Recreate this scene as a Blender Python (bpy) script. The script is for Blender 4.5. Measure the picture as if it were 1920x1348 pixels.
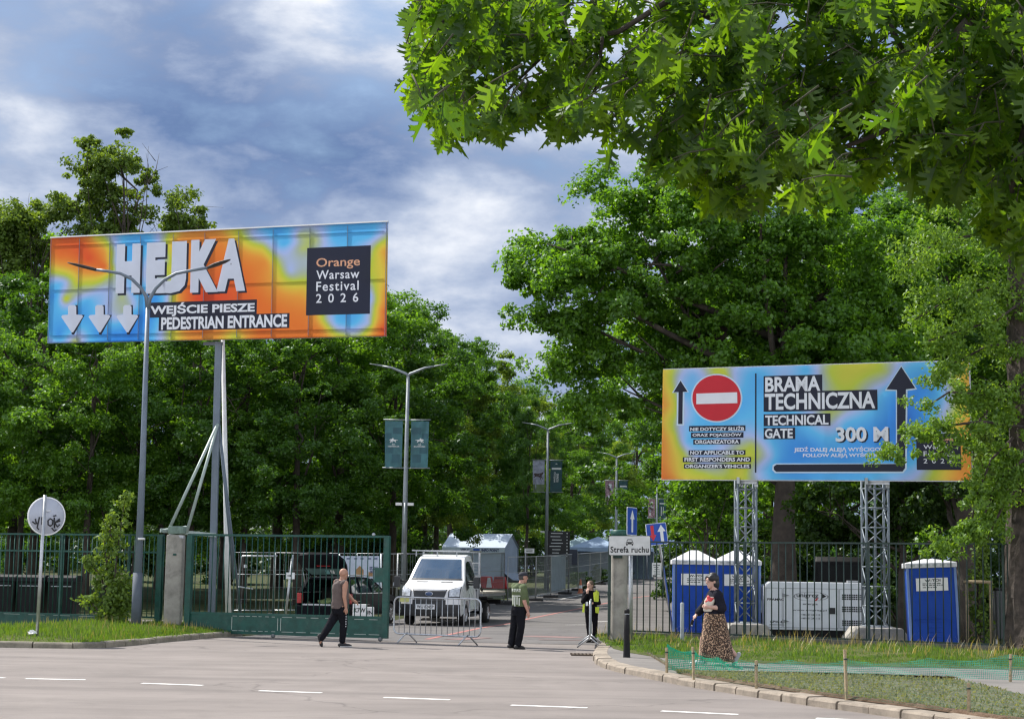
import bpy, bmesh, math, random
import numpy as np
from mathutils import Vector, Matrix, Euler

for o in list(bpy.data.objects): bpy.data.objects.remove(o)
S = bpy.context.scene
COL = S.collection
R = math.radians
rnd = random.Random(7)

# ------------------------------------------------------------------ camera, world, sun, exposure
F, CX, CY, EYE = 3300.0, 960.0, 674.0, 1.85      # focal length and centre in photo pixels, eye height in metres
TILT, ROLL = math.atan(390/3300), 0.016
fw = Vector((0, math.cos(TILT), math.sin(TILT)))
_r, _u = Vector((1, 0, 0)), Vector((0, -math.sin(TILT), math.cos(TILT)))
rt = _r*math.cos(ROLL) + _u*math.sin(ROLL)
up = -_r*math.sin(ROLL) + _u*math.cos(ROLL)
cam = bpy.data.objects.new('camera', bpy.data.cameras.new('camera'))
COL.objects.link(cam)
m = Matrix((rt, up, -fw)).transposed().to_4x4(); m.translation = (0, 0, EYE)
cam.matrix_world = m
cam.data.sensor_width = 36; cam.data.lens = F/1920*36
cam.data.clip_end = 3000; cam.data.clip_start = 0.1
S.camera = cam
S.render.engine = 'CYCLES'
S.cycles.use_denoising = True; S.cycles.pixel_filter_type = 'BLACKMAN_HARRIS'; S.cycles.filter_width = 1.3
S.cycles.max_bounces = 6; S.cycles.diffuse_bounces = 3; S.cycles.glossy_bounces = 3
S.cycles.transmission_bounces = 4; S.cycles.transparent_max_bounces = 16
S.cycles.use_adaptive_sampling = True; S.cycles.adaptive_threshold = 0.015
S.view_settings.view_transform = 'Standard'; S.view_settings.look = 'None'
S.view_settings.exposure = 0.62; S.view_settings.gamma = 1

SUN_EL, SUN_AZ = R(52), math.atan2(-0.78, 0.62)    # azimuth clockwise from +Y
sdir = Vector((math.sin(SUN_AZ)*math.cos(SUN_EL), math.cos(SUN_AZ)*math.cos(SUN_EL), math.sin(SUN_EL)))
sun = bpy.data.objects.new('sun', bpy.data.lights.new('sun', 'SUN'))
COL.objects.link(sun)
sun.data.energy = 4.7; sun.data.angle = R(0.53); sun.data.color = (1, 0.95, 0.87)
sun.rotation_euler = sdir.to_track_quat('Z', 'Y').to_euler(); sun.location = sdir*80

def nn(nt, t, **kw):
    n = nt.nodes.new(t)
    for k, v in kw.items(): setattr(n, k, v)
    return n
def mth(nt, op, a, b=None, clamp=False):
    n = nt.nodes.new('ShaderNodeMath'); n.operation = op; n.use_clamp = clamp
    for i, x in enumerate((a, b)):
        if x is None: continue
        if isinstance(x, (int, float)): n.inputs[i].default_value = x
        else: nt.links.new(x, n.inputs[i])
    return n.outputs[0]
def ramp(nt, fac, stops, interp='LINEAR'):
    n = nt.nodes.new('ShaderNodeValToRGB'); e = n.color_ramp.elements; n.color_ramp.interpolation = interp
    while len(e) < len(stops): e.new(0.5)
    for i, (p, c) in enumerate(stops):
        e[i].position = p; e[i].color = (*c, 1) if len(c) == 3 else c
    nt.links.new(fac, n.inputs[0]); return n.outputs[0]
def noise(nt, vec, scale, detail=4, rough=0.5, dist=0):
    n = nt.nodes.new('ShaderNodeTexNoise')
    n.inputs['Scale'].default_value = scale; n.inputs['Detail'].default_value = detail
    n.inputs['Roughness'].default_value = rough; n.inputs['Distortion'].default_value = dist
    if vec is not None: nt.links.new(vec, n.inputs['Vector'])
    return n.outputs['Fac']
def mixc(nt, fac, a, b, mode='MIX'):
    n = nt.nodes.new('ShaderNodeMix'); n.data_type = 'RGBA'; n.blend_type = mode
    for i, x in ((0, fac), (6, a), (7, b)):
        if isinstance(x, (int, float)): n.inputs[i].default_value = x
        elif isinstance(x, tuple): n.inputs[i].default_value = (*x, 1) if len(x) == 3 else x
        else: nt.links.new(x, n.inputs[i])
    return n.outputs[2]

W = bpy.data.worlds.new('World'); S.world = W; W.use_nodes = True
nt = W.node_tree; nt.nodes.clear()
sky = nn(nt, 'ShaderNodeTexSky', sky_type='NISHITA', sun_disc=False, sun_elevation=SUN_EL, sun_rotation=SUN_AZ)
tc = nn(nt, 'ShaderNodeTexCoord'); sx = nn(nt, 'ShaderNodeSeparateXYZ')
nt.links.new(tc.outputs['Generated'], sx.inputs[0])
cb = nn(nt, 'ShaderNodeCombineXYZ')
nt.links.new(sx.outputs[0], cb.inputs[0]); nt.links.new(sx.outputs[1], cb.inputs[1])
nt.links.new(mth(nt, 'MULTIPLY', sx.outputs[2], 2.1), cb.inputs[2])       # banks lie flat: wider than they are high
n1 = noise(nt, cb.outputs[0], 6.0, 3, 0.5, 0.0)
n2 = noise(nt, cb.outputs[0], 13.0, 10, 0.57, 0.10)
def lobe(x, el, width, amt):          # a bank of cloud towards one compass direction
    d = Vector((math.sin(x)*math.cos(el), math.cos(x)*math.cos(el), math.sin(el)))
    v = nn(nt, 'ShaderNodeVectorMath', operation='DISTANCE'); nt.links.new(tc.outputs['Generated'], v.inputs[0]); v.inputs[1].default_value = d
    k = mth(nt, 'DIVIDE', v.outputs['Value'], width)
    return mth(nt, 'MULTIPLY', mth(nt, 'EXPONENT', mth(nt, 'MULTIPLY', mth(nt, 'MULTIPLY', k, k), -1)), amt)
den = mth(nt, 'ADD', mth(nt, 'MULTIPLY', n1, 0.50), mth(nt, 'ADD', mth(nt, 'MULTIPLY', n2, 1.05), -0.25))
for args in ((R(-5.2), R(18.6), 0.062, 0.42), (R(-15), R(17.5), 0.06, 0.10), (R(-9.5), R(13.4), 0.062, -0.20), (R(-5.2), R(13.9), 0.05, -0.16), (R(-13), R(15.3), 0.05, -0.06), (R(-16), R(13.4), 0.03, 0.10), (R(-8), R(8.5), 0.09, 0.12), (R(0), R(8), 0.08, 0.08),
             (R(-17), R(12), 0.04, 0.08), (R(-2), R(9), 0.06, 0.06), (R(4), R(17), 0.07, 0.30), (R(-11), R(11), 0.03, 0.05)):
    den = mth(nt, 'ADD', den, lobe(*args))
cloud = ramp(nt, den, ((0.26, (0.072, 0.125, 0.250)), (0.40, (0.112, 0.172, 0.315)), (0.52, (0.200, 0.257, 0.388)), (0.66, (0.315, 0.37, 0.485)), (0.92, (0.64, 0.66, 0.70))))
bgc = nn(nt, 'ShaderNodeBackground'); bgc.inputs[1].default_value = 0.09
skyc = nt.links.new(sky.outputs[0], bgc.inputs[0])
# unseen bright cloud overhead and to the south, added to light the shaded fronts; the grey bank is to the north
south = mth(nt, 'ADD', mth(nt, 'MULTIPLY', mth(nt, 'SUBTRACT', 0.75, sx.outputs[1]), 0.95, True), mth(nt, 'MULTIPLY', mth(nt, 'SUBTRACT', sx.outputs[2], 0.38), 1.2, True), True)
cloud = mixc(nt, south, cloud, ramp(nt, n2, ((0.38, (0.32, 0.42, 0.66)), (0.50, (1.05, 1.09, 1.16)), (0.64, (1.85, 1.85, 1.85)))))
bg2 = nn(nt, 'ShaderNodeBackground'); nt.links.new(cloud, bg2.inputs[0]); bg2.inputs[1].default_value = 1.0
# the bank of cloud covers the low sky to the north; overhead the blue shows between the clouds
cover = ramp(nt, mth(nt, 'ADD', mth(nt, 'MULTIPLY', sx.outputs[2], -1.0), mth(nt, 'MULTIPLY', n2, 1.1)), ((0.0, (0.25,)*3), (0.30, (1.0,)*3)))
mx = nn(nt, 'ShaderNodeMixShader'); nt.links.new(cover, mx.inputs[0]); nt.links.new(bgc.outputs[0], mx.inputs[1]); nt.links.new(bg2.outputs[0], mx.inputs[2])
wo = nn(nt, 'ShaderNodeOutputWorld'); nt.links.new(mx.outputs[0], wo.inputs[0])

# ------------------------------------------------------------------ measuring: photo pixel -> point in the place
def zt(y):                       # the ground: level to the gate, then a gentle rise
    t = max(0.0, y-58); return min(1.25, 0.018*max(0, t-3) + (0.018*t*t/6 if t < 3 else 0.027) if t > 0 else 0)
def ray(px, py): return fw + rt*((px-CX)/F) - up*((py-CY)/F)
def P(px, py, Y):
    d = ray(px, py); return Vector((0, 0, EYE)) + d*(Y/d.y)
def G(px, py, z=0.0):
    d = ray(px, py); k = 0
    Y = 40.0
    for _ in range(60):
        h = zt(Y) + z
        yn = (h-EYE)/d.z*d.y if d.z < -1e-5 else 250
        Y = Y*0.5 + min(max(yn, 1), 260)*0.5
    p = Vector((0, 0, EYE)) + d*(Y/d.y); p.z = zt(Y)+z; return p
def X(px, Y): return P(px, 1064, Y).x            # sideways place of a column at a distance
def base(px, Y, z=0.0): return Vector((X(px, Y), Y, zt(Y)+z))
def sc(Y): return F/Y                             # photo pixels per metre

# ------------------------------------------------------------------ materials
MATS = {}
def mat(name, col, rough=0.6, metal=0.0, var=0.12, vs=4.0, bump=0.0, bs=60.0, spec=0.5, dirt=None, coat=0.0):
    if name in MATS: return MATS[name]
    M = bpy.data.materials.new(name); M.use_nodes = True; t = M.node_tree
    b = t.nodes['Principled BSDF']
    b.inputs['Roughness'].default_value = rough; b.inputs['Metallic'].default_value = metal
    b.inputs['Specular IOR Level'].default_value = spec; b.inputs['Coat Weight'].default_value = coat
    tcn = nn(t, 'ShaderNodeTexCoord'); v = tcn.outputs['Object']
    n = noise(t, v, vs, 6, 0.6)
    lo = tuple(max(0, c*(1-var*1.3)) for c in col); hi = tuple(min(1, c*(1+var)) for c in col)
    c = ramp(t, n, ((0.3, lo), (0.7, hi)))
    if dirt:                      # streaks and grime that belong to the thing
        n2 = noise(t, v, dirt[1], 8, 0.7, 0.4)
        c = mixc(t, mth(t, 'MULTIPLY', ramp(t, n2, ((0.5, (0,)*3), (0.72, (1,)*3))), dirt[2]), c, dirt[0])
    t.links.new(c, b.inputs['Base Color'])
    t.links.new(mth(t, 'ADD', mth(t, 'MULTIPLY', n, 0.2), rough-0.1), b.inputs['Roughness'])
    if bump:
        bn = nn(t, 'ShaderNodeBump'); bn.inputs['Strength'].default_value = bump; bn.inputs['Distance'].default_value = 0.02
        t.links.new(noise(t, v, bs, 5, 0.65), bn.inputs['Height']); t.links.new(bn.outputs[0], b.inputs['Normal'])
    MATS[name] = M; return M
def leafmat(name, dark, light, trans, yell=0.12, gloss=0.07):
    M = bpy.data.materials.new(name); M.use_nodes = True; t = M.node_tree; t.nodes.clear()
    g = nn(t, 'ShaderNodeNewGeometry'); oi = nn(t, 'ShaderNodeObjectInfo')
    a = mth(t, 'ADD', mth(t, 'MULTIPLY', g.outputs['Random Per Island'], 0.62), mth(t, 'MULTIPLY', oi.outputs['Random'], 0.38))
    c = ramp(t, a, ((0.0, dark), (0.85, light), (1.0, tuple(x*(1+yell*k) for x, k in zip(light, (3, 2, 1))))))
    d = nn(t, 'ShaderNodeBsdfDiffuse'); t.links.new(c, d.inputs[0])
    tr = nn(t, 'ShaderNodeBsdfTranslucent')
    t.links.new(mixc(t, 1.0, c, (1.9, 1.75, 0.55), 'MULTIPLY'), tr.inputs[0])
    gl = nn(t, 'ShaderNodeBsdfGlossy'); gl.inputs[1].default_value = 0.42; gl.inputs[0].default_value = (0.9, 0.95, 1, 1)
    m1 = nn(t, 'ShaderNodeMixShader'); m1.inputs[0].default_value = trans
    t.links.new(d.outputs[0], m1.inputs[1]); t.links.new(tr.outputs[0], m1.inputs[2])
    m2 = nn(t, 'ShaderNodeMixShader'); m2.inputs[0].default_value = gloss
    t.links.new(m1.outputs[0], m2.inputs[1]); t.links.new(gl.outputs[0], m2.inputs[2])
    o = nn(t, 'ShaderNodeOutputMaterial'); t.links.new(m2.outputs[0], o.inputs[0])
    return M
def glass(name, tint=(0.02, 0.03, 0.035), rough=0.04):
    if name in MATS: return MATS[name]
    M = mat(name, tint, rough, 0, 0.05, 1, spec=0.9); return M

# ------------------------------------------------------------------ mesh helpers
class MB:
    def __init__(s): s.v = []; s.f = []; s.smooth = []
    def add(s, vs, fs, sm=False):
        o = len(s.v); s.v += [tuple(v) for v in vs]; s.f += [tuple(i+o for i in f) for f in fs]; s.smooth += [sm]*len(fs); return s
    def box(s, c, d, rot=None, bev=0.0):
        c = Vector(c); hx, hy, hz = (x/2 for x in d)
        if bev:
            bm = bmesh.new(); bmesh.ops.create_cube(bm, size=1); bmesh.ops.scale(bm, vec=d, verts=bm.verts)
            bmesh.ops.bevel(bm, geom=bm.edges[:], offset=bev, segments=2, affect='EDGES', profile=0.6)
            bm.verts.index_update(); vs = [v.co.copy() for v in bm.verts]; fs = [[v.index for v in f.verts] for f in bm.faces]; bm.free()
        else:
            vs = [Vector((x, y, z)) for x in (-hx, hx) for y in (-hy, hy) for z in (-hz, hz)]
            fs = [(0, 1, 3, 2), (4, 6, 7, 5), (0, 4, 5, 1), (2, 3, 7, 6), (0, 2, 6, 4), (1, 5, 7, 3)]
        if rot is not None:
            q = rot if isinstance(rot, Matrix) else Euler(rot).to_matrix(); vs = [q @ v for v in vs]
        return s.add([v+c for v in vs], fs)
    def bar(s, a, b, w, d=None):       # a square bar between two points
        a, b = Vector(a), Vector(b); d = d or w; z = (b-a).normalized()
        x = Vector((1, 0, 0)) if abs(z.x) < 0.9 else Vector((0, 1, 0))
        y = z.cross(x).normalized(); x = y.cross(z)
        vs = [p + x*(i*w/2) + y*(j*d/2) for p in (a, b) for i, j in ((-1, -1), (1, -1), (1, 1), (-1, 1))]
        return s.add(vs, [(3, 2, 1, 0), (4, 5, 6, 7), (0, 1, 5, 4), (1, 2, 6, 5), (2, 3, 7, 6), (3, 0, 4, 7)])
    def tube(s, pts, r, n=8, cap=True):
        pts = [Vector(p) for p in pts]; k = len(pts); rs = r if isinstance(r, (list, tuple)) else [r]*k
        vs = []; x = None
        for i, p in enumerate(pts):
            t = (pts[min(i+1, k-1)] - pts[max(i-1, 0)]).normalized()
            if x is None: x = t.orthogonal().normalized()
            x = (x - t*x.dot(t)).normalized(); y = t.cross(x)
            for j in range(n):
                a = 2*math.pi*j/n; vs.append(p + (x*math.cos(a)+y*math.sin(a))*rs[i])
        fs = [(i*n+j, i*n+(j+1) % n, (i+1)*n+(j+1) % n, (i+1)*n+j) for i in range(k-1) for j in range(n)]
        s.add(vs, fs, True)
        if cap:
            o = len(s.v)-len(vs); s.f += [tuple(o+j for j in reversed(range(n))), tuple(o+(k-1)*n+j for j in range(n))]; s.smooth += [False]*2
        return s
    def lathe(s, prof, n=20, c=(0, 0, 0), axis='z', sm=True):
        c = Vector(c); vs = []
        for r, h in prof:
            for j in range(n):
                a = 2*math.pi*j/n
                q = (r*math.cos(a), r*math.sin(a), h)
                vs.append(c + Vector(q if axis == 'z' else ((h, q[0], q[1]) if axis == 'x' else (q[0], h, q[1]))))
        k = len(prof)
        fs = [(i*n+j, i*n+(j+1) % n, (i+1)*n+(j+1) % n, (i+1)*n+j) for i in range(k-1) for j in range(n)]
        return s.add(vs, fs, sm)
    def prism(s, outline, a, b, plane='xz'):      # outline extruded from a to b along the axis left over
        def q(u, v, w): return (u, w, v) if plane == 'xz' else ((w, u, v) if plane == 'yz' else (u, v, w))
        n = len(outline); vs = [q(u, v, a) for u, v in outline] + [q(u, v, b) for u, v in outline]
        return s.add(vs, [tuple(range(n-1, -1, -1)), tuple(range(n, 2*n))] + [(i, (i+1) % n, n+(i+1) % n, n+i) for i in range(n)])
    def quad(s, *p): return s.add(p, [tuple(range(len(p)))])
    def sphere(s, c, r, n=10, k=7):
        r = (r, r, r) if isinstance(r, (int, float)) else r
        vs = []; c = Vector(c)
        for i in range(k+1):
            t = math.pi*i/k
            for j in range(n):
                a = 2*math.pi*j/n; vs.append(c+Vector((r[0]*math.sin(t)*math.cos(a), r[1]*math.sin(t)*math.sin(a), r[2]*math.cos(t))))
        return s.add(vs, [(i*n+j, (i+1)*n+j, (i+1)*n+(j+1) % n, i*n+(j+1) % n) for i in range(k) for j in range(n)], True)
    def map(s, fn): s.v = [tuple(fn(Vector(v))) for v in s.v]; return s
    def build(s, name, m, parent=None, bevel=0.0, fix=True, label=None):
        me = bpy.data.meshes.new(name); me.from_pydata(s.v, [], s.f)
        me.polygons.foreach_set('use_smooth', s.smooth[:len(me.polygons)] if len(s.smooth) == len(me.polygons) else [False]*len(me.polygons))
        if fix:
            bm = bmesh.new(); bm.from_mesh(me); bmesh.ops.recalc_face_normals(bm, faces=bm.faces); bm.to_mesh(me); bm.free()
        me.materials.append(m); o = bpy.data.objects.new(name, me); COL.objects.link(o)
        if parent: o.parent = parent
        if bevel:
            b = o.modifiers.new('bevel', 'BEVEL'); b.width = bevel; b.segments = 2; b.limit_method = 'ANGLE'; b.angle_limit = R(35)
        if label: o['label'] = label
        return o
def npmesh(name, verts, faces_flat, sizes, m, parent=None, smooth=False):
    me = bpy.data.meshes.new(name)
    me.vertices.add(len(verts)); me.vertices.foreach_set('co', np.asarray(verts, np.float32).ravel())
    me.loops.add(len(faces_flat)); me.loops.foreach_set('vertex_index', np.asarray(faces_flat, np.int32))
    sizes = np.asarray(sizes, np.int32); st = np.concatenate(([0], np.cumsum(sizes)[:-1])).astype(np.int32)
    me.polygons.add(len(sizes)); me.polygons.foreach_set('loop_start', st); me.polygons.foreach_set('loop_total', sizes)
    if smooth: me.polygons.foreach_set('use_smooth', np.ones(len(sizes), bool))
    me.update(calc_edges=True); me.validate()
    me.materials.append(m); o = bpy.data.objects.new(name, me); COL.objects.link(o)
    if parent: o.parent = parent
    return o
def thing(name, label, cat, loc=(0, 0, 0), rotz=0.0, group=None):
    o = bpy.data.objects.new(name, None); COL.objects.link(o); o.empty_display_size = 0.2
    o.location = loc; o.rotation_euler = (0, 0, rotz); tag(o, label, cat, group); return o
def tag(o, label=None, cat=None, group=None, kind=None):
    if label: o['label'] = label
    if cat: o['category'] = cat
    if group: o['group'] = group
    if kind: o['kind'] = kind
    return o
def dup(root, loc, rotz=0.0, label=None, scale=None, group=None):
    r = root.copy(); COL.objects.link(r); r.location = loc; r.rotation_euler = (0, 0, rotz)
    if scale: r.scale = scale
    if label: r['label'] = label
    if group: r['group'] = group
    for ch in list(root.children):
        c = ch.copy(); COL.objects.link(c); c.parent = r
        for g in list(ch.children):
            d = g.copy(); COL.objects.link(d); d.parent = c
    return r
def struct(o): o['kind'] = 'structure'; return o

_tc = {}
def textmesh(body, bold=0.0, space=1.0):
    k = (body, bold, space)
    if k not in _tc:
        cu = bpy.data.curves.new('t', 'FONT'); cu.body = body; cu.size = 1; cu.offset = bold; cu.resolution_u = 3; cu.space_character = space; cu.space_line = 0.95
        ob = bpy.data.objects.new('t', cu); COL.objects.link(ob)
        me = bpy.data.meshes.new_from_object(ob.evaluated_get(bpy.context.evaluated_depsgraph_get()))
        vs = np.array([v.co[:] for v in me.vertices]); fs = [tuple(p.vertices) for p in me.polygons]
        bpy.data.objects.remove(ob); bpy.data.curves.remove(cu); bpy.data.meshes.remove(me)
        lo, hi = vs.min(0), vs.max(0); vs = (vs-lo)/np.where(hi-lo > 1e-6, hi-lo, 1)
        _tc[k] = (vs, fs, (hi-lo))
    return _tc[k]
def put_text(mb, body, rect, fn, bold=0.0, space=1.0, mirror=False):   # rect (x0, y0, x1, y1), y1 the top; fn (x, y) -> point
    vs, fs, _ = textmesh(body, bold, space); x0, y0, x1, y1 = rect
    mb.add([fn(x0+(x1-x0)*((1-v[0]) if mirror else v[0]), y0+(y1-y0)*v[1]) for v in vs], fs); return mb
# ------------------------------------------------------------------ ground and roads
GREEN = mat('gate_green', (0.009, 0.072, 0.055), 0.45, 0, 0.25, 5, 0, spec=0.4, dirt=((0.10, 0.13, 0.11), 3, 0.35))
DARKGREEN = mat('fence_green', (0.012, 0.035, 0.028), 0.5, 0, 0.25, 6)
CONC = mat('concrete', (0.36, 0.34, 0.30), 0.9, 0, 0.22, 2.5, 0.5, 90, dirt=((0.10, 0.10, 0.085), 2.2, 0.6))
STEEL = mat('galvanised_steel', (0.46, 0.48, 0.50), 0.42, 0.75, 0.15, 8)
STEELB = mat('grey_blue_paint', (0.13, 0.165, 0.205), 0.45, 0.1, 0.12, 3)
WHITE = mat('white_paint', (0.78, 0.78, 0.77), 0.4, 0, 0.05, 3)
BLACK = mat('black_plastic', (0.012, 0.012, 0.013), 0.6, 0, 0.2, 5, spec=0.2)
RUBBER = mat('rubber', (0.02, 0.02, 0.02), 0.85, 0, 0.2, 8)
RED = mat('red_plastic', (0.55, 0.03, 0.03), 0.45, 0, 0.1, 4)
WOOD = mat('weathered_wood', (0.36, 0.28, 0.17), 0.85, 0, 0.25, 14, 0.4, 60)
CHROME = mat('alloy', (0.55, 0.56, 0.58), 0.3, 0.9, 0.1, 5)

def ground_material(name, cols, scales, bump, bdist=0.03, bs=40):
    M = bpy.data.materials.new(name); M.use_nodes = True; t = M.node_tree; b = t.nodes['Principled BSDF']
    b.inputs['Roughness'].default_value = 0.95; b.inputs['Specular IOR Level'].default_value = 0.15
    g = nn(t, 'ShaderNodeNewGeometry'); v = g.outputs['Position']
    a = noise(t, v, scales[0], 5, 0.6, 0.3); c = noise(t, v, scales[1], 6, 0.7)
    f = mth(t, 'ADD', mth(t, 'MULTIPLY', a, 0.6), mth(t, 'MULTIPLY', c, 0.4))
    k = len(cols); t.links.new(ramp(t, f, [(0.32+0.36*i/(k-1), cc) for i, cc in enumerate(cols)]), b.inputs['Base Color'])
    bn = nn(t, 'ShaderNodeBump'); bn.inputs['Strength'].default_value = bump; bn.inputs['Distance'].default_value = bdist
    t.links.new(noise(t, v, bs, 6, 0.7), bn.inputs['Height']); t.links.new(bn.outputs[0], b.inputs['Normal'])
    return M
def asphalt(name, lo, hi, tone, streak):
    M = bpy.data.materials.new(name); M.use_nodes = True; t = M.node_tree; b = t.nodes['Principled BSDF']
    b.inputs['Specular IOR Level'].default_value = 0.3
    g = nn(t, 'ShaderNodeNewGeometry'); v = g.outputs['Position']
    mp = nn(t, 'ShaderNodeMapping'); mp.inputs['Scale'].default_value = (0.16, 1.1, 1); mp.inputs['Rotation'].default_value = (0, 0, R(streak)); t.links.new(v, mp.inputs[0])
    big = noise(t, mp.outputs[0], 0.9, 6, 0.62, 0.4); grain = noise(t, v, 55, 3, 0.8); mid = noise(t, v, 0.55, 5, 0.6, 0.6)
    f = mth(t, 'ADD', mth(t, 'ADD', mth(t, 'MULTIPLY', big, 0.5), mth(t, 'MULTIPLY', mid, 0.35)), mth(t, 'MULTIPLY', grain, 0.15))
    c = ramp(t, f, ((0.34, lo), (0.5, tone), (0.66, hi)))
    # hairline cracks and a few patches of old tar
    vo = nn(t, 'ShaderNodeTexVoronoi', feature='DISTANCE_TO_EDGE'); vo.inputs['Scale'].default_value = 0.13
    wv = nn(t, 'ShaderNodeVectorMath', operation='ADD'); t.links.new(v, wv.inputs[0])
    nz = nn(t, 'ShaderNodeTexNoise'); nz.inputs['Scale'].default_value = 0.8; nz.inputs['Detail'].default_value = 6; t.links.new(v, nz.inputs['Vector'])
    sv = nn(t, 'ShaderNodeVectorMath', operation='SCALE'); t.links.new(nz.outputs['Color'], sv.inputs[0]); sv.inputs['Scale'].default_value = 1.6
    t.links.new(sv.outputs[0], wv.inputs[1]); t.links.new(wv.outputs[0], vo.inputs['Vector'])
    cr = ramp(t, vo.outputs['Distance'], ((0.0, (0.45,)*3), (0.006, (0.0,)*3)))
    cr = mth(t, 'MULTIPLY', cr, ramp(t, noise(t, v, 0.2, 2), ((0.44, (0,)*3), (0.54, (1,)*3))))
    st = mth(t, 'MULTIPLY', ramp(t, noise(t, v, 0.75, 6, .7, 1.0), ((0.52, (0,)*3), (0.74, (1,)*3))), 0.30)
    c = mixc(t, st, c, tuple(x*0.62 for x in lo))
    c = mixc(t, cr, c, tuple(x*0.3 for x in lo))
    t.links.new(c, b.inputs['Base Color']); b.inputs['Roughness'].default_value = 0.88
    bn = nn(t, 'ShaderNodeBump'); bn.inputs['Strength'].default_value = 0.35; bn.inputs['Distance'].default_value = 0.008
    t.links.new(noise(t, v, 120, 3, 0.8), bn.inputs['Height']); t.links.new(bn.outputs[0], b.inputs['Normal'])
    return M
SOIL = ground_material('park_ground', ((0.030, 0.034, 0.016), (0.052, 0.060, 0.024), (0.075, 0.105, 0.030)), (0.35, 3.0), 0.8)
ROADM = asphalt('pale_asphalt', (0.140, 0.124, 0.116), (0.240, 0.213, 0.198), (0.192, 0.170, 0.158), 4)
ROADD = asphalt('dark_asphalt', (0.085, 0.080, 0.080), (0.165, 0.155, 0.150), (0.125, 0.118, 0.116), -80)
PAVE = asphalt('pavement_asphalt', (0.125, 0.118, 0.112), (0.225, 0.21, 0.195), (0.175, 0.163, 0.153), 0)
KERBM = mat('kerb_stone', (0.29, 0.245, 0.195), 0.9, 0, 0.25, 3.5, 0.6, 70, dirt=((0.11, 0.09, 0.07), 4, 0.7))
KERBD = mat('old_kerb_stone', (0.25, 0.225, 0.175), 0.9, 0, 0.3, 3.5, 0.6, 70, dirt=((0.05, 0.055, 0.03), 3, 0.7))

ys = [-30, 0, 20, 40, 56, 58, 59, 60, 61, 62, 64, 70, 80, 95, 110, 130, 160, 220, 400, 900]
g = MB(); xs = [-700, -200, -60, -20, 0, 20, 60, 200, 700]
g.v = [(x, y, zt(y)) for y in ys for x in xs]; k = len(xs)
g.f = [(j*k+i, j*k+i+1, (j+1)*k+i+1, (j+1)*k+i) for j in range(len(ys)-1) for i in range(k-1)]
struct(g.build('ground', SOIL))
DR = 0.182                                     # the avenue runs off a little to the right
def av(x, y): return x + DR*(y-45)
g = MB(); g.quad((-70, -20, .006), (70, -20, .006), (70, 30, .006), (5.0, 43.4, .006), (-6.5, 45.4, .006), (-70, 45.6, .006))
struct(g.build('road', ROADM))
g = MB(); yl = [43.2, 50, 56, 58, 59, 60, 61, 62, 64, 70, 80, 95, 110, 130, 160, 230]
g.v = [(av(x, y), y + (0.0 if y > 44 else (1.2 if x < 0 else 0)), zt(y)+.012) for y in yl for x in (-6.6, 6.0)]
g.f = [(2*i, 2*i+1, 2*i+3, 2*i+2) for i in range(len(yl)-1)]
struct(g.build('avenue_road', ROADD))
# a side path behind the left fence
g = MB(); g.v = [(-40, 52, .01), (av(-6.7, 52), 52.5, .01), (av(-6.7, 57), 57, .01), (-40, 57.6, .01)]; g.f = [(0, 1, 2, 3)]
struct(g.build('side_path', ROADM))

# kerbs: real stones along the two curved edges
def walk(pts, step):
    pts = [Vector(p) for p in pts]; out = [pts[0].copy()]; acc = 0
    fine = []
    for i in range(len(pts)-1):
        p0 = pts[max(i-1, 0)]; p1, p2 = pts[i], pts[i+1]; p3 = pts[min(i+2, len(pts)-1)]
        for q in range(24):
            t = q/24; fine.append(0.5*((2*p1) + (p2-p0)*t + (2*p0-5*p1+4*p2-p3)*t*t + (3*p1-p0-3*p2+p3)*t**3))
    fine.append(pts[-1])
    for a, b in zip(fine, fine[1:]):
        d = (b-a).length
        while acc + d >= step:
            a = a + (b-a).normalized()*(step-acc); d = (b-a).length; acc = 0; out.append(a.copy())
        acc += d
    return out, fine
def kerb(name, pts, side, h, w, step, m):      # stones stand from the road edge inwards
    st, fine = walk(pts, step); b = MB()
    for a, c in zip(st, st[1:]):
        t = (c-a).normalized(); n = Vector((-t.y, t.x, 0))*side; gap = t*0.018
        hh = h + rnd.uniform(-.012, .008); jit = rnd.uniform(-.008, .012); a2, c2 = a+gap+n*jit, c-gap+n*(jit+rnd.uniform(-.01, .01))
        prof = ((0, -.05), (0.004, hh-.03), (.03, hh), (w, hh+.004), (w, -.05))
        vs = [a2+n*p+Vector((0, 0, q)) for p, q in prof] + [c2+n*p+Vector((0, 0, q)) for p, q in prof]
        b.add(vs, [(0, 1, 2, 3, 4), (9, 8, 7, 6, 5)] + [(i, i+5, (i+1) % 5+5, (i+1) % 5) for i in range(5)])
    # mortar bed between the stones
    struct(b.build(name, m)); return fine
def offset(fine, side, w):
    out = []
    for i, p in enumerate(fine):
        t = (fine[min(i+1, len(fine)-1)]-fine[max(i-1, 0)]).normalized(); out.append(p+Vector((-t.y, t.x, 0))*side*w)
    return out
LK = [G(x, y) for x, y in ((-420, 1203), (-150, 1211), (0, 1214), (150, 1216), (230, 1212), (300, 1205), (380, 1198), (457, 1192))]
lf = kerb('kerb', LK, 1, .135, .14, 0.85, KERBD)
RK = [G(x, y) for x, y in ((1143, 1206), (1122, 1217), (1112, 1233), (1120, 1247), (1150, 1258), (1190, 1267), (1250, 1280), (1300, 1289), (1400, 1305), (1500, 1321), (1600, 1335), (1700, 1349), (1850, 1372), (2050, 1404), (2300, 1440))]
rf = kerb('kerb', RK, 1, .125, .30, 0.72, KERBM)

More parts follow.
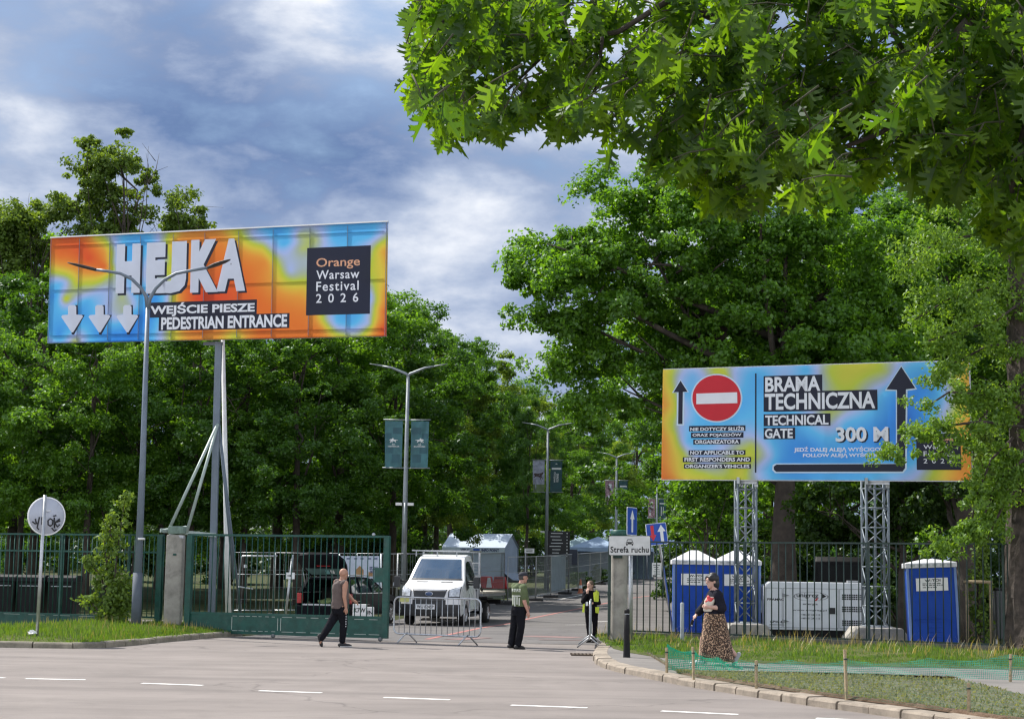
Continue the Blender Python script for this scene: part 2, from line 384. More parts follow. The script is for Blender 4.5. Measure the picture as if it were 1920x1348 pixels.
# left grass island (a low mound) behind its kerb
VERGE = ground_material('verge_soil', ((0.045, 0.050, 0.018), (0.075, 0.095, 0.025), (0.13, 0.14, 0.045)), (1.2, 9), 0.9)
inner = offset(lf, 1, .14)
def mound(x, y):
    e = min((Vector((x, y, 0))-Vector((p.x, p.y, 0))).length for p in inner[::6])
    k = max(0, min(1, (x+12.6)/2.4)); return .10 + (.04+.16*k*k*(3-2*k))*min(1, e/4.0)**0.8
yb = 46.6
rows = []; N = 14
for p in inner[::3]:
    rows.append([Vector((p.x, p.y+(max(yb, p.y+.6)-p.y)*j/N, 0)) for j in range(N+1)])
g = MB()
for r_ in rows:
    for p in r_: g.v.append((p.x, p.y, mound(p.x, p.y)))
g.f = [(i*(N+1)+j, (i+1)*(N+1)+j, (i+1)*(N+1)+j+1, i*(N+1)+j+1) for i in range(len(rows)-1) for j in range(N)]
struct(g.build('grass_verge', VERGE))
# right side: pavement, planting bed and a strip of grass at the foot of the railing
inn = offset(rf, 1, .30)
def fenceR(t): return Vector((3.25+8.2*t, 45.3-6.15*t, 0))       # the line of the railing on its plinth
top = [fenceR(t) for t in (-.10, 0, .2, .4, .6, .8, 1, 1.4, 2.0)]
g = MB(); poly = [Vector((p.x, p.y, .118)) for p in inn] + [Vector((p.x, p.y, .118)) for p in reversed(top)]
g.add(poly, [tuple(range(len(poly)))]); struct(g.build('pavement', PAVE, fix=True))
PZ = .118
GP = lambda x, y, z=PZ: G(x, y, z)
# planting bed
BED = ground_material('planted_bed', ((0.085, 0.080, 0.052), (0.150, 0.152, 0.098), (0.240, 0.240, 0.165)), (2.2, 14), 1.0, .05, 26)
front = [p for p in inn if p.x > GP(1236, 1265).x]
back = [GP(x, y) for x, y in ((1236, 1262), (1300, 1264), (1420, 1266), (1590, 1269), (1760, 1274), (1950, 1281), (2200, 1290))]
fr = [(p.x, p.y) for p in front]; bk = [(p.x, p.y) for p in back]
def lerpx(c, x):
    for (a, b), (e, f) in zip(c, c[1:]):
        if a <= x <= e: return b+(f-b)*(x-a)/(e-a)
    return c[-1][1] if x > c[-1][0] else c[0][1]
g = MB(); x0, x1 = fr[0][0], min(fr[-1][0], bk[-1][0]); NX, NY = 90, 36
frs = sorted(fr)
for i in range(NX+1):
    x = x0+(x1-x0)*i/NX; ya, yc = lerpx(frs, x)+.05, lerpx(bk, x)
    yc = max(yc, ya+.02)
    for j in range(NY+1):
        e = min(j, NY-j)/NY; h = .05*min(1, e*6)
        g.v.append((x, ya+(yc-ya)*j/NY, PZ+.004+h*(.5+rnd.random()*.9)))
g.f = [(i*(NY+1)+j, (i+1)*(NY+1)+j, (i+1)*(NY+1)+j+1, i*(NY+1)+j+1) for i in range(NX) for j in range(NY)]
g.smooth = [True]*len(g.f); struct(g.build('planting_bed', BED))
# bare brown earth showing along both edges of the bed
EARTH = ground_material('bare_earth', ((0.085, 0.055, 0.035), (0.15, 0.10, 0.068), (0.22, 0.165, 0.12)), (2.5, 16), 1.0, .03, 30)
g = MB()
for i in range(NX+1):
    x = x0+(x1-x0)*i/NX; ya = lerpx(frs, x)
    w = .16+.10*math.sin(i*.9)+.06*math.sin(i*2.3)
    g.v += [(x, ya+.004, PZ+.012), (x, ya+w*.5, PZ+.05), (x, ya+w+.12, PZ+.06)]
g.f = [(3*i+j, 3*i+3+j, 3*i+4+j, 3*i+1+j) for i in range(NX) for j in range(2)]
struct(g.build('bed_edge', EARTH))
g = MB()
for i in range(NX+1):
    x = x0+(x1-x0)*i/NX; yc = lerpx(bk, x)
    w = max(0.02, (.05+.25*max(0, (i/NX-.35)))*(1+.4*math.sin(i*1.7)))
    g.v += [(x, yc-w, PZ+.075), (x, yc+.03, PZ+.03), (x, yc+w*1.4+.06, PZ+.006)]
g.f = [(3*i+j, 3*i+3+j, 3*i+4+j, 3*i+1+j) for i in range(NX) for j in range(2)]
struct(g.build('bed_edge', EARTH))
# grass strip soil
ge = [GP(x, y, PZ+.02) for x, y in ((1150, 1214), (1182, 1222), (1240, 1231), (1330, 1238), (1420, 1241), (1560, 1246), (1700, 1249), (1800, 1251), (1920, 1253), (2150, 1258))]
g = MB(); NS = 40; strip = []
gex = [(p.x, p.y) for p in ge]
for i in range(NS+1):
    x = ge[0].x+(ge[-1].x-ge[0].x)*i/NS; ya = lerpx(gex, x); t = (x-3.25)/8.2; yc = max(ya+.2, 45.3-6.15*t-.02)
    for j in range(7): g.v.append((x, ya+(yc-ya)*j/6, PZ+.006+.07*min(1, j/3)))
    strip.append((x, ya, yc))
g.f = [(i*7+j, (i+1)*7+j, (i+1)*7+j+1, i*7+j+1) for i in range(NS) for j in range(6)]
struct(g.build('grass_strip', VERGE))

# painted markings: dashes of the edge line, red line and worn red patches on the avenue
PAINT = mat('road_paint', (0.84, 0.83, 0.81), 0.7, 0, 0.06, 9, dirt=((0.45, 0.42, 0.39), 14, 0.35))
REDP = mat('red_road_paint', (0.36, 0.14, 0.125), 0.85, 0, 0.15, 2, dirt=((0.16, 0.13, 0.13), 3, 0.85)); REDF = mat('faded_red_paint', (0.205, 0.125, 0.118), 0.85, 0, 0.15, 2, dirt=((0.145, 0.13, 0.13), 2.2, 1.0))
g = MB()
for a, b, w in (((-60, 1267), (8, 1270), .12), ((48, 1271.5), (160, 1273.5), .125), ((266, 1280), (380, 1284), .13), ((486, 1294), (603, 1298), .13), ((720, 1306.5), (843, 1311), .13),
                ((958, 1321), (1101, 1326), .13), ((1240, 1332), (1384, 1338.5), .13), ((1530, 1345.5), (1680, 1352), .13), ((1830, 1360), (1990, 1367), .13)):
    A, B = G(*a, .010), G(*b, .010); t = (B-A).normalized(); n = Vector((-t.y, t.x, 0))*w/2
    g.quad(A-n, B-n, B+n, A+n)
struct(g.build('edge_line_dashes', PAINT))
def line(pts, w, m, name, dz=.017):
    g = MB(); ps = [G(*p) for p in pts]; fine = []
    for a, b in zip(ps, ps[1:]):
        for q in range(12): fine.append(a+(b-a)*q/12)
    fine.append(ps[-1])
    for i, p in enumerate(fine):
        t = (fine[min(i+1, len(fine)-1)]-fine[max(i-1, 0)]); t.z = 0; t.normalize(); n = Vector((-t.y, t.x, 0))*w/2
        for q in (p-n, p+n): g.v.append((q.x, q.y, zt(q.y)+dz))
    g.f = [(2*i, 2*i+1, 2*i+3, 2*i+2) for i in range(len(fine)-1)]
    struct(g.build(name, m))
line([(800, 1199), (900, 1178), (990, 1160.5), (1095, 1139.5), (1180, 1122), (1290, 1108)], .15, REDP, 'red_line')
line([(985, 1193), (1085, 1196)], 1.0, REDF, 'red_patch'); line([(1010, 1200), (1110, 1201.5)], .22, REDF, 'red_patch', .021)
line([(850, 1200), (905, 1196)], .6, REDF, 'red_patch', .021)
line([(1105, 1166), (1150, 1165)], .12, PAINT, 'white_line'); line([(1060, 1172), (1098, 1171.5)], .06, PAINT, 'white_line')
line([(1045, 1125), (1100, 1114)], .10, PAINT, 'white_line')
# drain at the kerb
t = thing('drain_grate', 'rusty iron drain grate in the road beside the curved kerb', 'drain grate', G(1096, 1228, .006))
b = MB()
for i in range(7): b.box((-.24+.08*i, 0, .015), (.04, .5, .03))
b.box((0, .27, .016), (.6, .05, .032)); b.box((0, -.27, .016), (.6, .05, .032))
b.build('grate', mat('rusty_iron', (.10, .075, .055), .8, .3, .3, 8), t)
MB().box((0, 0, .002), (.56, .5, .006)).build('recess', BLACK, t)

# ------------------------------------------------------------------ grass blades (nobody could count them)
GRASSM = leafmat('grass_blades', (0.050, 0.105, 0.014), (0.115, 0.20, 0.026), 0.42, 0.10, 0.03)
STRAW = leafmat('dry_stalks', (0.22, 0.18, 0.075), (0.36, 0.30, 0.14), 0.3, 0.05, 0.03)
def blades(name, pts, hs, m, label, seed, wid=.009, lean=.35):
    r = np.random.default_rng(seed); n = len(pts); pts = np.asarray(pts); hs = np.asarray(hs)
    a = r.uniform(0, 2*np.pi, n); d = np.stack([np.cos(a), np.sin(a), np.zeros(n)], 1); s = np.stack([-d[:, 1], d[:, 0], d[:, 2]], 1)
    l = (r.uniform(.1, 1.0, n)*lean*hs)[:, None]; w = (wid*r.uniform(.6, 1.4, n))[:, None]; up_ = np.array([0, 0, 1.0])
    p1 = pts+up_*(hs*.55)[:, None]+d*l*.35; p2 = pts+up_*(hs*.95)[:, None]+d*l
    V = np.stack([pts-s*w, pts+s*w, p1+s*w*.8, p1-s*w*.8, p2], 1).reshape(-1, 3)
    o = (np.arange(n)*5)[:, None]; fq = np.concatenate([o+np.array([0, 1, 2, 3]), o+np.array([3, 2, 4])], 1).ravel()
    ob = npmesh(name, V, fq, np.tile([4, 3], n), m); tag(ob, label, 'grass', kind='stuff'); return ob
r_ = np.random.default_rng(3)
pts, hs, dp, dh = [], [], [], []
for i in range(26000):
    q = rows[int(r_.integers(len(rows)))]; p = q[0].lerp(q[-1], r_.random()); x, y = p.x+r_.normal()*.1, p.y
    if x < -17: continue
    c = .5+.5*math.sin(x*1.9+math.sin(y*1.3)*2)
    if y < q[0].y+.1: continue
    e = min(1, (y-q[0].y)/2.2); pts.append((x, y, mound(x, y)-.01)); hs.append((.045+.085*e)*(.6+.7*r_.random())*(.75+.5*c))
    if r_.random() < .03: dp.append((x, y, mound(x, y))); dh.append((.09+.15*e)*(.6+.7*r_.random()))
blades('grass', pts, hs, GRASSM, 'short green grass on the mound along the left kerb', 1)
blades('dry_grass', dp, dh, STRAW, 'thin dry stalks standing among the grass on the left mound', 2, .005)
pts, hs, dp, dh = [], [], [], []
for i in range(30000):
    x, ya, yc = strip[int(r_.integers(len(strip)))]; x += r_.uniform(-.13, .13); f = r_.random(); y = ya+(yc-ya)*f
    if x > 14.5: continue
    if math.sin(x*3.1+math.sin(y*4.0)*1.7)+math.sin(x*7.3-y*2.0) < -.75 and r_.random() < .8: continue
    pts.append((x, y, PZ+.05)); hs.append((.045+.075*f)*(.35+1.15*r_.random()**1.5)*(.45+.9*(.5+.5*math.sin(x*2.3+math.sin(y*3)))))
    if r_.random() < .05 and f > .3: dp.append((x, y, PZ+.05)); dh.append((.12+.25*f)*(.5+.8*r_.random()))
blades('grass', pts, hs, GRASSM, 'rough green grass at the foot of the right railing', 4)
blades('dry_grass', dp, dh, STRAW, 'tall seeding stalks in the grass strip under the right railing', 5, .006, .9)
pts, hs = [], []
for i in range(9000):
    x = x0+(min(x1, 9.5)-x0)*r_.random(); ya, yc = lerpx(frs, x)+.1, lerpx(bk, x)-.05
    pts.append((x, ya+(yc-ya)*r_.random(), PZ+.03)); hs.append(.03+.05*r_.random())
SPROUT = leafmat('bed_sprouts', (0.12, 0.132, 0.078), (0.235, 0.25, 0.16), 0.3, 0.05, 0.0)
blades('ground_cover', pts, hs, SPROUT, 'low grey green sprouts covering the netted planting bed', 6, .014, 1.2)
# ------------------------------------------------------------------ billboards
def thermal(s):
    st = [(0, (0.025, 0.13, 0.62)), (.12, (0.05, 0.31, 0.86)), (.28, (0.13, 0.55, 0.94)), (.40, (0.45, 0.55, 0.88)), (.47, (0.44, 0.52, 0.40)), (.54, (0.55, 0.64, 0.06)),
          (.63, (0.80, 0.62, 0.07)), (.74, (0.88, 0.36, 0.055)), (.88, (0.86, 0.20, 0.035)), (1.0, (0.80, 0.085, 0.03))]
    return np.stack([np.interp(s, [p for p, _ in st], [c[i] for _, c in st]) for i in range(3)], -1)
class Board:
    def __init__(s, tl, tr, bl, br, yl, yr):
        s.bl, s.br, s.tl, s.tr = P(*bl, yl), P(*br, yr), P(*tl, yl), P(*tr, yr)
        s.n = ((s.br-s.bl).cross(s.tl-s.bl)).normalized()
        if s.n.y > 0: s.n = -s.n
        s.w = (s.br-s.bl).length; s.h = (s.tl-s.bl).length
    def pt(s, u, v, d=0.0):             # u along, v up, d towards the viewer's side
        return s.bl.lerp(s.br, u).lerp(s.tl.lerp(s.tr, u), v) + s.n*d
    def uv(s, px, py):
        d = ray(px, py); o = Vector((0, 0, EYE)); p = o + d*((s.bl-o).dot(s.n)/d.dot(s.n))
        u, v = .5, .5
        for _ in range(30):
            q = s.pt(u, v); e = p-q; eu = (s.pt(u+.01, v)-q)/.01; ev = (s.pt(u, v+.01)-q)/.01
            u += e.dot(eu)/eu.length_squared; v += e.dot(ev)/ev.length_squared
        return u, v
def vinyl(name, pts, trans, nu, nv):
    M = bpy.data.materials.new(name); M.use_nodes = True; t = M.node_tree; t.nodes.clear()
    at = nn(t, 'ShaderNodeAttribute', attribute_name='print'); c = at.outputs['Color']
    d = nn(t, 'ShaderNodeBsdfPrincipled'); d.inputs['Roughness'].default_value = .45; d.inputs['Specular IOR Level'].default_value = .3; t.links.new(c, d.inputs['Base Color'])
    tn = nn(t, 'ShaderNodeTexCoord'); mp = nn(t, 'ShaderNodeMapping'); mp.inputs['Scale'].default_value = (1, 1, .35); t.links.new(tn.outputs['Object'], mp.inputs[0])
    bn = nn(t, 'ShaderNodeBump'); bn.inputs['Strength'].default_value = .5; bn.inputs['Distance'].default_value = .07
    t.links.new(noise(t, mp.outputs[0], 1.1, 3, .5, .8), bn.inputs['Height']); t.links.new(bn.outputs[0], d.inputs['Normal'])
    tr = nn(t, 'ShaderNodeBsdfTranslucent'); t.links.new(c, tr.inputs[0])
    mx = nn(t, 'ShaderNodeMixShader'); mx.inputs[0].default_value = trans; t.links.new(d.outputs[0], mx.inputs[1]); t.links.new(tr.outputs[0], mx.inputs[2])
    o = nn(t, 'ShaderNodeOutputMaterial'); t.links.new(mx.outputs[0], o.inputs[0]); return M
def print_sheet(bd, m, pts, parent, org, nu, nv, power, asp):   # soft blobs of print colour
    U, V = np.meshgrid(np.linspace(0, 1, nu), np.linspace(0, 1, nv)); q = np.array(pts); acc = 0
    wu = U + .012*np.sin(V*6+U*5)+.007*np.sin(V*15+U*21); wv = V + .025*np.sin(U*13+V*3)+.018*np.sin(U*31+V*9)
    C_ = np.stack([q[:, 0]*asp, 1-q[:, 1]], 1); K_ = np.linalg.norm(C_[:, None]-C_[None], axis=2); nq = len(q)     # smooth surface through the colour points
    A_ = np.zeros((nq+1, nq+1)); A_[:nq, :nq] = -K_+np.eye(nq)*.012; A_[:nq, nq] = 1; A_[nq, :nq] = 1
    wq = np.linalg.solve(A_, np.append(q[:, 2], 0)); acc = wq[nq]
    for k in range(nq): acc = acc-wq[k]*np.sqrt((wu*asp-C_[k, 0])**2+(wv-C_[k, 1])**2+1e-4)
    colr = thermal(np.clip(acc, 0, 1))
    vs = [bd.pt(u, v)-org for u, v in zip(U.ravel(), V.ravel())]
    fs = np.array([(j*nu+i, j*nu+i+1, (j+1)*nu+i+1, (j+1)*nu+i) for j in range(nv-1) for i in range(nu-1)])
    ob = npmesh('printed_sheet', np.array([v[:] for v in vs]), fs.ravel(), np.full(len(fs), 4), m, parent, True)
    at = ob.data.color_attributes.new('print', 'FLOAT_COLOR', 'POINT')
    at.data.foreach_set('color', np.concatenate([colr.reshape(-1, 3), np.ones((nu*nv, 1))], 1).astype(np.float32).ravel())
    return ob
def inkmat(name, col, trans):          # printed ink on the same vinyl
    M = bpy.data.materials.new(name); M.use_nodes = True; t = M.node_tree; t.nodes.clear()
    d = nn(t, 'ShaderNodeBsdfPrincipled'); d.inputs['Roughness'].default_value = .45; d.inputs['Specular IOR Level'].default_value = .3
    g_ = nn(t, 'ShaderNodeNewGeometry'); c = ramp(t, noise(t, g_.outputs['Position'], 2.5, 4), ((.3, tuple(x*.93 for x in col)), (.7, col)))
    t.links.new(c, d.inputs['Base Color']); tr = nn(t, 'ShaderNodeBsdfTranslucent'); t.links.new(c, tr.inputs[0])
    mx = nn(t, 'ShaderNodeMixShader'); mx.inputs[0].default_value = trans; t.links.new(d.outputs[0], mx.inputs[1]); t.links.new(tr.outputs[0], mx.inputs[2])
    o = nn(t, 'ShaderNodeOutputMaterial'); t.links.new(mx.outputs[0], o.inputs[0]); return M
INKW = inkmat('white_ink', (.82, .84, .89), .12); INKN = inkmat('navy_ink', (.018, .022, .045), .25); INKO = inkmat('orange_ink', (.80, .42, .25), .12)
INKR = inkmat('red_ink', (.62, .02, .035), .12); INKL = inkmat('pale_ink', (.62, .76, .90), .12)

class Print:                           # collects flat printed shapes of one ink on a board
    def __init__(s, bd, org, lift): s.b, s.o, s.l, s.m = bd, org, lift, MB()
    def f(s): return lambda u, v: s.b.pt(u, v, s.l)-s.o
    def rect(s, a, b):                 # px corners: top left, bottom right
        u0, v1 = s.b.uv(*a); u1, v0 = s.b.uv(*b); f = s.f(); s.m.quad(f(u0, v0), f(u1, v0), f(u1, v1), f(u0, v1)); return s
    def text(s, body, a, b, bold=.02, space=1.0):
        u0, v1 = s.b.uv(*a); u1, v0 = s.b.uv(*b); put_text(s.m, body, (u0, v0, u1, v1), s.f(), bold, space); return s
    def poly(s, pts):
        f = s.f(); s.m.add([f(*s.b.uv(*p)) for p in pts], [tuple(range(len(pts)))]); return s
    def circle(s, c, r, n=48):
        return s.poly([(c[0]+r[0]*math.cos(2*math.pi*i/n), c[1]+r[1]*math.sin(2*math.pi*i/n)) for i in range(n)])
    def build(s, name, m, parent): return s.m.build(name, m, parent, fix=False)
    def lines(s, name, m, parent, rows):      # every line of writing a part of its own
        for body, a, b, bold, space in rows:
            s.m = MB(); s.text(body, a, b, bold, space); s.build(name, m, parent)
def c1(x, y): return (60+x/2.6957, 400+y/2.696)       # left board close-up -> photo pixel
def c5(x, y): return (1220+x/2.743, 660+y/2.743)      # right board close-up -> photo pixel

LB = Board((95, 446.5), (727.5, 416), (89, 643.5), (724.5, 630.5), 49.2, 45.06)
org = base(400, 47.4)
t = thing('billboard', 'wide left billboard on a steel post with an orange and blue pedestrian entrance banner', 'billboard', org)
VL = vinyl('translucent_banner_vinyl', None, .62, 0, 0)
pl = [(0, .02, .9), (.05, .04, .95), (.1, .12, .98), (.02, .16, .88), (.12, .25, 1), (.17, .33, .98), (.14, .03, .6), (.2, .1, .42), (.17, .16, .7), (.03, .3, .6), (.035, .42, .28), (.03, .55, .15), (.075, .4, .6), (.065, .58, .64), (.10, .45, .5), (.03, .75, .22), (.05, .88, .12),
      (.1, .96, .56), (.01, .95, .38), (.17, .44, .52), (.13, .6, .22), (.10, .7, .15), (.17, .65, .33), (.16, .9, .15), (.22, .92, .10), (.26, .55, .25), (.22, .62, .52), (.245, .74, .52), (.27, .92, .08), (.23, .35, .3), (.22, .22, .2), (.19, .28, .52), (.27, .1, .22), (.32, .05, .22), (.35, .2, .3),
      (.35, .36, .56), (.31, .35, .54), (.33, .6, .12), (.31, .78, .06), (.34, .92, .2), (.37, .55, .40), (.365, .8, .52), (.38, .04, .55), (.41, .06, .8), (.44, .2, .8), (.41, .55, .9), (.45, .62, 1), (.5, .4, .92), (.55, .2, .82), (.53, .07, .8), (.45, .86, .92), (.575, .97, .52), (.6, .7, .92), (.65, .5, .82), (.66, .32, .8), (.615, .12, .58),
      (.65, .03, .25), (.69, .08, .18), (.705, .3, .52), (.665, .2, .62), (.725, .18, .2), (.735, .42, .38), (.705, .43, .56), (.75, .08, .52), (.775, .22, .53), (.795, .1, .52), (.74, .3, .42), (.85, .08, .24), (.9, .06, .24), (.95, .1, .24), (.99, .25, .72), (.96, .42, .54), (.955, .6, .22), (.99, .6, .6), (.985, .75, .9), (.98, .92, 1),
      (.945, .9, .4), (.9, .9, .22), (.86, .88, .26), (.82, .86, .54), (.79, .75, .8), (.7, .86, .86), (.87, .985, .54), (.93, .75, .3), (.76, .6, .7), (.53, .85, .9), (.65, .9, .92), (.8, .95, .85)]
print_sheet(LB, VL, pl, t, org, 190, 70, 2.3, 3.1)
sh = Print(LB, org, .006)
for ch, a, b in (('H', (430, 158), (545, 402)), ('E', (582, 150), (672, 404)), ('J', (665, 146), (778, 402)), ('K', (806, 136), (940, 398)), ('A', (938, 132), (1078, 392))):
    if ch == 'J':
        pass
    o = (10, 10); sh.text(ch, c1(a[0]+o[0], a[1]+o[1]), c1(b[0]+o[0], b[1]+o[1]), .08)
sh.rect(c1(598, 452), c1(1136, 514)).rect(c1(642, 522), c1(1301, 580)).rect(c1(1391, 176), c1(1708, 508))
for cx_ in (205, 343, 484): sh.poly([c1(*p) for p in ((cx_-14, 466), (cx_+26, 464), (cx_+28, 512), (cx_+62, 514), (cx_+8, 614), (cx_-4, 612))])
sh.build('navy_print', INKN, t)
wh = Print(LB, org, .012)
for ch, a, b in (('H', (430, 158), (545, 402)), ('E', (582, 150), (672, 404)), ('J', (665, 146), (778, 402)), ('K', (806, 136), (940, 398)), ('A', (938, 132), (1078, 392))):
    wh.text(ch, c1(*a), c1(*b), .08)
INKH = inkmat('lilac_white_ink', (.66, .70, .80), .12)
wh.build('headline', INKH, t)
wh.lines('lettering', INKW, t, (('WEJŚCIE PIESZE', c1(600, 455), c1(1126, 510), .035, 1), ('PEDESTRIAN ENTRANCE', c1(655, 526), c1(1290, 575), .035, 1), ('Warsaw', c1(1438, 290), c1(1655, 328), .012, 1.1), ('Festival', c1(1438, 347), c1(1652, 388), .012, 1.15), ('2026', c1(1437, 408), c1(1650, 448), .012, 2.0)))
wh.m = MB()
for cx_ in (205, 343, 484): wh.poly([c1(*p) for p in ((cx_-22, 472), (cx_-14, 464), (cx_+12, 464), (cx_+20, 472), (cx_+20, 512), (cx_+48, 514), (cx_+54, 522), (cx_+4, 602), (cx_-4, 602), (cx_-56, 524), (cx_-50, 515), (cx_-22, 513))])
wh.build('down_arrows', INKH, t)
Print(LB, org, .012).text('Orange', c1(1438, 228), c1(1658, 278), .01).build('orange_lettering', INKO, t)
# frame of the board: rim, and tubes right behind the sheet that shade through it
fr_ = MB()
def bl(u0, v0, u1, v1, w, dp, d): fr_.bar(LB.pt(u0, v0, d)-org, LB.pt(u1, v1, d)-org, *((w, dp) if abs(u1-u0) < .01 else (dp, w)))
for u in (.094, .19, .285, .385, .48, .58, .68, .785, .89): bl(u, .02, u, .98, .045, .022, -.014)
for v in (.5, .07, .92): bl(.01, v, .99, v, .03, .014, -.010)
for u in (.003, .997): bl(u, 0, u, 1, .05, .025, -.016)
for v in (.006, .994): bl(0, v, 1, v, .05, .026, -.017)
fr_.build('frame', STEELB, t)
hem = MB(); hem.bar(LB.pt(0, 1.004, 0)-org, LB.pt(1, 1.004, 0)-org, .035); hem.build('hem', WHITE, t)
tb = LB.pt(.49, 0, -.45)-org
z0 = LB.pt(.49, 0).z-org.z
post = MB(); post.bar((0, 0, -.05), (tb.x*.35, .0, z0-.02), .175, .18); post.build('post', STEELB, t, .012)
cr = MB(); cr.bar(LB.pt(.463, -.02, -.34)-org, LB.pt(.517, -.02, -.34)-org, .09)
cr.bar(LB.pt(.48, .02, -.06)-org, LB.pt(.48, .98, -.06)-org, .05)
cr.build('rear_beam', STEELB, t)
zb = P(392, 795, 47.4).z
for (ax, ay), Y in (((315, 996), 46.4), ((350, 998), 46.6)):
    q = P(ax, ay, Y)-org; MB().tube([(0, -.10, zb), q], .042).build('strut', mat('pale_green_paint', (.33, .40, .37), .5, .2), t)
for (ax, ay), Y in (((438, 1085), 48.3), ((452, 1157), 48.8)):
    q = P(ax, ay, Y)-org; MB().tube([(0, .10, zb), q], .035).build('strut', STEELB, t)
MB().bar(P(301, 994, 46.4)-org, P(404, 1003.5, 47.2)-org, .10).bar(P(305, 995, 46.35)-org, P(350, 989, 46.8)-org, .09).build('outrigger', mat('pale_green_paint', (.33, .40, .37), .5, .2), t)

t = thing('mast', 'tall white tapering mast leaning behind the post of the left billboard', 'mast', base(433, 49.4))
q = P(417, 600, 49.4)-base(433, 49.4)
MB().tube([(0, 0, -.05), q*.3, q], [.085, .08, .05], 12).build('pole', mat('mast_white', (.66, .67, .66), .5), t)
MB().box((0, 0, .05), (.34, .34, .1), bev=.01).build('base_plate', STEEL, t)

RB = Board((1243, 693), (1816, 676), (1240, 898.5), (1822, 901), 46.6, 42.9)
org = base(1510, 45.2)
t = thing('billboard', 'right billboard on two lattice towers with a no entry sign and technical gate arrow', 'billboard', org)
VR = vinyl('banner_vinyl', None, .25, 0, 0)
pr = [(0, .05, .66), (0, .3, .72), (0, .6, .78), (.01, .85, .84), (.03, .97, .84), (.03, .15, .54), (.035, .4, .55), (.05, .6, .6), (.08, .75, .54), (.08, .92, .62), (.07, .25, .3), (.075, .5, .36), (.1, .65, .28), (.06, .1, .40), (.1, .1, .3), (.14, .06, .42), (.18, .06, .54), (.22, .08, .58), (.17, .15, .5), (.26, .06, .40),
      (.15, .35, .25), (.25, .3, .2), (.2, .6, .3), (.3, .2, .25), (.3, .4, .28), (.27, .65, .40), (.3, .72, .54), (.32, .85, .56), (.29, .95, .58), (.22, .9, .5), (.15, .95, .56), (.15, .85, .4), (.34, .95, .42), (.36, .8, .4), (.36, .6, .26), (.37, .95, .3), (.4, .85, .15), (.35, .1, .2), (.42, .06, .38), (.5, .05, .25),
      (.54, .1, .42), (.58, .06, .54), (.62, .12, .57), (.68, .06, .58), (.74, .08, .52), (.6, .28, .52), (.53, .3, .42), (.65, .3, .5), (.7, .3, .40), (.75, .2, .42), (.56, .45, .53), (.6, .44, .5), (.5, .45, .38), (.45, .5, .25), (.62, .55, .25), (.7, .5, .2), (.72, .7, .12), (.6, .75, .14), (.5, .7, .12), (.44, .7, .14), (.55, .9, .22), (.7, .9, .25),
      (.8, .1, .2), (.82, .3, .08), (.82, .5, .03), (.82, .75, .12), (.88, .15, .15), (.9, .4, .22), (.94, .3, .42), (.96, .2, .55), (.985, .1, .7), (.98, .5, .66), (.97, .7, .74), (.99, .9, .82), (.85, .97, .5), (.92, .97, .66), (.79, .95, .34), (.9, .6, .3)]
print_sheet(RB, VR, pr, t, org, 170, 70, 2.3, 2.7)
pa = Print(RB, org, .004)             # pale outlines round the dark shapes
pa.circle(c5(340, 237), (48.2, 45.5)).rect(c5(136, 196), c5(172, 378)).poly([c5(*p) for p in ((110, 210), (154, 140), (197, 206))])
pa.poly([c5(*p) for p in ((1204, 200), (1290, 68), (1372, 192), (1322, 200), (1318, 600), (1300, 622), (640, 622), (625, 606), (628, 580), (645, 572), (1262, 572), (1262, 200))])
pa.build('outline_print', INKL, t)
dk = Print(RB, org, .008)
dk.rect(c5(144, 200), c5(164, 370)).poly([c5(*p) for p in ((118, 207), (154, 147), (190, 204))]).rect(c5(538, 110), c5(544, 620))
dk.poly([c5(*p) for p in ((1214, 192), (1290, 76), (1362, 186), (1314, 192), (1309, 596), (1296, 614), (646, 615), (634, 604), (634, 588), (648, 578), (1268, 575), (1268, 195))])
for a, b in (((582, 124), (884, 203)), ((582, 206), (1168, 298)), ((582, 320), (926, 378)), ((582, 390), (744, 447)), ((198, 380), (488, 405)), ((208, 414), (478, 440)), ((220, 449), (462, 474)),
             ((196, 505), (488, 529)), ((166, 540), (517, 566)), ((172, 575), (516, 599)), ((1366, 420), (1598, 606))): dk.rect(c5(*a), c5(*b))
dk.text('300 M', c5(958, 392), c5(1230, 466), .05)
dk.build('navy_print', INKN, t)
wh = Print(RB, org, .012)
wh.lines('lettering', INKW, t, [(s_, c5(*a), c5(*b), .03, 1) for s_, a, b in (('BRAMA', (590, 130), (874, 200)), ('TECHNICZNA', (588, 214), (1156, 290)), ('TECHNICAL', (590, 326), (916, 374)), ('GATE', (588, 394), (732, 443)), ('300 M', (952, 386), (1224, 460)))]
    + [(s_, c5(*a), c5(*b), .03, 1) for s_, a, b in (('NIE DOTYCZY SŁUŻB', (205, 383), (482, 403)), ('ORAZ POJAZDÓW', (216, 416), (468, 437)), ('ORGANIZATORA', (228, 452), (455, 471)), ('NOT APPLICABLE TO', (204, 508), (481, 526)), ('FIRST RESPONDERS AND', (175, 543), (511, 562)), ("ORGANIZER'S VEHICLES", (178, 578), (509, 596)),
                 ('JEDŹ DALEJ ALEJĄ WYŚCIGOWĄ', (738, 486), (1244, 516)), ('FOLLOW ALEJĄ WYŚCIGOWĄ', (784, 516), (1244, 544)))]
    + [('Warsaw', c5(1404, 478), c5(1560, 498), .01, 1.1), ('Festival', c5(1404, 510), c5(1556, 536), .01, 1.15), ('2026', c5(1404, 548), c5(1556, 572), .01, 2.0)])
rd = Print(RB, org, .009); rd.circle(c5(340, 237), (45.4, 43)); rd.build('no_entry_disc', INKR, t)
Print(RB, org, .014).poly([c5(*p) for p in ((236, 214), (446, 207), (447, 263), (236, 268))]).build('no_entry_bar', INKW, t)
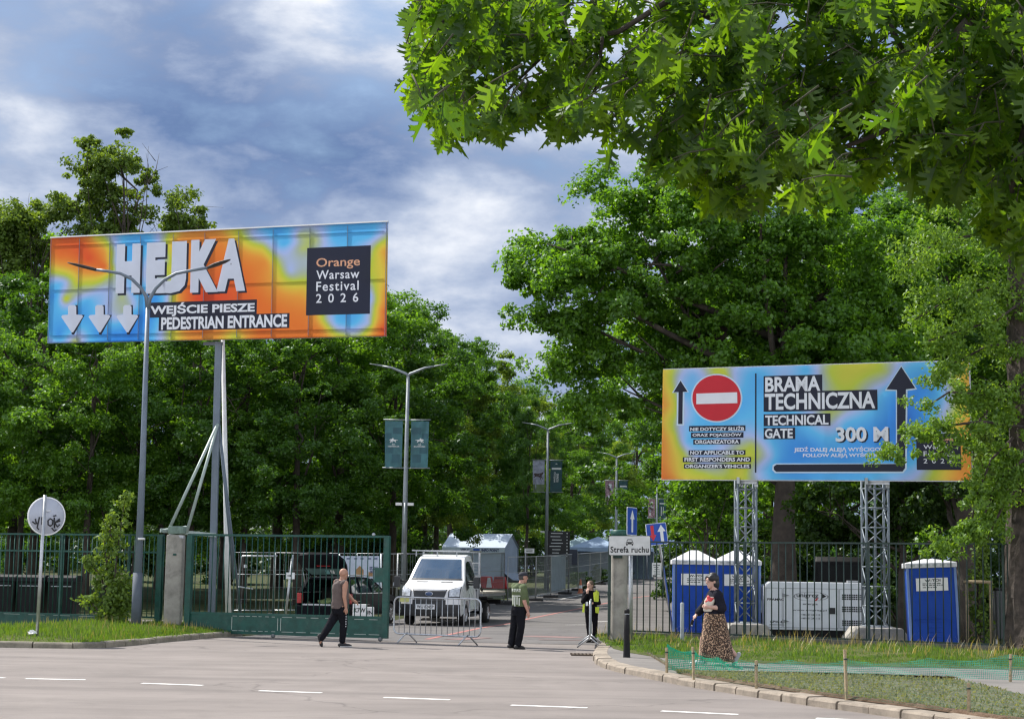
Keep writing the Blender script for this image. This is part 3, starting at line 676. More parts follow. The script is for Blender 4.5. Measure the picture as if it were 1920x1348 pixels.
Print(RB, org, .013).text('Orange', c5(1404, 438), c5(1560, 468), .02).build('orange_lettering', INKO, t)
fr_ = MB()
def br_(u0, v0, u1, v1, w, d): fr_.bar(RB.pt(u0, v0, d)-org, RB.pt(u1, v1, d)-org, w)
for u in (.003, .997): br_(u, 0, u, 1, .08, -.06)
for v in (.006, .994): br_(0, v, 1, v, .08, -.062)
for u in (.17, .34, .5, .66, .83): br_(u, .02, u, .98, .05, -.11)
br_(.01, .5, .99, .5, .05, -.16)
fr_.build('frame', STEEL, t)
def lattice(parent, c, w, d, h):       # square lattice tower
    b = MB(); cs = [(-w/2, -d/2), (w/2, -d/2), (w/2, d/2), (-w/2, d/2)]
    for x, y in cs: b.tube([(c.x+x, c.y+y, 0), (c.x+x, c.y+y, h)], .032, 8)
    n = 9; s = h/n
    for i in range(n):
        for (x0_, y0_), (x1_, y1_) in zip(cs, cs[1:]+cs[:1]):
            a, e = (c.x+x0_, c.y+y0_), (c.x+x1_, c.y+y1_)
            b.tube([(*a, i*s), (*e, i*s)], .016, 6)
            if i % 2: b.tube([(*a, i*s), (*e, (i+1)*s)], .016, 6)
            else: b.tube([(*e, i*s), (*a, (i+1)*s)], .016, 6)
    b.tube([(c.x, c.y, 0), (c.x, c.y, h)], .03, 8)
    b.build('lattice_tower', mat('tower_steel', (.20, .235, .265), .5, .35, .15, 6), parent)
for (x0_, x1_), Y, zb_ in (((1381, 1415), 46.0, .55), ((1621, 1662), 44.5, .55)):
    w = (x1_-x0_)/sc(Y); cx_ = X((x0_+x1_)/2, Y)-org.x; h = 7.6 if False else (P(1500, 790, Y).z)
    b0 = Vector((cx_, Y-org.y, 0)); lt = MB()
    lattice(t, b0, w, .55, 4.4)
    for o in t.children:
        if o.name.startswith('lattice_tower') and o.location.z == 0: o.location.z = zb_
    zb2 = RB.pt(.3, 0).z
    bm_ = MB()
    uu = RB.uv((x0_+x1_)/2, 890)[0]; dq = (w*.42)/RB.w
    for k_ in (-1, 1): bm_.bar(RB.pt(uu+k_*dq, -.06, -.24)-org, RB.pt(uu+k_*dq, .98, -.24)-org, .09)
    bm_.bar(RB.pt(uu-dq*1.3, -.02, -.17)-org, RB.pt(uu+dq*1.3, -.02, -.17)-org, .08); bm_.bar(RB.pt(uu-dq, -.035, .02)-org, RB.pt(uu-dq, .02, .02)-org, .07); bm_.build('upright', STEEL, t)
    # weathered ballast block with sloped shoulders
    f = MB(); hw = (.62 if x0_ < 1500 else .72); out = [(-hw, 0), (-hw, .26), (-hw*.74, .52), (hw*.7, .52), (hw, .24), (hw, 0)]
    f.prism([(cx_+u, v) for u, v in out], Y-org.y-.75, Y-org.y+.75); f.build('ballast_block', CONC, t, .03)
    MB().box((cx_, Y-org.y, .535), (w+.12, .75, .03)).build('base_plate', STEEL, t)
# ------------------------------------------------------------------ gate, fences, pillars
def line_thing(name, label, cat, A, B, group=None):
    a, b = Vector(A), Vector(B); d = b-a; t = thing(name, label, cat, a, math.atan2(d.y, d.x), group); return t, Vector((d.x, d.y, 0)).length
# left fence with kick panel and mid rail
A, Bq = base(-130, 49.6), base(306, 46.2)
t, L = line_thing('park_fence', 'green bar fence with solid kick panel at left, behind the round sign and sapling', 'fence', A, Bq)
H = 2.55; b = MB(); n = int(L/.155)
for i in range(n+1): b.tube([(i*L/n, 0, .42), (i*L/n, 0, H-.03)], .013, 6)
b.build('bars', GREEN, t)
for z in (H, 2.1, .42): MB().bar((0, 0, z), (L, 0, z), .045).build('rail', GREEN, t)
MB().box((L*.43, 0, .235), (L*.86, .02, .33)).build('kick_panel', GREEN, t)
b = MB()
for i in range(8): b.box((L*.86*(i+.5)/8, -.014, .075), (L*.86/8-.1, .012, .022)); b.box((L*.86*(i+.5)/8, -.014, .395), (L*.86/8-.3, .012, .014))
b.build('panel_edge', mat('scuffed_edge', (.42, .48, .43), .6), t)
for u in (.0, .29, .58, .86): MB().bar((L*u, .0, 0), (L*u, .0, H), .06).build('post', GREEN, t)
MB().box((L-.10, 0, 1.3), (.17, .12, 2.5)).build('post', GREEN, t, .008)

def pillar_cap(t, r): pass
pc = base(328, 45.9)
t = thing('gate_pillar', 'square weathered concrete pillar hinging the green gate at left', 'pillar', pc)
b = MB(); b.box((0, 0, 1.28), (.43, .42, 2.56), bev=.05); b.build('shaft', CONC, t)
MB().box((.02, 0, 2.68), (.40, .4, .2), bev=.03).build('cap', mat('mossy_green', (.17, .24, .20), .8, 0, .3, 6), t)
MB().bar((-.12, -.1, 2.05), (.05, -.24, 2.05), .05).build('hinge', GREEN, t)
MB().bar((-.16, -.06, 2.54), (.25, -.22, 2.50), .07).build('hinge', STEEL, t)

A, Bq = base(351, 45.5), base(728.5, 43.65)
t, L = line_thing('sliding_gate', 'open green barred gate leaf behind the walking man in the grey shirt', 'gate', A, Bq)
H = 2.56; b = MB(); n = 35
for i in range(n): b.tube([((i+.5)*L/n, 0, .60), ((i+.5)*L/n, 0, H)], .013, 6)
b.build('bars', GREEN, t)
MB().bar((0, 0, H), (L, 0, H), .055).build('rail', GREEN, t)
MB().bar((0, 0, .58), (L, 0, .58), .06).build('rail', GREEN, t)
MB().bar((0, 0, .115), (L, 0, .115), .07).build('rail', GREEN, t)
MB().box((L/2, 0, .35), (L-.1, .025, .40)).build('kick_panel', GREEN, t)
b = MB()
for x0_, x1_ in ((.24, .47), (.485, .98)):
    for zz_, ln in ((.53, .9), (.165, 1)):
        k = 7
        for i in range(k):
            s_ = L*(x0_+(x1_-x0_)*(i+.08)/k); e_ = L*(x0_+(x1_-x0_)*(i+.5+.4*rnd.random()*ln)/k); b.bar((s_, -.018, zz_), (e_, -.018, zz_), .012)
    for x_ in (x0_, x1_): b.bar((L*x_, -.018, .19), (L*x_, -.018, .5), .013)
b.build('panel_edge', mat('scuffed_edge', (.42, .48, .43), .6), t)
MB().box((.07, 0, 1.3), (.16, .14, 2.5)).build('end_post', GREEN, t, .008)
MB().box((L-.05, 0, 1.33), (.15, .12, 2.5)).build('end_post', GREEN, t, .008)
MB().box((L-.24, 0, 1.62), (.26, .06, .36)).build('lock_plate', GREEN, t, .008)
for u in (L-.16, L*.45): MB().lathe([(.0, -.03), (.05, -.03), (.055, 0), (.05, .03), (0, .03)], 14, (u, -.03, .06), 'y').build('roller', mat('roller_grey', (.16, .17, .17), .6, .3), t)
MB().sphere((L-.42, 0, H+.05), .045).build('finial', STEEL, t)

pr_ = base(1161, 42.4)
t = thing('gate_pillar', 'round concrete gate pillar with green cap behind the white zone sign', 'pillar', pr_)
MB().lathe([(.215, -.1), (.215, .3), (.205, 1.4), (.20, 2.60)], 28).build('shaft', CONC, t)
MB().lathe([(.0, 2.60), (.20, 2.60), (.20, 2.77), (.16, 2.79), (0, 2.79)], 28).build('cap', GREEN, t)
MB().box((-.05, -.19, 2.15), (.22, .12, .07), bev=.01).build('hinge', DARKGREEN, t)
t = thing('gate_post', 'dark green steel gate stop post in front of the round concrete pillar', 'post', base(1143, 42.2))
MB().box((0, 0, 1.2), (.07, .08, 2.44), bev=.006).build('post', DARKGREEN, t)
MB().box((-.005, -.03, 1.28), (.09, .05, .1), bev=.005).build('latch', DARKGREEN, t)

# railing on a plinth at right
A, Bq = fenceR(-.035), fenceR(1.0)
A = Vector((base(1183, 44.9).x, 44.9, 0)); Bq = Vector((base(1889, 39.5).x, 39.5, 0))
t, L = line_thing('park_railing', 'dark railing on a low concrete plinth in front of the blue toilets and generator', 'railing', A, Bq)
b = MB(); n = 52
for i in range(n+1): b.tube([(i*L/n, 0, .30), (i*L/n, 0, 2.55)], .0155, 6)
b.build('bars', DARKGREEN, t)
for z in (2.55, .32): MB().bar((0, 0, z), (L, 0, z), .04).build('rail', DARKGREEN, t)
MB().box((L/2, 0, .14), (L, .24, .32), bev=.02).build('plinth', mat('dark_plinth', (.12, .115, .10), .9, 0, .3, 2, .5, 60), t)
for u in (0, .33, .66, .99): MB().bar((L*u, 0, .3), (L*u, 0, 2.58), .05).build('post', DARKGREEN, t)

# ------------------------------------------------------------------ street lamps
def lamp_head(mb, p, d, s=1.0):
    d = Vector(d).normalized(); x = d.cross(Vector((0, 0, 1))).normalized(); u = x.cross(d)
    prof = [(0, .05, .05), (.12, .09, .055), (.40, .16, .05), (.72, .15, .035), (.95, .06, .02), (1.0, .01, .01)]
    vs = []
    for l, w, h in prof:
        for j in range(8):
            a = 2*math.pi*j/8; vs.append(Vector(p)+d*l*s*.95+x*math.cos(a)*w*s+u*math.sin(a)*h*s)
    k = len(prof); mb.add(vs, [(i*8+j, i*8+(j+1) % 8, (i+1)*8+(j+1) % 8, (i+1)*8+j) for i in range(k-1) for j in range(8)] + [tuple(range(8))], True)
lb = base(259, 45.0, .22)
t = thing('street_lamp', 'tall dark grey double lamp in the grass, its curved arms crossing the left billboard', 'street lamp', lb)
q = lambda x, y, Y=45.0: P(x, y, Y)-lb
MB().tube([(0, 0, -.2), q(268, 860), q(277, 575)], [.115, .078, .055], 14).build('pole', STEELB, t)
MB().tube([(0, 0, -.2), (0, 0, 1.35)], [.128, .124], 14).build('pole_sleeve', mat('sleeve_grey', (.10, .118, .145), .65, spec=.2), t)
MB().tube([q(264.3, 1012)+Vector((0, -.01, 0)), q(264.4, 1008)+Vector((0, -.01, 0))], .104, 14).build('band', WHITE, t)
MB().tube([q(277, 580), q(274, 556), q(264, 540), q(248, 524), q(226, 513), q(200, 508.5), q(178, 506)], [.055, .05, .046, .043, .041, .039, .037], 10).build('lamp_arm', STEELB, t)
MB().tube([q(277, 580), q(281, 560), q(292, 541), q(308, 525), q(330, 513), q(360, 507), q(392, 502)], [.055, .05, .046, .043, .041, .039, .037], 10).build('lamp_arm', STEELB, t)
HEAD = mat('lamp_head_dark', (.035, .037, .04), .5, 0, .1, 6)
h = MB(); lamp_head(h, q(180, 506), q(128, 495)-q(180, 506)+Vector((0, -.25, 0)), .78); h.build('lamp_head', HEAD, t)
h = MB(); lamp_head(h, q(390, 502), q(436, 491)-q(390, 502)+Vector((0, -.35, 0)), .78); h.build('lamp_head', HEAD, t)

BANM = mat('banner_teal', (.045, .145, .165), .6, 0, .28, 2.2)
BAND = mat('banner_dark', (.022, .075, .085), .6, 0, .2, 2.2)
BANW = mat('banner_print', (.70, .72, .72), .6, 0, .05, 3)
BANP = mat('photo_lilac', (.34, .36, .46), .6, 0, .35, 5); BANG = mat('photo_green', (.14, .20, .09), .6, 0, .2, 5); BROWN = mat('photo_brown', (.07, .045, .045), .6, 0, .3, 8)
PINK = mat('photo_pink', (.36, .22, .25), .6, 0, .6, 9)
HORSE = [(-1, .25), (-.93, .42), (-.78, .50), (-.66, .72), (-.55, .62), (-.42, .66), (-.30, .95), (-.12, 1.02), (-.02, .88), (.02, .66), (-.08, .52), (.30, .46), (.62, .40), (1.05, .30), (1.0, .20), (.68, .18), (.52, .05), (.46, -.25), (.62, -.55), (.50, -.60), (.30, -.28), (.16, -.08), (-.22, -.12),
         (-.34, -.42), (-.12, -.62), (-.22, -.70), (-.5, -.42), (-.5, -.15), (-.72, -.40), (-.66, -.72), (-.78, -.72), (-.88, -.38), (-.66, .02), (-.62, .22), (-.78, .20)]
def banner(t, side, kind, z0, z1, w, gap):
    sx_ = -1 if side < 0 else 1
    xa, xb = gap*sx_, (gap+w)*sx_
    N_, M_ = 14, 16; b = MB()
    def pt(u, v, d=0.0):
        fold = .03*math.sin((u*5.5+(1-v)*3)*2.2)*(v if side > 0 else (1-v))*u*1.2
        sl = -.03*side*(1-v) if side < 0 else .02*(1-v)
        return Vector((xa+(xb-xa)*u+sl*u*sx_*(-1 if side < 0 else -1), -fold*1.0-d, z0+(z1-z0)*v))
    b.v = [tuple(pt(i/N_, j/M_)) for j in range(M_+1) for i in range(N_+1)]
    b.f = [(j*(N_+1)+i, j*(N_+1)+i+1, (j+1)*(N_+1)+i+1, (j+1)*(N_+1)+i) for j in range(M_) for i in range(N_)]
    b.smooth = [True]*len(b.f)
    bo = b.build('banner', BAND if kind in (1, 3) else (BANM if kind == 0 else (BANP if kind == 2 else PINK)), t, fix=False)
    def patch(u0, v0, u1, v1, m, nm, lift=.006):
        g_ = MB(); k = 6
        g_.v = [tuple(pt(u0+(u1-u0)*i/k, v0+(v1-v0)*j/k, lift)) for j in range(k+1) for i in range(k+1)]
        g_.f = [(j*(k+1)+i, j*(k+1)+i+1, (j+1)*(k+1)+i+1, (j+1)*(k+1)+i) for j in range(k) for i in range(k)]
        g_.build(nm, m, bo, fix=False)
    fl = (lambda u: 1-u) if side < 0 else (lambda u: u)     # picture's own left to right
    if kind == 0:
        e = MB(); e.add([pt(fl(.5+.25*(x if side < 0 else -x)), .57+.058*y, .012) for x, y in HORSE], [tuple(range(len(HORSE)))]); e.build('horse_emblem', BANW, bo, fix=False)
        g_ = MB(); put_text(g_, 'TOR', (.40, .480, .60, .505), lambda u, v: pt(fl(u), v, .012), .03, 1, side < 0)
        put_text(g_, 'SŁUŻEWIEC', (.17, .437, .83, .472), lambda u, v: pt(fl(u), v, .012), .03, 1, side < 0); g_.build('lettering', BANW, bo, fix=False)
        for u0, v0, u1, v1 in ((.05, .72, .55, .86), (.5, .3, .95, .43), (.1, .1, .6, .28), (.62, .62, .97, .74)): patch(u0, v0, u1, v1, mat('banner_teal_dark', (.028, .10, .125), .6, 0, .2, 2), 'pattern', .003)
    elif kind == 1:
        patch(.12, .72, .92, .78, BANW, 'stripe')
        e = MB(); e.add([pt(.5-.1*x, .90+.025*y, .008) for x, y in HORSE], [tuple(range(len(HORSE)))]); e.build('horse_emblem', BANW, bo, fix=False)
        g_ = MB()
        put_text(g_, 'WYŚCIGI', (.18, .30, .55, .55), lambda u, v: pt(.36+(.42-v)*.8, .14+u*.9, .008), .02)
        put_text(g_, 'KONNE', (.18, .30, .48, .55), lambda u, v: pt(.62+(.42-v)*.8, .16+u*.9, .008), .02); g_.build('lettering', BANW, bo, fix=False)
    elif kind == 2:
        patch(0, 0, 1, .24, BANG, 'turf_print')
        hb = [(-1, .3), (-.9, .55), (-.6, .6), (-.3, .5), (.2, .55), (.55, .62), (.8, .8), (1.0, .7), (.9, .45), (.72, .3), (.6, .05), (.75, -.3), (.95, -.55), (.85, -.62), (.6, -.35), (.4, 0), (.5, -.5), (.62, -.9), (.5, -.92), (.3, -.3), (-.3, -.02), (-.7, -.12), (-1.0, -.32), (-1.05, -.2), (-.75, .05), (-.85, .2)]
        e = MB(); e.add([pt(fl(.5+.42*x), .5+.17*y, .01) for x, y in hb], [tuple(range(len(hb)))]); e.build('running_horse_print', BROWN, bo, fix=False)
    elif kind == 4:
        for i_ in range(12):
            u, v = rnd.uniform(.1, .7), rnd.uniform(.05, .75); patch(u, v, u+rnd.uniform(.1, .3), v+rnd.uniform(.05, .14), rnd.choice([BANW, BROWN, BANP, BROWN]), 'rider_print', .004+.001*i_)
        patch(.3, .78, .62, .86, BANW, 'helmet_print', .02)
    elif kind == 3:
        patch(.15, .74, .92, .8, BANW, 'stripe'); patch(.32, .12, .42, .6, BANW, 'stripe'); patch(.6, .2, .68, .6, BANW, 'stripe')
    return bo
LAMPM = mat('lamp_pole_grey', (.24, .27, .29), .45, .3, .1, 5)
lampdefs = [(757, 64.6, 'double grey lamp with teal horse emblem banners behind the white truck', (0, 0)),
            (1024, 97, 'double grey lamp with a running horse banner beside the dark notice board', (2, 1)),
            (1154.5, 129.5, 'double grey lamp with a pinkish rider banner, seen above the round pillar', (4, 3)),
            (1231, 162, 'distant double lamp with banners, seen behind the leaning blue sign', (4, 3)),
            (1273, 194, 'farthest double lamp with one pale banner beside the leafy lit branch', (4, None))]
proto = None
for i, (px_, Y, lab, kinds) in enumerate(lampdefs):
    bs_ = base(px_, Y); bs_.z = (0.72 if i == 1 else bs_.z) if False else bs_.z
    t = thing('street_lamp', lab, 'street lamp', bs_, -.10, 'double lamps along the avenue')
    n_ = 12 if i < 2 else 8
    MB().tube([(0, 0, -.1), (0, 0, 8.75)], [.115, .058], n_).build('pole', LAMPM, t)
    for s_ in (-1, 1):
        MB().tube([(0, 0, 8.72), (.08*s_, 0, 8.8), (.62*s_, 0, 9.02), (.98*s_, 0, 9.08)], [.06, .05, .04, .035], 8).build('lamp_arm', LAMPM, t)
        h = MB(); lamp_head(h, (.95*s_, 0, 9.08), (1*s_, 0, .17), .55); h.build('lamp_head', LAMPM, t)
    for s_, k_ in zip((-1, 1), kinds):
        if k_ is None: continue
        banner(t, s_, k_, 5.35, 7.05, .66, .16)
        for z_ in (5.32, 7.09): MB().tube([(.0, 0, z_), (.88*s_, 0, z_+.01)], .022, 6).build('banner_arm', LAMPM, t)
    if i < 2:
        for s_ in ((-1, 1) if i == 0 else (-1,)):
            MB().box((.22*s_, -.1, 4.0 if i == 0 else 3.15), (.22, .12, .10), bev=.01).build('camera', WHITE, t)
    if i == 0: MB().tube([(.02, -.11, 2.6), (.02, -.11, 4.05)], .05, 8).build('conduit', LAMPM, t)

# ------------------------------------------------------------------ road signs, bollard
SIGNB = mat('sign_back', (.40, .43, .50), .45, .3, .06, 5); BLUE = mat('sign_blue', (.012, .075, .42), .35, 0, .06, 4); SREDm = mat('sign_red', (.62, .03, .05), .35, 0, .05, 4); SWH = mat('sign_white', (.78, .80, .82), .35, 0, .04, 4)
INK = mat('black_ink', (.012, .012, .014), .5, 0, .1, 6)
sb = base(75, 39.4, .2)
t = thing('road_sign', 'back of a round sign with black scribbled tags on a leaning pole in the grass', 'road sign', sb)
q = lambda x, y, Y=39.4: P(x, y, Y)-sb
MB().tube([(0, 0, -.2), q(84.5, 928)], .038, 12).build('pole', STEEL, t)
ctr = q(86, 967.5); yaw = Matrix.Rotation(R(33), 3, 'Z'); rr = .415
d = MB(); d.lathe([(0, -.012), (rr, -.012), (rr+.012, 0), (rr, .012), (0, .012)], 48, axis='y'); d.map(lambda v: yaw @ v + ctr + Vector((0, .055, 0)))
d.build('disc', SIGNB, t)
rim = MB(); rim.lathe([(rr-.012, -.016), (rr+.014, -.02), (rr+.016, .01), (rr-.012, .01)], 48, axis='y'); rim.map(lambda v: yaw @ v + ctr + Vector((0, .055, 0))); rim.build('rim', SWH, t)
g = MB()
def stroke(pts, w=.016):
    ps = [yaw @ Vector((x*rr, -.020, y*rr)) + ctr + Vector((0, .055, 0)) for x, y in pts]; g.tube(ps, [w]*len(ps), 6)
for s_ in ([(-.78, -.30), (-.62, -.42), (-.45, -.38), (-.40, -.05)], [(-.45, -.38), (-.50, -.62), (-.40, -.72)], [(-.62, -.15), (-.55, -.40)], [(-.26, -.05), (-.24, -.45), (-.12, -.60)], [(-.15, -.1), (-.13, -.5)],
           [(.22, -.52), (.10, -.45), (.08, -.22), (.2, -.12), (.34, -.2), (.34, -.42), (.22, -.52)], [(.42, -.05), (.46, -.62)], [(.46, -.34), (.72, -.12)], [(.46, -.34), (.62, -.55), (.74, -.42)], [(.36, .02), (.52, .06)], [(.55, -.30), (.75, -.22)], [(.30, -.62), (.46, -.78), (.56, -.70)]): stroke(s_)
g.build('scribble', INK, t)
MB().bar(ctr+Vector((-.06, .02, .12)), ctr+Vector((.1, .02, .12)), .03).build('bracket', STEEL, t)
pp = base(66, 39.3, .2)
b = MB(); b.sphere((0, 0, .05), (.09, .06, .05), 8, 5)
for i, v in enumerate(b.v): b.v[i] = (v[0]*(1+.5*rnd.uniform(-1, 1)), v[1]*(1+.5*rnd.uniform(-1, 1)), v[2]*(1+.4*rnd.uniform(-1, 1)))
b.smooth = [False]*len(b.f); o = b.build('crumpled_paper', WHITE); o.location = pp; tag(o, 'crumpled white paper lying at the foot of the round sign', 'litter')

def plate(t, c, w, h, m, rim, rot, th=.012, rr_=.03):
    bm = bmesh.new(); out = []
    for sx_, sz_ in ((1, 1), (-1, 1), (-1, -1), (1, -1)):
        for k in range(4):
            a = math.atan2(sz_, sx_) - math.pi/4 + math.pi/2*k/3; out.append((sx_*(w/2-rr_)+rr_*math.cos(a), sz_*(h/2-rr_)+rr_*math.sin(a)))
    MB().prism(out, -th/2, th/2).map(lambda v: rot @ v + c).build('plate_rim', rim, t)
    s_ = [(x*(1-.05*min(w, h)/w), z*(1-.05*min(w, h)/h)) for x, z in out]
    MB().prism(s_, -th/2-.004, -th/2+.002).map(lambda v: rot @ v + c).build('plate', m, t)
    return lambda x, z: rot @ Vector((x, -th/2-.007, z)) + c
zb_ = base(1181.5, 41.6, .12)
t = thing('zone_sign', 'white parking zone sign reading Strefa ruchu with a car symbol', 'road sign', zb_)
q = lambda x, y, Y=41.5: P(x, y, Y)-zb_
MB().tube([(0, 0, -.1), q(1181.7, 1008, 41.6)], .032, 12).build('pole', STEEL, t)
fn = plate(t, q(1180.5, 1022.5), .99, .465, mat('sign_grey_white', (.60, .60, .60), .4), INK, Matrix.Rotation(R(-1.0), 3, 'Y') @ Matrix.Rotation(R(4), 3, 'Z'))
g = MB(); put_text(g, 'Strefa ruchu', (-.455, -.165, .45, -.02), fn, .028, 1.08); g.build('lettering', INK, t)
g = MB()
for pl_ in ([(-.075, .07), (.075, .07), (.062, .135), (.045, .148), (-.045, .148), (-.062, .135)], [(-.088, .03), (.088, .03), (.088, .075), (-.088, .075)], [(-.08, .0), (-.05, .0), (-.05, .035), (-.08, .035)], [(.05, 0), (.08, 0), (.08, .035), (.05, .035)]): g.add([fn(x, z) for x, z in pl_], [tuple(range(len(pl_)))])
g.build('car_symbol', INK, t)
g = MB(); g.add([fn(x, z)+Vector((0, -.002, 0)) for x, z in ((-.058, .085), (.058, .085), (.048, .128), (-.048, .128))], [(0, 1, 2, 3)])
for s_ in (-1, 1): g.add([fn(s_*.062+.014*math.cos(a*math.pi/4), .054+.012*math.sin(a*math.pi/4))+Vector((0, -.002, 0)) for a in range(8)], [tuple(range(8))])
g.build('car_symbol_window', mat('sign_grey_white', (.60, .60, .60), .4), t)

ob_ = base(1185.5, 41.95, .12)
t = thing('one_way_sign', 'narrow looking blue one way sign with upright white arrow above the zone sign', 'road sign', ob_)
q = lambda x, y, Y=41.95: P(x, y, Y)-ob_
MB().tube([(0, .03, -.1), q(1185, 958)+Vector((0, .04, 0))], .026, 10).build('pole', STEEL, t)
fn = plate(t, q(1184.7, 977, 41.75), .62, .66, BLUE, SWH, Matrix.Rotation(R(64), 3, 'Z'))
g = MB(); g.add([fn(x, z) for x, z in ((-.055, -.26), (.055, -.26), (.055, .05), (.14, .05), (0, .27), (-.14, .05), (-.055, .05))], [tuple(range(7))]); g.build('arrow', SWH, t)

pb_ = base(1262, 47.6)
t = thing('priority_sign', 'leaning blue square sign with red and white arrows on a tilted pole', 'road sign', pb_)
q = lambda x, y, Y=47.6: P(x, y, Y)-pb_
MB().tube([q(1262, 1188), q(1237, 1022, 47.2), q(1234, 990, 47.1)], .034, 10).build('pole', STEEL, t)
fn = plate(t, q(1231.5, 1001, 47.0), .60, .58, BLUE, SWH, Matrix.Rotation(R(-7), 3, 'Y') @ Matrix.Rotation(R(20), 3, 'Z'))
g = MB(); g.add([fn(.14+x*.9, z*.95) for x, z in ((-.05, -.25), (.05, -.25), (.05, .06), (.135, .06), (0, .25), (-.135, .06), (-.05, .06))], [tuple(range(7))]); g.build('white_arrow', SWH, t)
g = MB(); g.add([fn(-.125+x*.75, -z*.82+.03) for x, z in ((-.06, -.25), (.06, -.25), (.06, .06), (.135, .06), (0, .25), (-.135, .06), (-.06, .06))], [tuple(range(7))]); g.build('red_arrow', SREDm, t)
nb_ = fenceR(.055); nb_ = P(1231, 1068, 45.0)
t = thing('notice_sheet', 'white printed notice hung on the railing under the leaning blue sign', 'notice', nb_)
MB().box((0, -.06, 0), (.24, .006, .36)).build('sheet', WHITE, t)
g = MB()
for i in range(5): g.box((rnd.uniform(-.02, .02), -.066, .12-.055*i), (.15+rnd.uniform(-.03, .03), .002, .014))
g.box((-.05, -.066, -.15), (.09, .002, .035)); g.build('print', INK, t)

bo_ = GP(1175, 1232)
t = thing('bollard', 'black tapered bollard on the pavement in front of the round pillar', 'bollard', bo_)
MB().lathe([(.075, 0), (.07, .02), (.058, .55), (.053, .84), (.045, .845), (.045, .865), (.054, .87), (.054, .93), (.03, .955), (0, .958)], 20).build('body', BLACK, t)
MB().lathe([(.0465, .848), (.0465, .862)], 20).build('reflective_ring', STEEL, t)
t = thing('marker_post', 'short grey stub post in the grass before the blue toilets', 'post', base(1279.5, 41.9, .1))
MB().lathe([(.045, 0), (.045, .98), (.03, 1.0), (0, 1.0)], 12).build('post', mat('grey_stub', (.30, .33, .34), .8), t)

# ------------------------------------------------------------------ crowd barriers
def barrier(label, A, Bq, group):
    t, L = line_thing('crowd_barrier', label, 'barrier', A, Bq, group)
    r_ = .14; z0, z1 = .22, 1.10; ps = []
    for cx_, cz, a0 in ((L-r_, z1-r_, 90), (L-r_, z0+r_, 0), (r_, z0+r_, -90), (r_, z1-r_, 180)):
        for k in range(6): a = R(a0-18*k); ps.append((cx_+r_*math.cos(a), 0, cz+r_*math.sin(a)))
    ps.append(ps[0]); MB().tube(ps, .021, 8, False).build('frame', STEEL, t)
    b = MB(); n = 15
    for i in range(1, n+1): b.tube([(L*i/(n+1), 0, z0), (L*i/(n+1), 0, z1)], .009, 6)
    b.build('bars', STEEL, t)
    for u in (.16, .86):
        f = MB()
        for s_ in (-1, 1): f.tube([(L*u, 0, z0+.03), (L*u+.03*s_, s_*.07, z0-.02), (L*u+.07*s_, s_*.30, .015)], .019, 8)
        f.build('foot', STEEL, t)
    for z in (.45, .85): MB().tube([(L+.0, 0, z-.05), (L+.035, 0, z-.05), (L+.035, 0, z+.05), (L, 0, z+.05)], .008, 6).build('hook', STEEL, t)
    return t
barrier('steel crowd barrier standing across the gateway before the white truck', base(741, 43.3), base(903, 41.9), 'crowd barriers in the gateway')
barrier('steel crowd barrier seen end on beside the woman in the hi vis vest', base(1107, 41.5), base(1104.5, 44.0) + Vector((.06, 0, 0)), 'crowd barriers in the gateway')

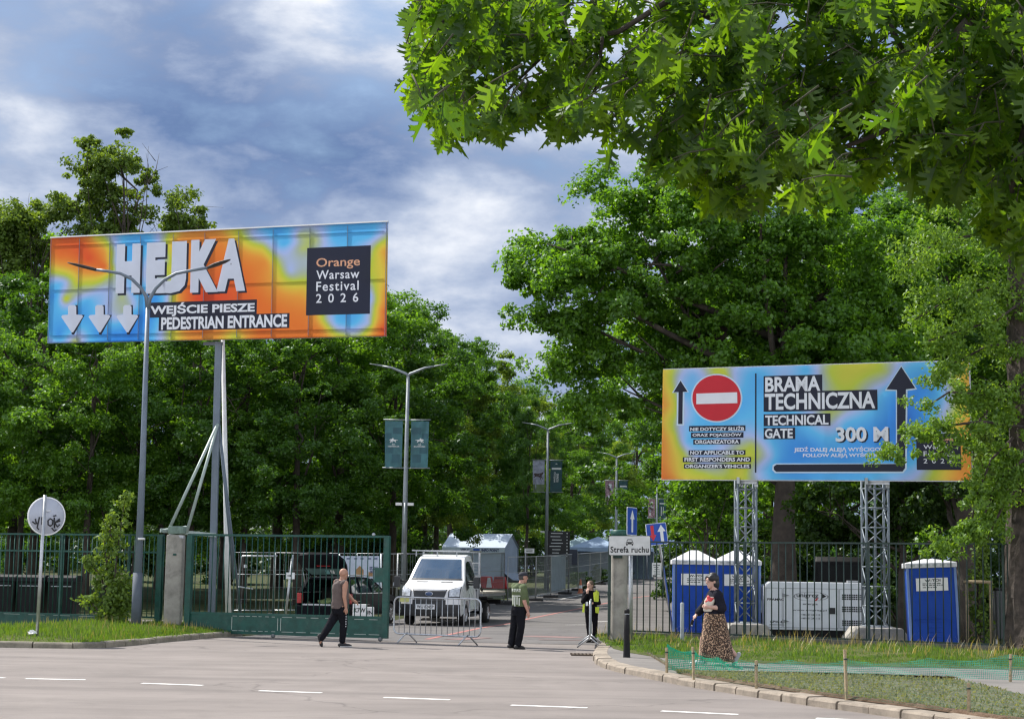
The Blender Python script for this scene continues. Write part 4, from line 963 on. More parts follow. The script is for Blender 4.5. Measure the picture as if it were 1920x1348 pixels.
# ------------------------------------------------------------------ portable toilets and generator
TB = mat('toilet_blue', (.006, .058, .37), .45, 0, .14, 1.6, spec=.25, dirt=((.02, .08, .36), 3, .4)); TR = mat('toilet_roof', (.62, .63, .65), .5, 0, .05, 3)
def toilet(label, loc, rz, lean=0.0, w=1.12, h=2.42):
    t = thing('portable_toilet', label, 'toilet', loc, rz, 'blue portable toilets behind the railing'); t.rotation_euler = (0, lean, rz)
    hw = w/2; b = MB()
    b.box((0, hw, 1.06), (w, w, 1.94)); b.build('cabin', TB, t, .02)
    r_ = MB()                                       # ribs of the moulded wall
    for i in range(5): r_.box((-hw+.14+i*(w-.28)/4, -.006, 1.5), (.02, .02, .28))
    for z in (.75, .82): r_.box((0, -.006, z), (w-.18, .02, .018))
    for i in range(4): r_.box((0, -.006, .62-.11*i), (.34, .02, .02))
    r_.box((0, -.006, 1.78), (w-.25, .02, .02)); r_.build('wall_ribs', TB, t, .004)
    for x in (-hw, hw): MB().box((x, .0, 1.05), (.06, .06, 1.94), bev=.015).build('corner_post', mat('toilet_trim', (.16, .25, .48), .5), t)
    MB().box((0, hw, .05), (w+.02, w+.02, .1)).build('skid', BLACK, t)
    rf_ = MB(); o_ = hw+.05
    rf_.box((0, hw, 2.07), (2*o_, 2*o_, .12), bev=.02)
    ap = [(-.12, 2.36), (.12, 2.36)]
    vs = [(-o_+.02, hw-o_+.02, 2.13), (o_-.02, hw-o_+.02, 2.13), (o_-.02, hw+o_-.02, 2.13), (-o_+.02, hw+o_-.02, 2.13), (-.10, hw-.12, h-.03), (.10, hw-.12, h-.03), (.10, hw+.12, h-.03), (-.10, hw+.12, h-.03)]
    rf_.add(vs, [(0, 1, 5, 4), (1, 2, 6, 5), (2, 3, 7, 6), (3, 0, 4, 7), (4, 5, 6, 7)]); rf_.build('roof', TR, t)
    v_ = MB()
    for i in range(6): v_.box((-hw+.12+i*(w-.24)/5, hw-o_-.002, 2.075), (.11, .012, .05))
    v_.build('roof_vents', mat('vent_grey', (.42, .44, .46), .6), t)
    lb_ = MB(); lb_.box((0, -.02, 1.62), (.74, .008, .30)); lb_.build('label', WHITE, t)
    p = MB()
    put_text(p, 'W-TOI', (-.17, 1.685, .20, 1.745), lambda u, v: Vector((u, -.026, v)), .03)
    for z, l in ((1.64, .40), (1.60, .46), (1.55, .30)):
        x = -.22
        while x < -.22+l: s_ = rnd.uniform(.03, .09); p.box((x+s_/2, -.0265, z), (s_, .003, .018)); x += s_+.018
    p.build('label_print', INK, t)
    return t
toilet('left blue portable toilet of the adjoining pair, its label beside the woman', base(1303.5, 46.9)+Vector((0, 0, 0)), R(-3))
toilet('right blue portable toilet of the adjoining pair, partly behind the lattice tower', base(1384.5, 46.7), R(-3))
toilet('lone blue portable toilet, slightly tilted, at the right end of the railing', base(1753, 41.9), R(-8), R(-2.6), 1.10, 2.25)

gb = base(1530, 45.7)
t = thing('generator', 'white diesel generator on a black base between the two ballast blocks', 'generator', gb, R(-4))
gw, gh, gd = 2.62, 1.22, 1.1; z0 = .38
out = [(-gw/2, z0), (gw/2, z0), (gw/2, z0+gh-.22), (gw/2-.13, z0+gh), (-gw/2+.13, z0+gh), (-gw/2, z0+gh-.12)]
MB().prism(out, 0, gd).build('housing', mat('generator_white', (.66, .69, .72), .4, 0, .06, 2), t, .015)
MB().box((0, gd/2, .2), (gw-.06, gd-.1, .36)).build('base', BLACK, t)
s_ = MB()
for x0_, x1_ in ((-1.28, -.87), (-.84, .56), (.60, 1.28)):
    for a, e in (((x0_, z0+.06), (x1_, z0+.06)), ((x0_, z0+gh-.16), (x1_, z0+gh-.16)), ((x0_, z0+.06), (x0_, z0+gh-.16)), ((x1_, z0+.06), (x1_, z0+gh-.16))): s_.bar((a[0], -.004, a[1]), (e[0], -.004, e[1]), .009)
s_.build('panel_seams', mat('seam_grey', (.20, .21, .22), .6), t)
v_ = MB()
for z in (.86, .55, .2):
    for i in range(9):
        for j in range(3): v_.box((.68+i*.058, -.003, z0+z-.05+j*.05), (.042, .008, .036))
v_.build('vents', INK, t)
MB().box((.40, -.006, z0+.50), (.17, .012, .16)).build('latch_panel', INK, t)
for z in (.88, .22): MB().prism([(-.86, z0+z-.05), (-.86, z0+z+.05), (-.68, z0+z)], -.02, 0).build('hinge', mat('hinge_grey', (.25, .26, .27), .5), t)
g = MB(); T_ = lambda u, v: Vector((u, -.006, z0+v))
put_text(g, 'unigreg', (-.50, .805, .06, .94), T_, .012); put_text(g, 'energia', (-.34, .63, .04, .69), T_, .012)
put_text(g, 'www.unigreg.pl', (-.60, .48, .27, .53), T_, .01)
for z in (.37, .28): put_text(g, '+48 601 240 115', (-.38, z, .1, z+.045), T_, .015)
put_text(g, 'PRAMAC', (-1.25, .74, -.82, .80), T_, .02); put_text(g, 'GPW 45', (-1.18, .17, -.82, .23), T_, .02); g.box((-1.0, -.005, z0+.125), (.38, .004, .014))
g.build('lettering', INK, t)
e = MB(); n = 40
def ell(i, k): a = 2*math.pi*i/n; return Vector((-.13+.44*k*math.cos(a), -.007, z0+.86+.115*(k if k > .95 else k*.97)*math.sin(a)))
for i in range(n): e.quad(ell(i, 1), ell(i+1, 1), ell(i+1, .962), ell(i, .962))
e.add([Vector((x, -.008, z0+z)) for x, z in ((.10, .97), (.26, .87), (.10, .78), (.16, .87))], [(0, 1, 2, 3)]); e.build('logo_ellipse', INK, t)
MB().add([Vector((x, -.009, z0+z)) for x, z in ((.0, .80), (.06, .84), (.02, .76), (-.06, .74))], [(0, 1, 2, 3)]).build('logo_spark', RED, t)
MB().box((1.0, .5, z0+gh+.03), (.3, .25, .06)).build('exhaust_cap', mat('hinge_grey', (.25, .26, .27), .5), t)

# ------------------------------------------------------------------ netting round the bed
def netmat(name, col, a):
    M = bpy.data.materials.new(name); M.use_nodes = True; t = M.node_tree; t.nodes.clear()
    tn = nn(t, 'ShaderNodeUVMap'); sp = nn(t, 'ShaderNodeSeparateXYZ'); t.links.new(tn.outputs[0], sp.inputs[0])
    def threads(c, per): 
        fr = mth(t, 'FRACT', mth(t, 'MULTIPLY', c, 1/per)); return mth(t, 'LESS_THAN', mth(t, 'ABSOLUTE', mth(t, 'SUBTRACT', fr, .5)), a/2)
    k = mth(t, 'MAXIMUM', threads(sp.outputs[0], .030), threads(sp.outputs[1], .030))
    d = nn(t, 'ShaderNodeBsdfDiffuse'); d.inputs[0].default_value = (*col, 1); tr = nn(t, 'ShaderNodeBsdfTranslucent'); tr.inputs[0].default_value = (*col, 1)
    m0 = nn(t, 'ShaderNodeMixShader'); t.links.new(d.outputs[0], m0.inputs[1]); t.links.new(tr.outputs[0], m0.inputs[2])
    tp = nn(t, 'ShaderNodeBsdfTransparent'); m1 = nn(t, 'ShaderNodeMixShader'); t.links.new(k, m1.inputs[0]); t.links.new(tp.outputs[0], m1.inputs[1]); t.links.new(m0.outputs[0], m1.inputs[2])
    o = nn(t, 'ShaderNodeOutputMaterial'); t.links.new(m1.outputs[0], o.inputs[0]); return M
def net(name, label, pts, hs, m, group, layers=1):
    g = MB(); uvs = []; s_ = 0; fine = []
    for (p, h), (p2, h2) in zip(zip(pts, hs), zip(pts[1:], hs[1:])):
        for k in range(14): f = k/14; fine.append((p.lerp(p2, f), h+(h2-h)*f-.07*math.sin(math.pi*f)))
    fine.append((pts[-1], hs[-1])); K = 8
    for i, (p, h) in enumerate(fine):
        if i: s_ += (p-fine[i-1][0]).length
        for j in range(K+1):
            f = j/K; g.v.append((p.x+.012*math.sin(i*1.3+j), p.y+.03*math.sin(i*.7+j*.9), p.z+.03+h*f)); uvs.append((s_, h*f))
    g.f = [(i*(K+1)+j, (i+1)*(K+1)+j, (i+1)*(K+1)+j+1, i*(K+1)+j+1) for i in range(len(fine)-1) for j in range(K)]
    o = g.build(name, m, fix=False); me = o.data; uv = me.uv_layers.new(name='UVMap')
    for l in me.loops: uv.data[l.index].uv = uvs[l.vertex_index]
    return tag(o, label, 'netting', group)
NETG = netmat('green_net', (.02, .36, .22), .36); NETF = netmat('sparse_green_net', (.10, .24, .16), .075)
NETB = netmat('faded_green_net', (.07, .36, .27), .22)
S_ = lambda x, y: GP(x, y)
stk = [(1250, 1262, 47, 'grey green corner stake holding the bunched green net'), (1300, 1274, 60, 'wooden stake in front of the walking woman'), (1418, 1290, 51, 'short wooden stake by the road kerb, right of the woman'),
       (1586, 1312, 92, 'tall wooden stake in the middle of the netted bed front'), (1817, 1341, 60, 'wooden stake nearest the camera by the kerb'), (1895, 1278, 51, 'wooden stake at the back of the bed by the tree')]
for x, y, hpx, lab in stk:
    p = S_(x, y); h = hpx/sc(p.y); t = thing('wooden_stake', lab, 'stake', p, rnd.uniform(0, 1), 'stakes of the net round the planting bed')
    MB().box((0, 0, h/2-.04), (.036, .036, h+.08), (R(rnd.uniform(-2, 2)), R(rnd.uniform(-2, 2)), 0), .004).build('stake', WOOD, t)
    MB().tube([(.0, 0, h*.8), (.0, 0, h*.8+.02)], .030, 8).build('wire_tie', DARKGREEN, t)
net('green_netting', 'dense green plastic netting at the left end of the planting bed', [S_(1249, 1259), S_(1300, 1262), S_(1345, 1263), S_(1385, 1263)], [.45, .36, .26, .20], NETG, None)
net('green_netting', 'bunched top edge of the dense green netting behind the woman', [S_(1251, 1258)+Vector((0, .05, .34)), S_(1300, 1260)+Vector((0, .05, .25)), S_(1350, 1262)+Vector((0, .08, .14)), S_(1395, 1263)+Vector((0, .08, .03))], [.10, .09, .09, .06], NETG, None)
net('green_netting', 'faded green netting along the pavement side of the bed', [S_(1385, 1263), S_(1480, 1266), S_(1590, 1269), S_(1740, 1273), S_(1895, 1278), S_(2100, 1286)], [.22, .24, .26, .32, .42, .42], NETB, None)
net('green_netting', 'almost see through netting along the kerb side of the bed', [S_(1249, 1261), S_(1300, 1274), S_(1418, 1290), S_(1586, 1312), S_(1817, 1341), S_(2000, 1368)], [.42, .46, .40, .52, .40, .4], NETF, None)

# ------------------------------------------------------------------ bins, tents, temporary fencing in the background
for i, px_ in enumerate((12, 66, 124)):
    lab = ('dark waste container furthest left behind the green fence', 'dark waste container behind the pole of the round sign', 'dark waste container nearest the leafy sapling')[i]
    t = thing('waste_container', lab, 'container', base(px_, 52.2), R(-2), 'dark waste containers behind the fence')
    w = .80; MB().prism([(-w/2+.06, .30), (w/2-.06, .30), (w/2, 1.22), (-w/2, 1.22)], -.4, .4).build('tub', BLACK, t, .02)
    MB().prism([(-.44, 1.22), (.44, 1.22), (.40, 1.36), (.2, 1.42), (-.2, 1.42), (-.40, 1.36)], -w/2-.02, w/2+.02, 'yz').build('lid', BLACK, t, .02)
    for x in (-.3, .3):
        wh_ = MB().lathe([(.0, -.03), (.11, -.03), (.12, 0), (.11, .03), (0, .03)], 14, (x, -.36, .12), 'x').build('wheel', RUBBER, t)
        MB().tube([(x-.05, -.36, .12), (x-.05, -.38, .26), (x+.05, -.38, .26), (x+.05, -.36, .12)], .018, 6).build('fork', SWH, t)
    MB().tube([(-w/2+.1, -.43, 1.1), (w/2-.1, -.43, 1.1)], .018, 6).build('handle', STEEL, t)

TENT = mat('tent_fabric_shaded', (.27, .33, .43), .7, 0, .08, 1.5); TENTB = mat('blue_grey_canvas', (.26, .36, .50), .7, 0, .1, 1.5)  # TENT carries the wall's shade as a darker, bluer colour
tb_ = base(916, 112)
t = thing('info_tent', 'pale blue gabled tent with an info point sign above its wall', 'tent', tb_, R(-17))
wx, wy, eh, rh = 3.05, 3.0, 2.15, 2.98
b = MB(); xa, xb = -3.0, 1.0
b.quad((xa, 0, 0), (xb, 0, 0), (xb, 0, eh), (xa, 0, eh)); b.quad((xb, wy, 0), (xa, wy, 0), (xa, wy, eh), (xb, wy, eh))
b.add([(xb, 0, 0), (xb, wy, 0), (xb, wy, eh), (xb, wy/2, rh), (xb, 0, eh)], [(0, 1, 2, 3, 4)]); b.add([(xa, 0, 0), (xa, wy, 0), (xa, wy, eh), (xa, wy/2, rh), (xa, 0, eh)], [(4, 3, 2, 1, 0)])
b.build('walls', TENT, t)
b = MB(); y_ = -.12; e = .1
b.add([(xa-e, y_, eh), (xb+e, y_, eh), (xb+e, wy/2, rh+.06), (xa-e, wy/2, rh+.06), (xa-e, wy+.12, eh), (xb+e, wy+.12, eh)], [(0, 1, 2, 3), (3, 2, 5, 4)])
b.quad((xa-e, y_, eh-.32), (xb+e, y_, eh-.32), (xb+e, y_, eh), (xa-e, y_, eh)); b.build('roof', mat('tent_roof_fabric', (.40, .47, .56), .7, 0, .08, 1.5), t, fix=False)
for x, y in ((xa, -.05), (xb-.15, -.06), (xb+.03, wy)): MB().tube([(x, y, 0), (x, y, eh)], .035, 8).build('pole', STEELB, t)
g = MB(); TT = lambda u, v: Vector((u, y_-.015, v))
put_text(g, 'INFO POINT', (-.45, eh-.27, .72, eh-.08), TT, .03); put_text(g, 'VIP G', (-1.85, eh-.27, -1.25, eh-.08), TT, .03); g.build('lettering', mat('navy_print_matt', (.02, .03, .12), .6), t)
MB().box((-.78, y_-.012, eh-.17), (.42, .01, .17)).build('lettering_badge', BLUE, t)
b = MB(); b.add([(xb, .0, 0), (xb+.55, .3, .12), (xb+.5, wy-.3, .1), (xb, wy, .0), (xb, wy, .6), (xb, 0, .6)], [(0, 1, 2, 3), (5, 4, 2, 1)]); b.build('skirt', TENT, t)
for lab, px_, Y, w, h0, h1, m_ in (('blue grey pop up canopy, front one right of the notice board', 1121, 118, 3.3, 2.2, 2.95, TENTB), ('greenish grey pop up canopy behind the blue one', 1088, 128, 3.6, 2.1, 2.9, mat('green_grey_canvas', (.25, .36, .40), .7)), ('blue grey pop up canopy half hidden by the round pillar', 1172, 126, 3.6, 2.2, 2.9, TENTB)):
    t = thing('canopy_tent', lab, 'canopy', base(px_, Y), R(-12), 'pop up canopies by the avenue'); hw = w/2
    b = MB(); b.add([(-hw, -hw, h0), (hw, -hw, h0), (hw, hw, h0), (-hw, hw, h0), (0, 0, h1)], [(0, 1, 4), (1, 2, 4), (2, 3, 4), (3, 0, 4)])
    for (xa_, ya_), (xb_, yb_) in zip(((-hw, -hw), (hw, -hw), (hw, hw), (-hw, hw)), ((hw, -hw), (hw, hw), (-hw, hw), (-hw, -hw))): b.quad((xa_, ya_, h0-.25), (xb_, yb_, h0-.25), (xb_, yb_, h0), (xa_, ya_, h0))
    b.build('canopy', m_, t, fix=False)
    for x in (-hw, hw):
        for y in (-hw, hw): MB().tube([(x, y, 0), (x, y, h0)], .03, 6).build('leg', STEEL, t)
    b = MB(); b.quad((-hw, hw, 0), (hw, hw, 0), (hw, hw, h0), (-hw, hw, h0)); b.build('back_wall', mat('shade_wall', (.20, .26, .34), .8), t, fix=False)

FOOT = mat('rubber_foot', (.03, .03, .032), .9, 0, .3, 5); WIRE = mat('fence_wire', (.30, .33, .34), .5, .4, .1, 5)
SHEET = mat('wind_sheet', (.24, .30, .35), .7, 0, .15, 2)
def heras(A, Bq, sheet=False, h=2.0):
    t, L = line_thing('fence_panel', 'temporary wire fence panel on black rubber feet beside the avenue' if A.x > 0 else 'temporary wire fence panel behind the gate and truck', 'fence panel', A, Bq, 'temporary fence panels along the avenue' if A.x > 0 else 'temporary fence panels behind the gate')
    dz = Bq.z-A.z
    f = MB(); f.tube([(0.03, 0, .05), (.03, 0, h), (L-.03, 0, h+dz), (L-.03, 0, .05+dz)], .02, 6); f.tube([(.03, 0, .22), (L-.03, 0, .22+dz)], .018, 6); f.tube([(.03, 0, h*.66), (L-.03, 0, h*.66+dz)], .010, 5); f.build('frame', STEEL, t)
    b = MB(); n = int(L/.16)
    for i in range(1, n): x = L*i/n; b.bar((x, 0, .22+dz*i/n), (x, 0, h+dz*i/n), .006)
    for z in (.6, 1.0, 1.6): b.bar((.03, .004, z), (L-.03, .004, z+dz), .006)
    b.build('wire_mesh', WIRE, t)
    for x, z in ((0.02, 0), (L-.02, dz)): MB().box((x, 0, z+.06), (.24, .68, .12), bev=.02).build('foot', FOOT, t)
    if sheet: b = MB(); b.quad((.05, -.02, .3), (L-.05, -.02, .3+dz), (L-.05, -.02, h-.05+dz), (.05, -.02, h-.05)); b.build('wind_sheet', SHEET, t, fix=False)
pts = [(438, 61), (515, 61.6), (592, 62.4), (668, 63.2), (745, 64.2), (820, 66.5), (886, 70), (946, 75)]
for i, (a, e) in enumerate(zip(pts, pts[1:])): heras(base(*a), base(*e), h=2.2)
pts = [(952, 76.5), (1005, 80), (1033, 84.5), (1060, 90), (1084, 96), (1106, 102), (1126, 109), (1146, 117), (1165, 126), (1183, 136), (1201, 148), (1222, 162), (1243, 178)]
for i, (a, e) in enumerate(zip(pts, pts[1:])): heras(base(*a), base(*e), i in (2, 8, 10), h=2.0)
# notice board, little signs, barriers of the entrance
nb = base(1062, 93)
t = thing('notice_board', 'tall dark notice board with white lines of writing beside the second lamp', 'notice board', nb, R(-8))
for x in (-.95, .12): MB().box((x, 0, 1.6), (.09, .09, 3.2)).build('post', INK, t)
MB().box((-.42, 0, 2.45), (1.05, .06, 1.5)).build('panel', mat('board_black', (.02, .022, .026), .5), t)
g = MB()
for i in range(8):
    z = 3.08-.17*i; g.box((-.55+rnd.uniform(-.05, .2), -.034, z), (rnd.uniform(.3, .7), .004, .035)); g.box((.02, -.034, z), (.06, .004, .05))
g.build('writing', SWH, t); MB().box((.36, -.02, 1.85), (.42, .05, .8)).build('side_panel', mat('board_navy', (.03, .04, .07), .5), t)
t = thing('direction_sign', 'small pale sign on a thin post left of the second lamp', 'sign', base(985, 84))
MB().tube([(0, 0, 0), (0, 0, 2.3)], .03, 8).build('post', STEEL, t); MB().box((.18, -.02, 2.22), (.46, .03, .22)).build('plate', SWH, t)
g = MB()
for z in (2.27, 2.19): g.box((.18, -.038, z), (.3, .004, .03))
g.build('writing', INK, t)
t = thing('direction_sign', 'small white arrow sign tied to a leaning post behind the gate', 'sign', base(536, 52))
q = lambda x, y, Y=52: P(x, y, Y)-base(536, 52)
MB().tube([(0, 0, 0), q(549, 1040)], .035, 8).build('post', STEEL, t); MB().box(q(545, 1079)+Vector((0, -.05, 0)), (.25, .02, .19)).build('plate', SWH, t)
c_ = q(545, 1079); g = MB(); g.add([c_+Vector((x, -.064, z)) for x, z in ((-.09, .012), (-.02, .012), (-.02, .035), (.03, 0), (-.02, -.035), (-.02, -.012), (-.09, -.012))], [tuple(range(7))]); g.build('arrow', INK, t)
t = thing('bent_pipe_frame', 'bent pale pipe frame standing behind the gate near the white mast', 'pipe frame', base(447, 50))
q = lambda x, y, Y=50: P(x, y, Y)-base(447, 50)
MB().tube([q(520, 1042), q(455, 1042), q(452, 1045), q(448, 1095), q(450, 1100), q(474, 1104)], .022, 8).build('pipe', STEEL, t); MB().tube([q(447, 1172), q(449, 1098)], .02, 8).build('leg', STEEL, t)
MB().box(q(460, 1061), (.08, .02, .09)).build('tag', SWH, t)
for px_, lab, pale in ((912, 'dark red and white plastic road barrier by the info tent', True), (938, 'bright red plastic road barrier before the tent doorway', False)):
    t = thing('road_barrier', lab, 'barrier', base(px_, 98), R(-12), 'plastic barriers by the info tent')
    MB().prism([(-.46, 0), (.46, 0), (.40, .2), (.30, .66), (-.30, .66), (-.40, .2)], -.16, .16).build('body', RED, t, .03)
    if pale: MB().prism([(.05, .06), (.36, .06), (.27, .6), (.12, .6)], -.19, -.15).build('panel', SWH, t)
    else: MB().box((0, -.165, .58), (.5, .02, .1)).build('panel', mat('dark_red', (.22, .015, .015), .5), t)
t = thing('traffic_cone', 'orange and white traffic cone behind the woman in black', 'traffic cone', G(1088.5, 1112))
MB().lathe([(.13, .04), (.10, .2), (.055, .55), (.03, .72), (.0, .73)], 16).build('cone', mat('cone_orange', (.62, .20, .11), .6), t)
MB().lathe([(.094, .26), (.072, .42)], 16).build('white_band', SWH, t); MB().box((0, 0, .02), (.36, .36, .04), bev=.01).build('foot', mat('cone_orange', (.62, .20, .11), .6), t)
# printed advert cloth on the fence behind the car
ab = base(679, 60.5)
t = thing('advert_banner', 'pale printed banner with a wooden hut picture hung behind the black car', 'banner', ab)
w = 72/sc(60.5); q = lambda x, y, d=0: P(x, y, 60.5)-ab+Vector((0, -.03-d, 0))
b = MB(); b.quad(q(637, 1113), q(715, 1108), q(715, 1042), q(637, 1042)); b.build('cloth', mat('cloth_blue_white', (.44, .50, .60), .7, 0, .12, 3), t)
b = MB(); b.add([q(x, y, .01) for x, y in ((668, 1080), (682, 1080), (682, 1068), (675, 1060), (668, 1067))], [(0, 1, 2, 3, 4)]); b.add([q(x, y, .01) for x, y in ((691, 1080), (699, 1080), (699, 1072), (691, 1072))], [(0, 1, 2, 3)]); b.build('hut_print', mat('hut_tan', (.34, .20, .09), .7, 0, .2, 8), t)
g = MB(); 
for s_, r_ in (('STAW', (693, 1068, 708, 1062)), ('DO', (694, 1074, 701, 1069))): put_text(g, s_, r_, lambda u, v: q(u, v, .012), .04)
for x in (650, 664, 676, 690, 702): g.quad(q(x, 1048, .012), q(x+6, 1048, .012), q(x+6, 1046, .012), q(x, 1046, .012))
g.build('lettering', mat('navy_print_matt', (.02, .03, .12), .6), t)
for x in (637, 715): MB().tube([q(x, 1180), q(x, 1038)], .03, 8).build('pole', STEEL, t)
for i, (px_, Y, lab) in enumerate(((677, 48.5, 'white paper bag with black writing standing by the car, left'), (694, 48.7, 'smaller white paper bag with black scrawl standing by the car'))):
    t = thing('paper_bag', lab, 'bag', base(px_, Y)); h = (.80, .72)[i]; w = (.20, .14)[i]
    MB().prism([(-w, 0), (w, 0), (w*.94, h), (-w*.94, h)], -.1, .1).build('bag', WHITE, t, .01)
    g = MB(); put_text(g, ('K7W', 'UN')[i], (-w*.8, h*.72, w*.8, h*.87), lambda u, v: Vector((u, -.104, v)), .03); g.build('writing', INK, t)
    MB().tube([(-.05, 0, h-.01), (-.05, 0, h+.07), (.05, 0, h+.07), (.05, 0, h-.01)], .008, 6).build('handle', INK, t)
bx = base(1882, 42.5)
t = thing('litter_bin', 'dark grey litter bin on a stand beside the big trunk at right', 'bin', bx)
MB().prism([(-.24, .35), (.24, .35), (.26, 1.5), (-.26, 1.5)], -.22, .22).build('body', mat('bin_grey', (.05, .055, .06), .5), t, .02); MB().box((0, 0, 1.53), (.56, .48, .06), bev=.02).build('lid', BLACK, t)
for x in (-.2, .2): MB().bar((x, 0, 0), (x, 0, .4), .05).build('leg', STEEL, t)
# ------------------------------------------------------------------ vehicles
def shell(profile, wf, shift, ncol=9):
    b = MB(); n = len(profile)
    for y, z in profile:
        for j in range(ncol):
            s_ = -1+2*j/(ncol-1); b.v.append((s_*wf(y, z), y+shift(y, z, s_), z))
    for i in range(n):
        k = (i+1) % n
        for j in range(ncol-1): b.f.append((i*ncol+j, i*ncol+j+1, k*ncol+j+1, k*ncol+j)); b.smooth.append(False)
    b.f.append(tuple(i*ncol for i in range(n))); b.f.append(tuple(i*ncol+ncol-1 for i in reversed(range(n)))); b.smooth += [False]*2
    return b
def patch(profile, wf, shift, t0, t1, s0, s1, lift, n=8, k=10, trap=0.0, skew=0.0):      # skin lying on a shell
    def pr(t): i = min(int(t), len(profile)-2); f = t-i; a, e = profile[i], profile[i+1]; return a[0]+(e[0]-a[0])*f, a[1]+(e[1]-a[1])*f
    b = MB(); pts = []
    for i in range(n+1):
        for j in range(k+1):
            t = t0+(t1-t0)*i/n+skew*(j/k)*(i/n); y, z = pr(t); y2, z2 = pr(min(t+.01, len(profile)-1.001)); d = Vector((0, y2-y, z2-z))
            if d.length < 1e-6: d = Vector((0, y-pr(t-.01)[0], z-pr(t-.01)[1]))
            nrm = Vector((0, -d.z, d.y)).normalized()
            s_ = s0+(s1-s0)*j/k; s_ *= 1-trap*i/n; b.v.append(tuple(Vector((s_*wf(y, z), y+shift(y, z, s_), z))+nrm*lift))
    b.f = [(i*(k+1)+j, i*(k+1)+j+1, (i+1)*(k+1)+j+1, (i+1)*(k+1)+j) for i in range(n) for j in range(k)]; return b
def wheel(t, x, y, r, w=.22, side=1):
    o = MB().lathe([(r*.62, -w/2), (r*.92, -w/2), (r, -w/2+.04), (r, w/2-.04), (r*.92, w/2), (r*.62, w/2)], 28, (x, y, r), 'x').build('wheel', RUBBER, t)
    d = MB(); xo = x+side*(w/2-.03); d.lathe([(0, 0), (r*.60, 0), (r*.63, side*.03)], 24, (xo, y, r), 'x')
    for i in range(5):
        a = 2*math.pi*i/5; d.bar((xo+side*.012, y+.05*math.cos(a), r+.05*math.sin(a)), (xo+side*.02, y+r*.58*math.cos(a), r+r*.58*math.sin(a)), .05)
    d.lathe([(0, side*.03), (.06, side*.03), (.07, 0)], 12, (xo, y, r), 'x'); d.build('rim', CHROME, o); return o
def arch(cy, cz, r, a0=172, a1=8, n=9): return [(cy+r*math.cos(R(a0+(a1-a0)*i/n)), cz+r*math.sin(R(a0+(a1-a0)*i/n))) for i in range(n+1)]

VW = mat('van_white', (.76, .77, .77), .28, 0, .03, 2, coat=.4); WS = mat('windscreen_glass', (.012, .05, .105), .12, 0, .05, 1, spec=1.0, coat=1.0); DG = glass('dark_glass'); DM = mat('shaded_glass', (.012, .013, .014), .4, spec=.2)
GREY = mat('bumper_grey', (.035, .037, .04), .6, 0, .15, 6); LENS = mat('lamp_lens', (.55, .58, .62), .12, .3, .25, 14)
tk = base(806, 55.6)
t = thing('flatbed_truck', 'white flatbed truck with black grille parked nose out behind the crowd barrier', 'truck', tk, -R(11.5))
prof = [(.12, .30), (.02, .36), (-.03, .60), (-.02, .90), (.03, 1.06), (.10, 1.15), (.34, 1.25), (.80, 1.42), (1.14, 1.76), (1.48, 2.06), (1.66, 2.17), (2.1, 2.24), (2.5, 2.21), (2.60, 2.05), (2.62, .5)] + [(1.42, .42)] + arch(.95, .36, .43, 8, 172)
wf = lambda y, z: (.99 if z < 1.12 else .99-.255*((z-1.12)/1.12)**1.1)*(1-.06*max(0, .5-y))
shf = lambda y, z, s_: .24*abs(s_)**3.2*max(0, 1-max(0, y)/1.7)
cab_ = shell(prof, wf, shf, 11).build('cab', VW, t, .075); cab_.modifiers['bevel'].segments = 3
for p_ in cab_.data.polygons: p_.use_smooth = True
es_ = cab_.data.attributes.new('sharp_edge', 'BOOLEAN', 'EDGE') if 'sharp_edge' not in cab_.data.attributes else None
cab_.modifiers.new('weighted', 'WEIGHTED_NORMAL').keep_sharp = False
patch(prof, wf, shf, 7.1, 9.2, -.88, .88, .014, 10, 12, trap=.03).build('windscreen', WS, t)
pz = patch(prof, wf, shf, 7.02, 7.14, -.91, .91, .015, 1); pz.build('cowl', GREY, t)
g = MB()
for s_ in (-1, 1): g.add(*(lambda b: (b.v, b.f))(patch(prof, wf, shf, 6.62, 6.74, .22*s_, .62*s_, .010, 1)))
g.build('bonnet_vent', GREY, t)
patch(prof, wf, shf, 2.75, 4.75, -.50, .50, .02, 6, 12, -.18).build('grille', GREY, t)
g = MB()
g.add(*(lambda b: (b.v, b.f))(patch(prof, wf, shf, 4.25, 4.5, -.54, .54, .035, 1, 12))); g.build('grille_bar', CHROME, t)
MB().lathe([(0, -.012), (.062, -.012), (.07, 0)], 24, (0, 0, 0), 'y').map(lambda v: Vector((v.x*1.75, v.y-.045, v.z*1.0+1.0))).build('badge', mat('badge_blue', (.05, .09, .2), .3), t)
MB().lathe([(.062, -.014), (.072, -.014), (.072, 0)], 24, (0, 0, 0), 'y').map(lambda v: Vector((v.x*1.75, v.y-.045, v.z*1.0+1.0))).build('badge_ring', CHROME, t)
for s_ in (-1, 1):
    patch(prof, wf, shf, 2.95, 4.6, .62*s_, .99*s_, .022, 6, 8, skew=1.15).build('headlight', GREY, t)
    o = [o for o in t.children if o.name.startswith('headlight')][-1]
    patch(prof, wf, shf, 3.1, 4.5, .655*s_, .965*s_, .034, 6, 8, skew=1.0).build('lens', LENS, o)
patch(prof, wf, shf, .5, 2.72, -1, 1, .03, 6, 14).build('bumper', GREY, t)
patch(prof, wf, shf, 2.25, 2.9, -1.0, -.56, .036, 2, 6).build('bumper_corner', VW, t); patch(prof, wf, shf, 2.25, 2.9, .56, 1.0, .036, 2, 6).build('bumper_corner', VW, t)
MB().box((-.10, -.085, .60), (.60, .02, .15)).build('number_plate', SWH, t)
g = MB(); put_text(g, 'WU 8245P', (-.37, .55, .17, .65), lambda u, v: Vector((u, -.098, v)), .03); g.build('plate_lettering', INK, t)
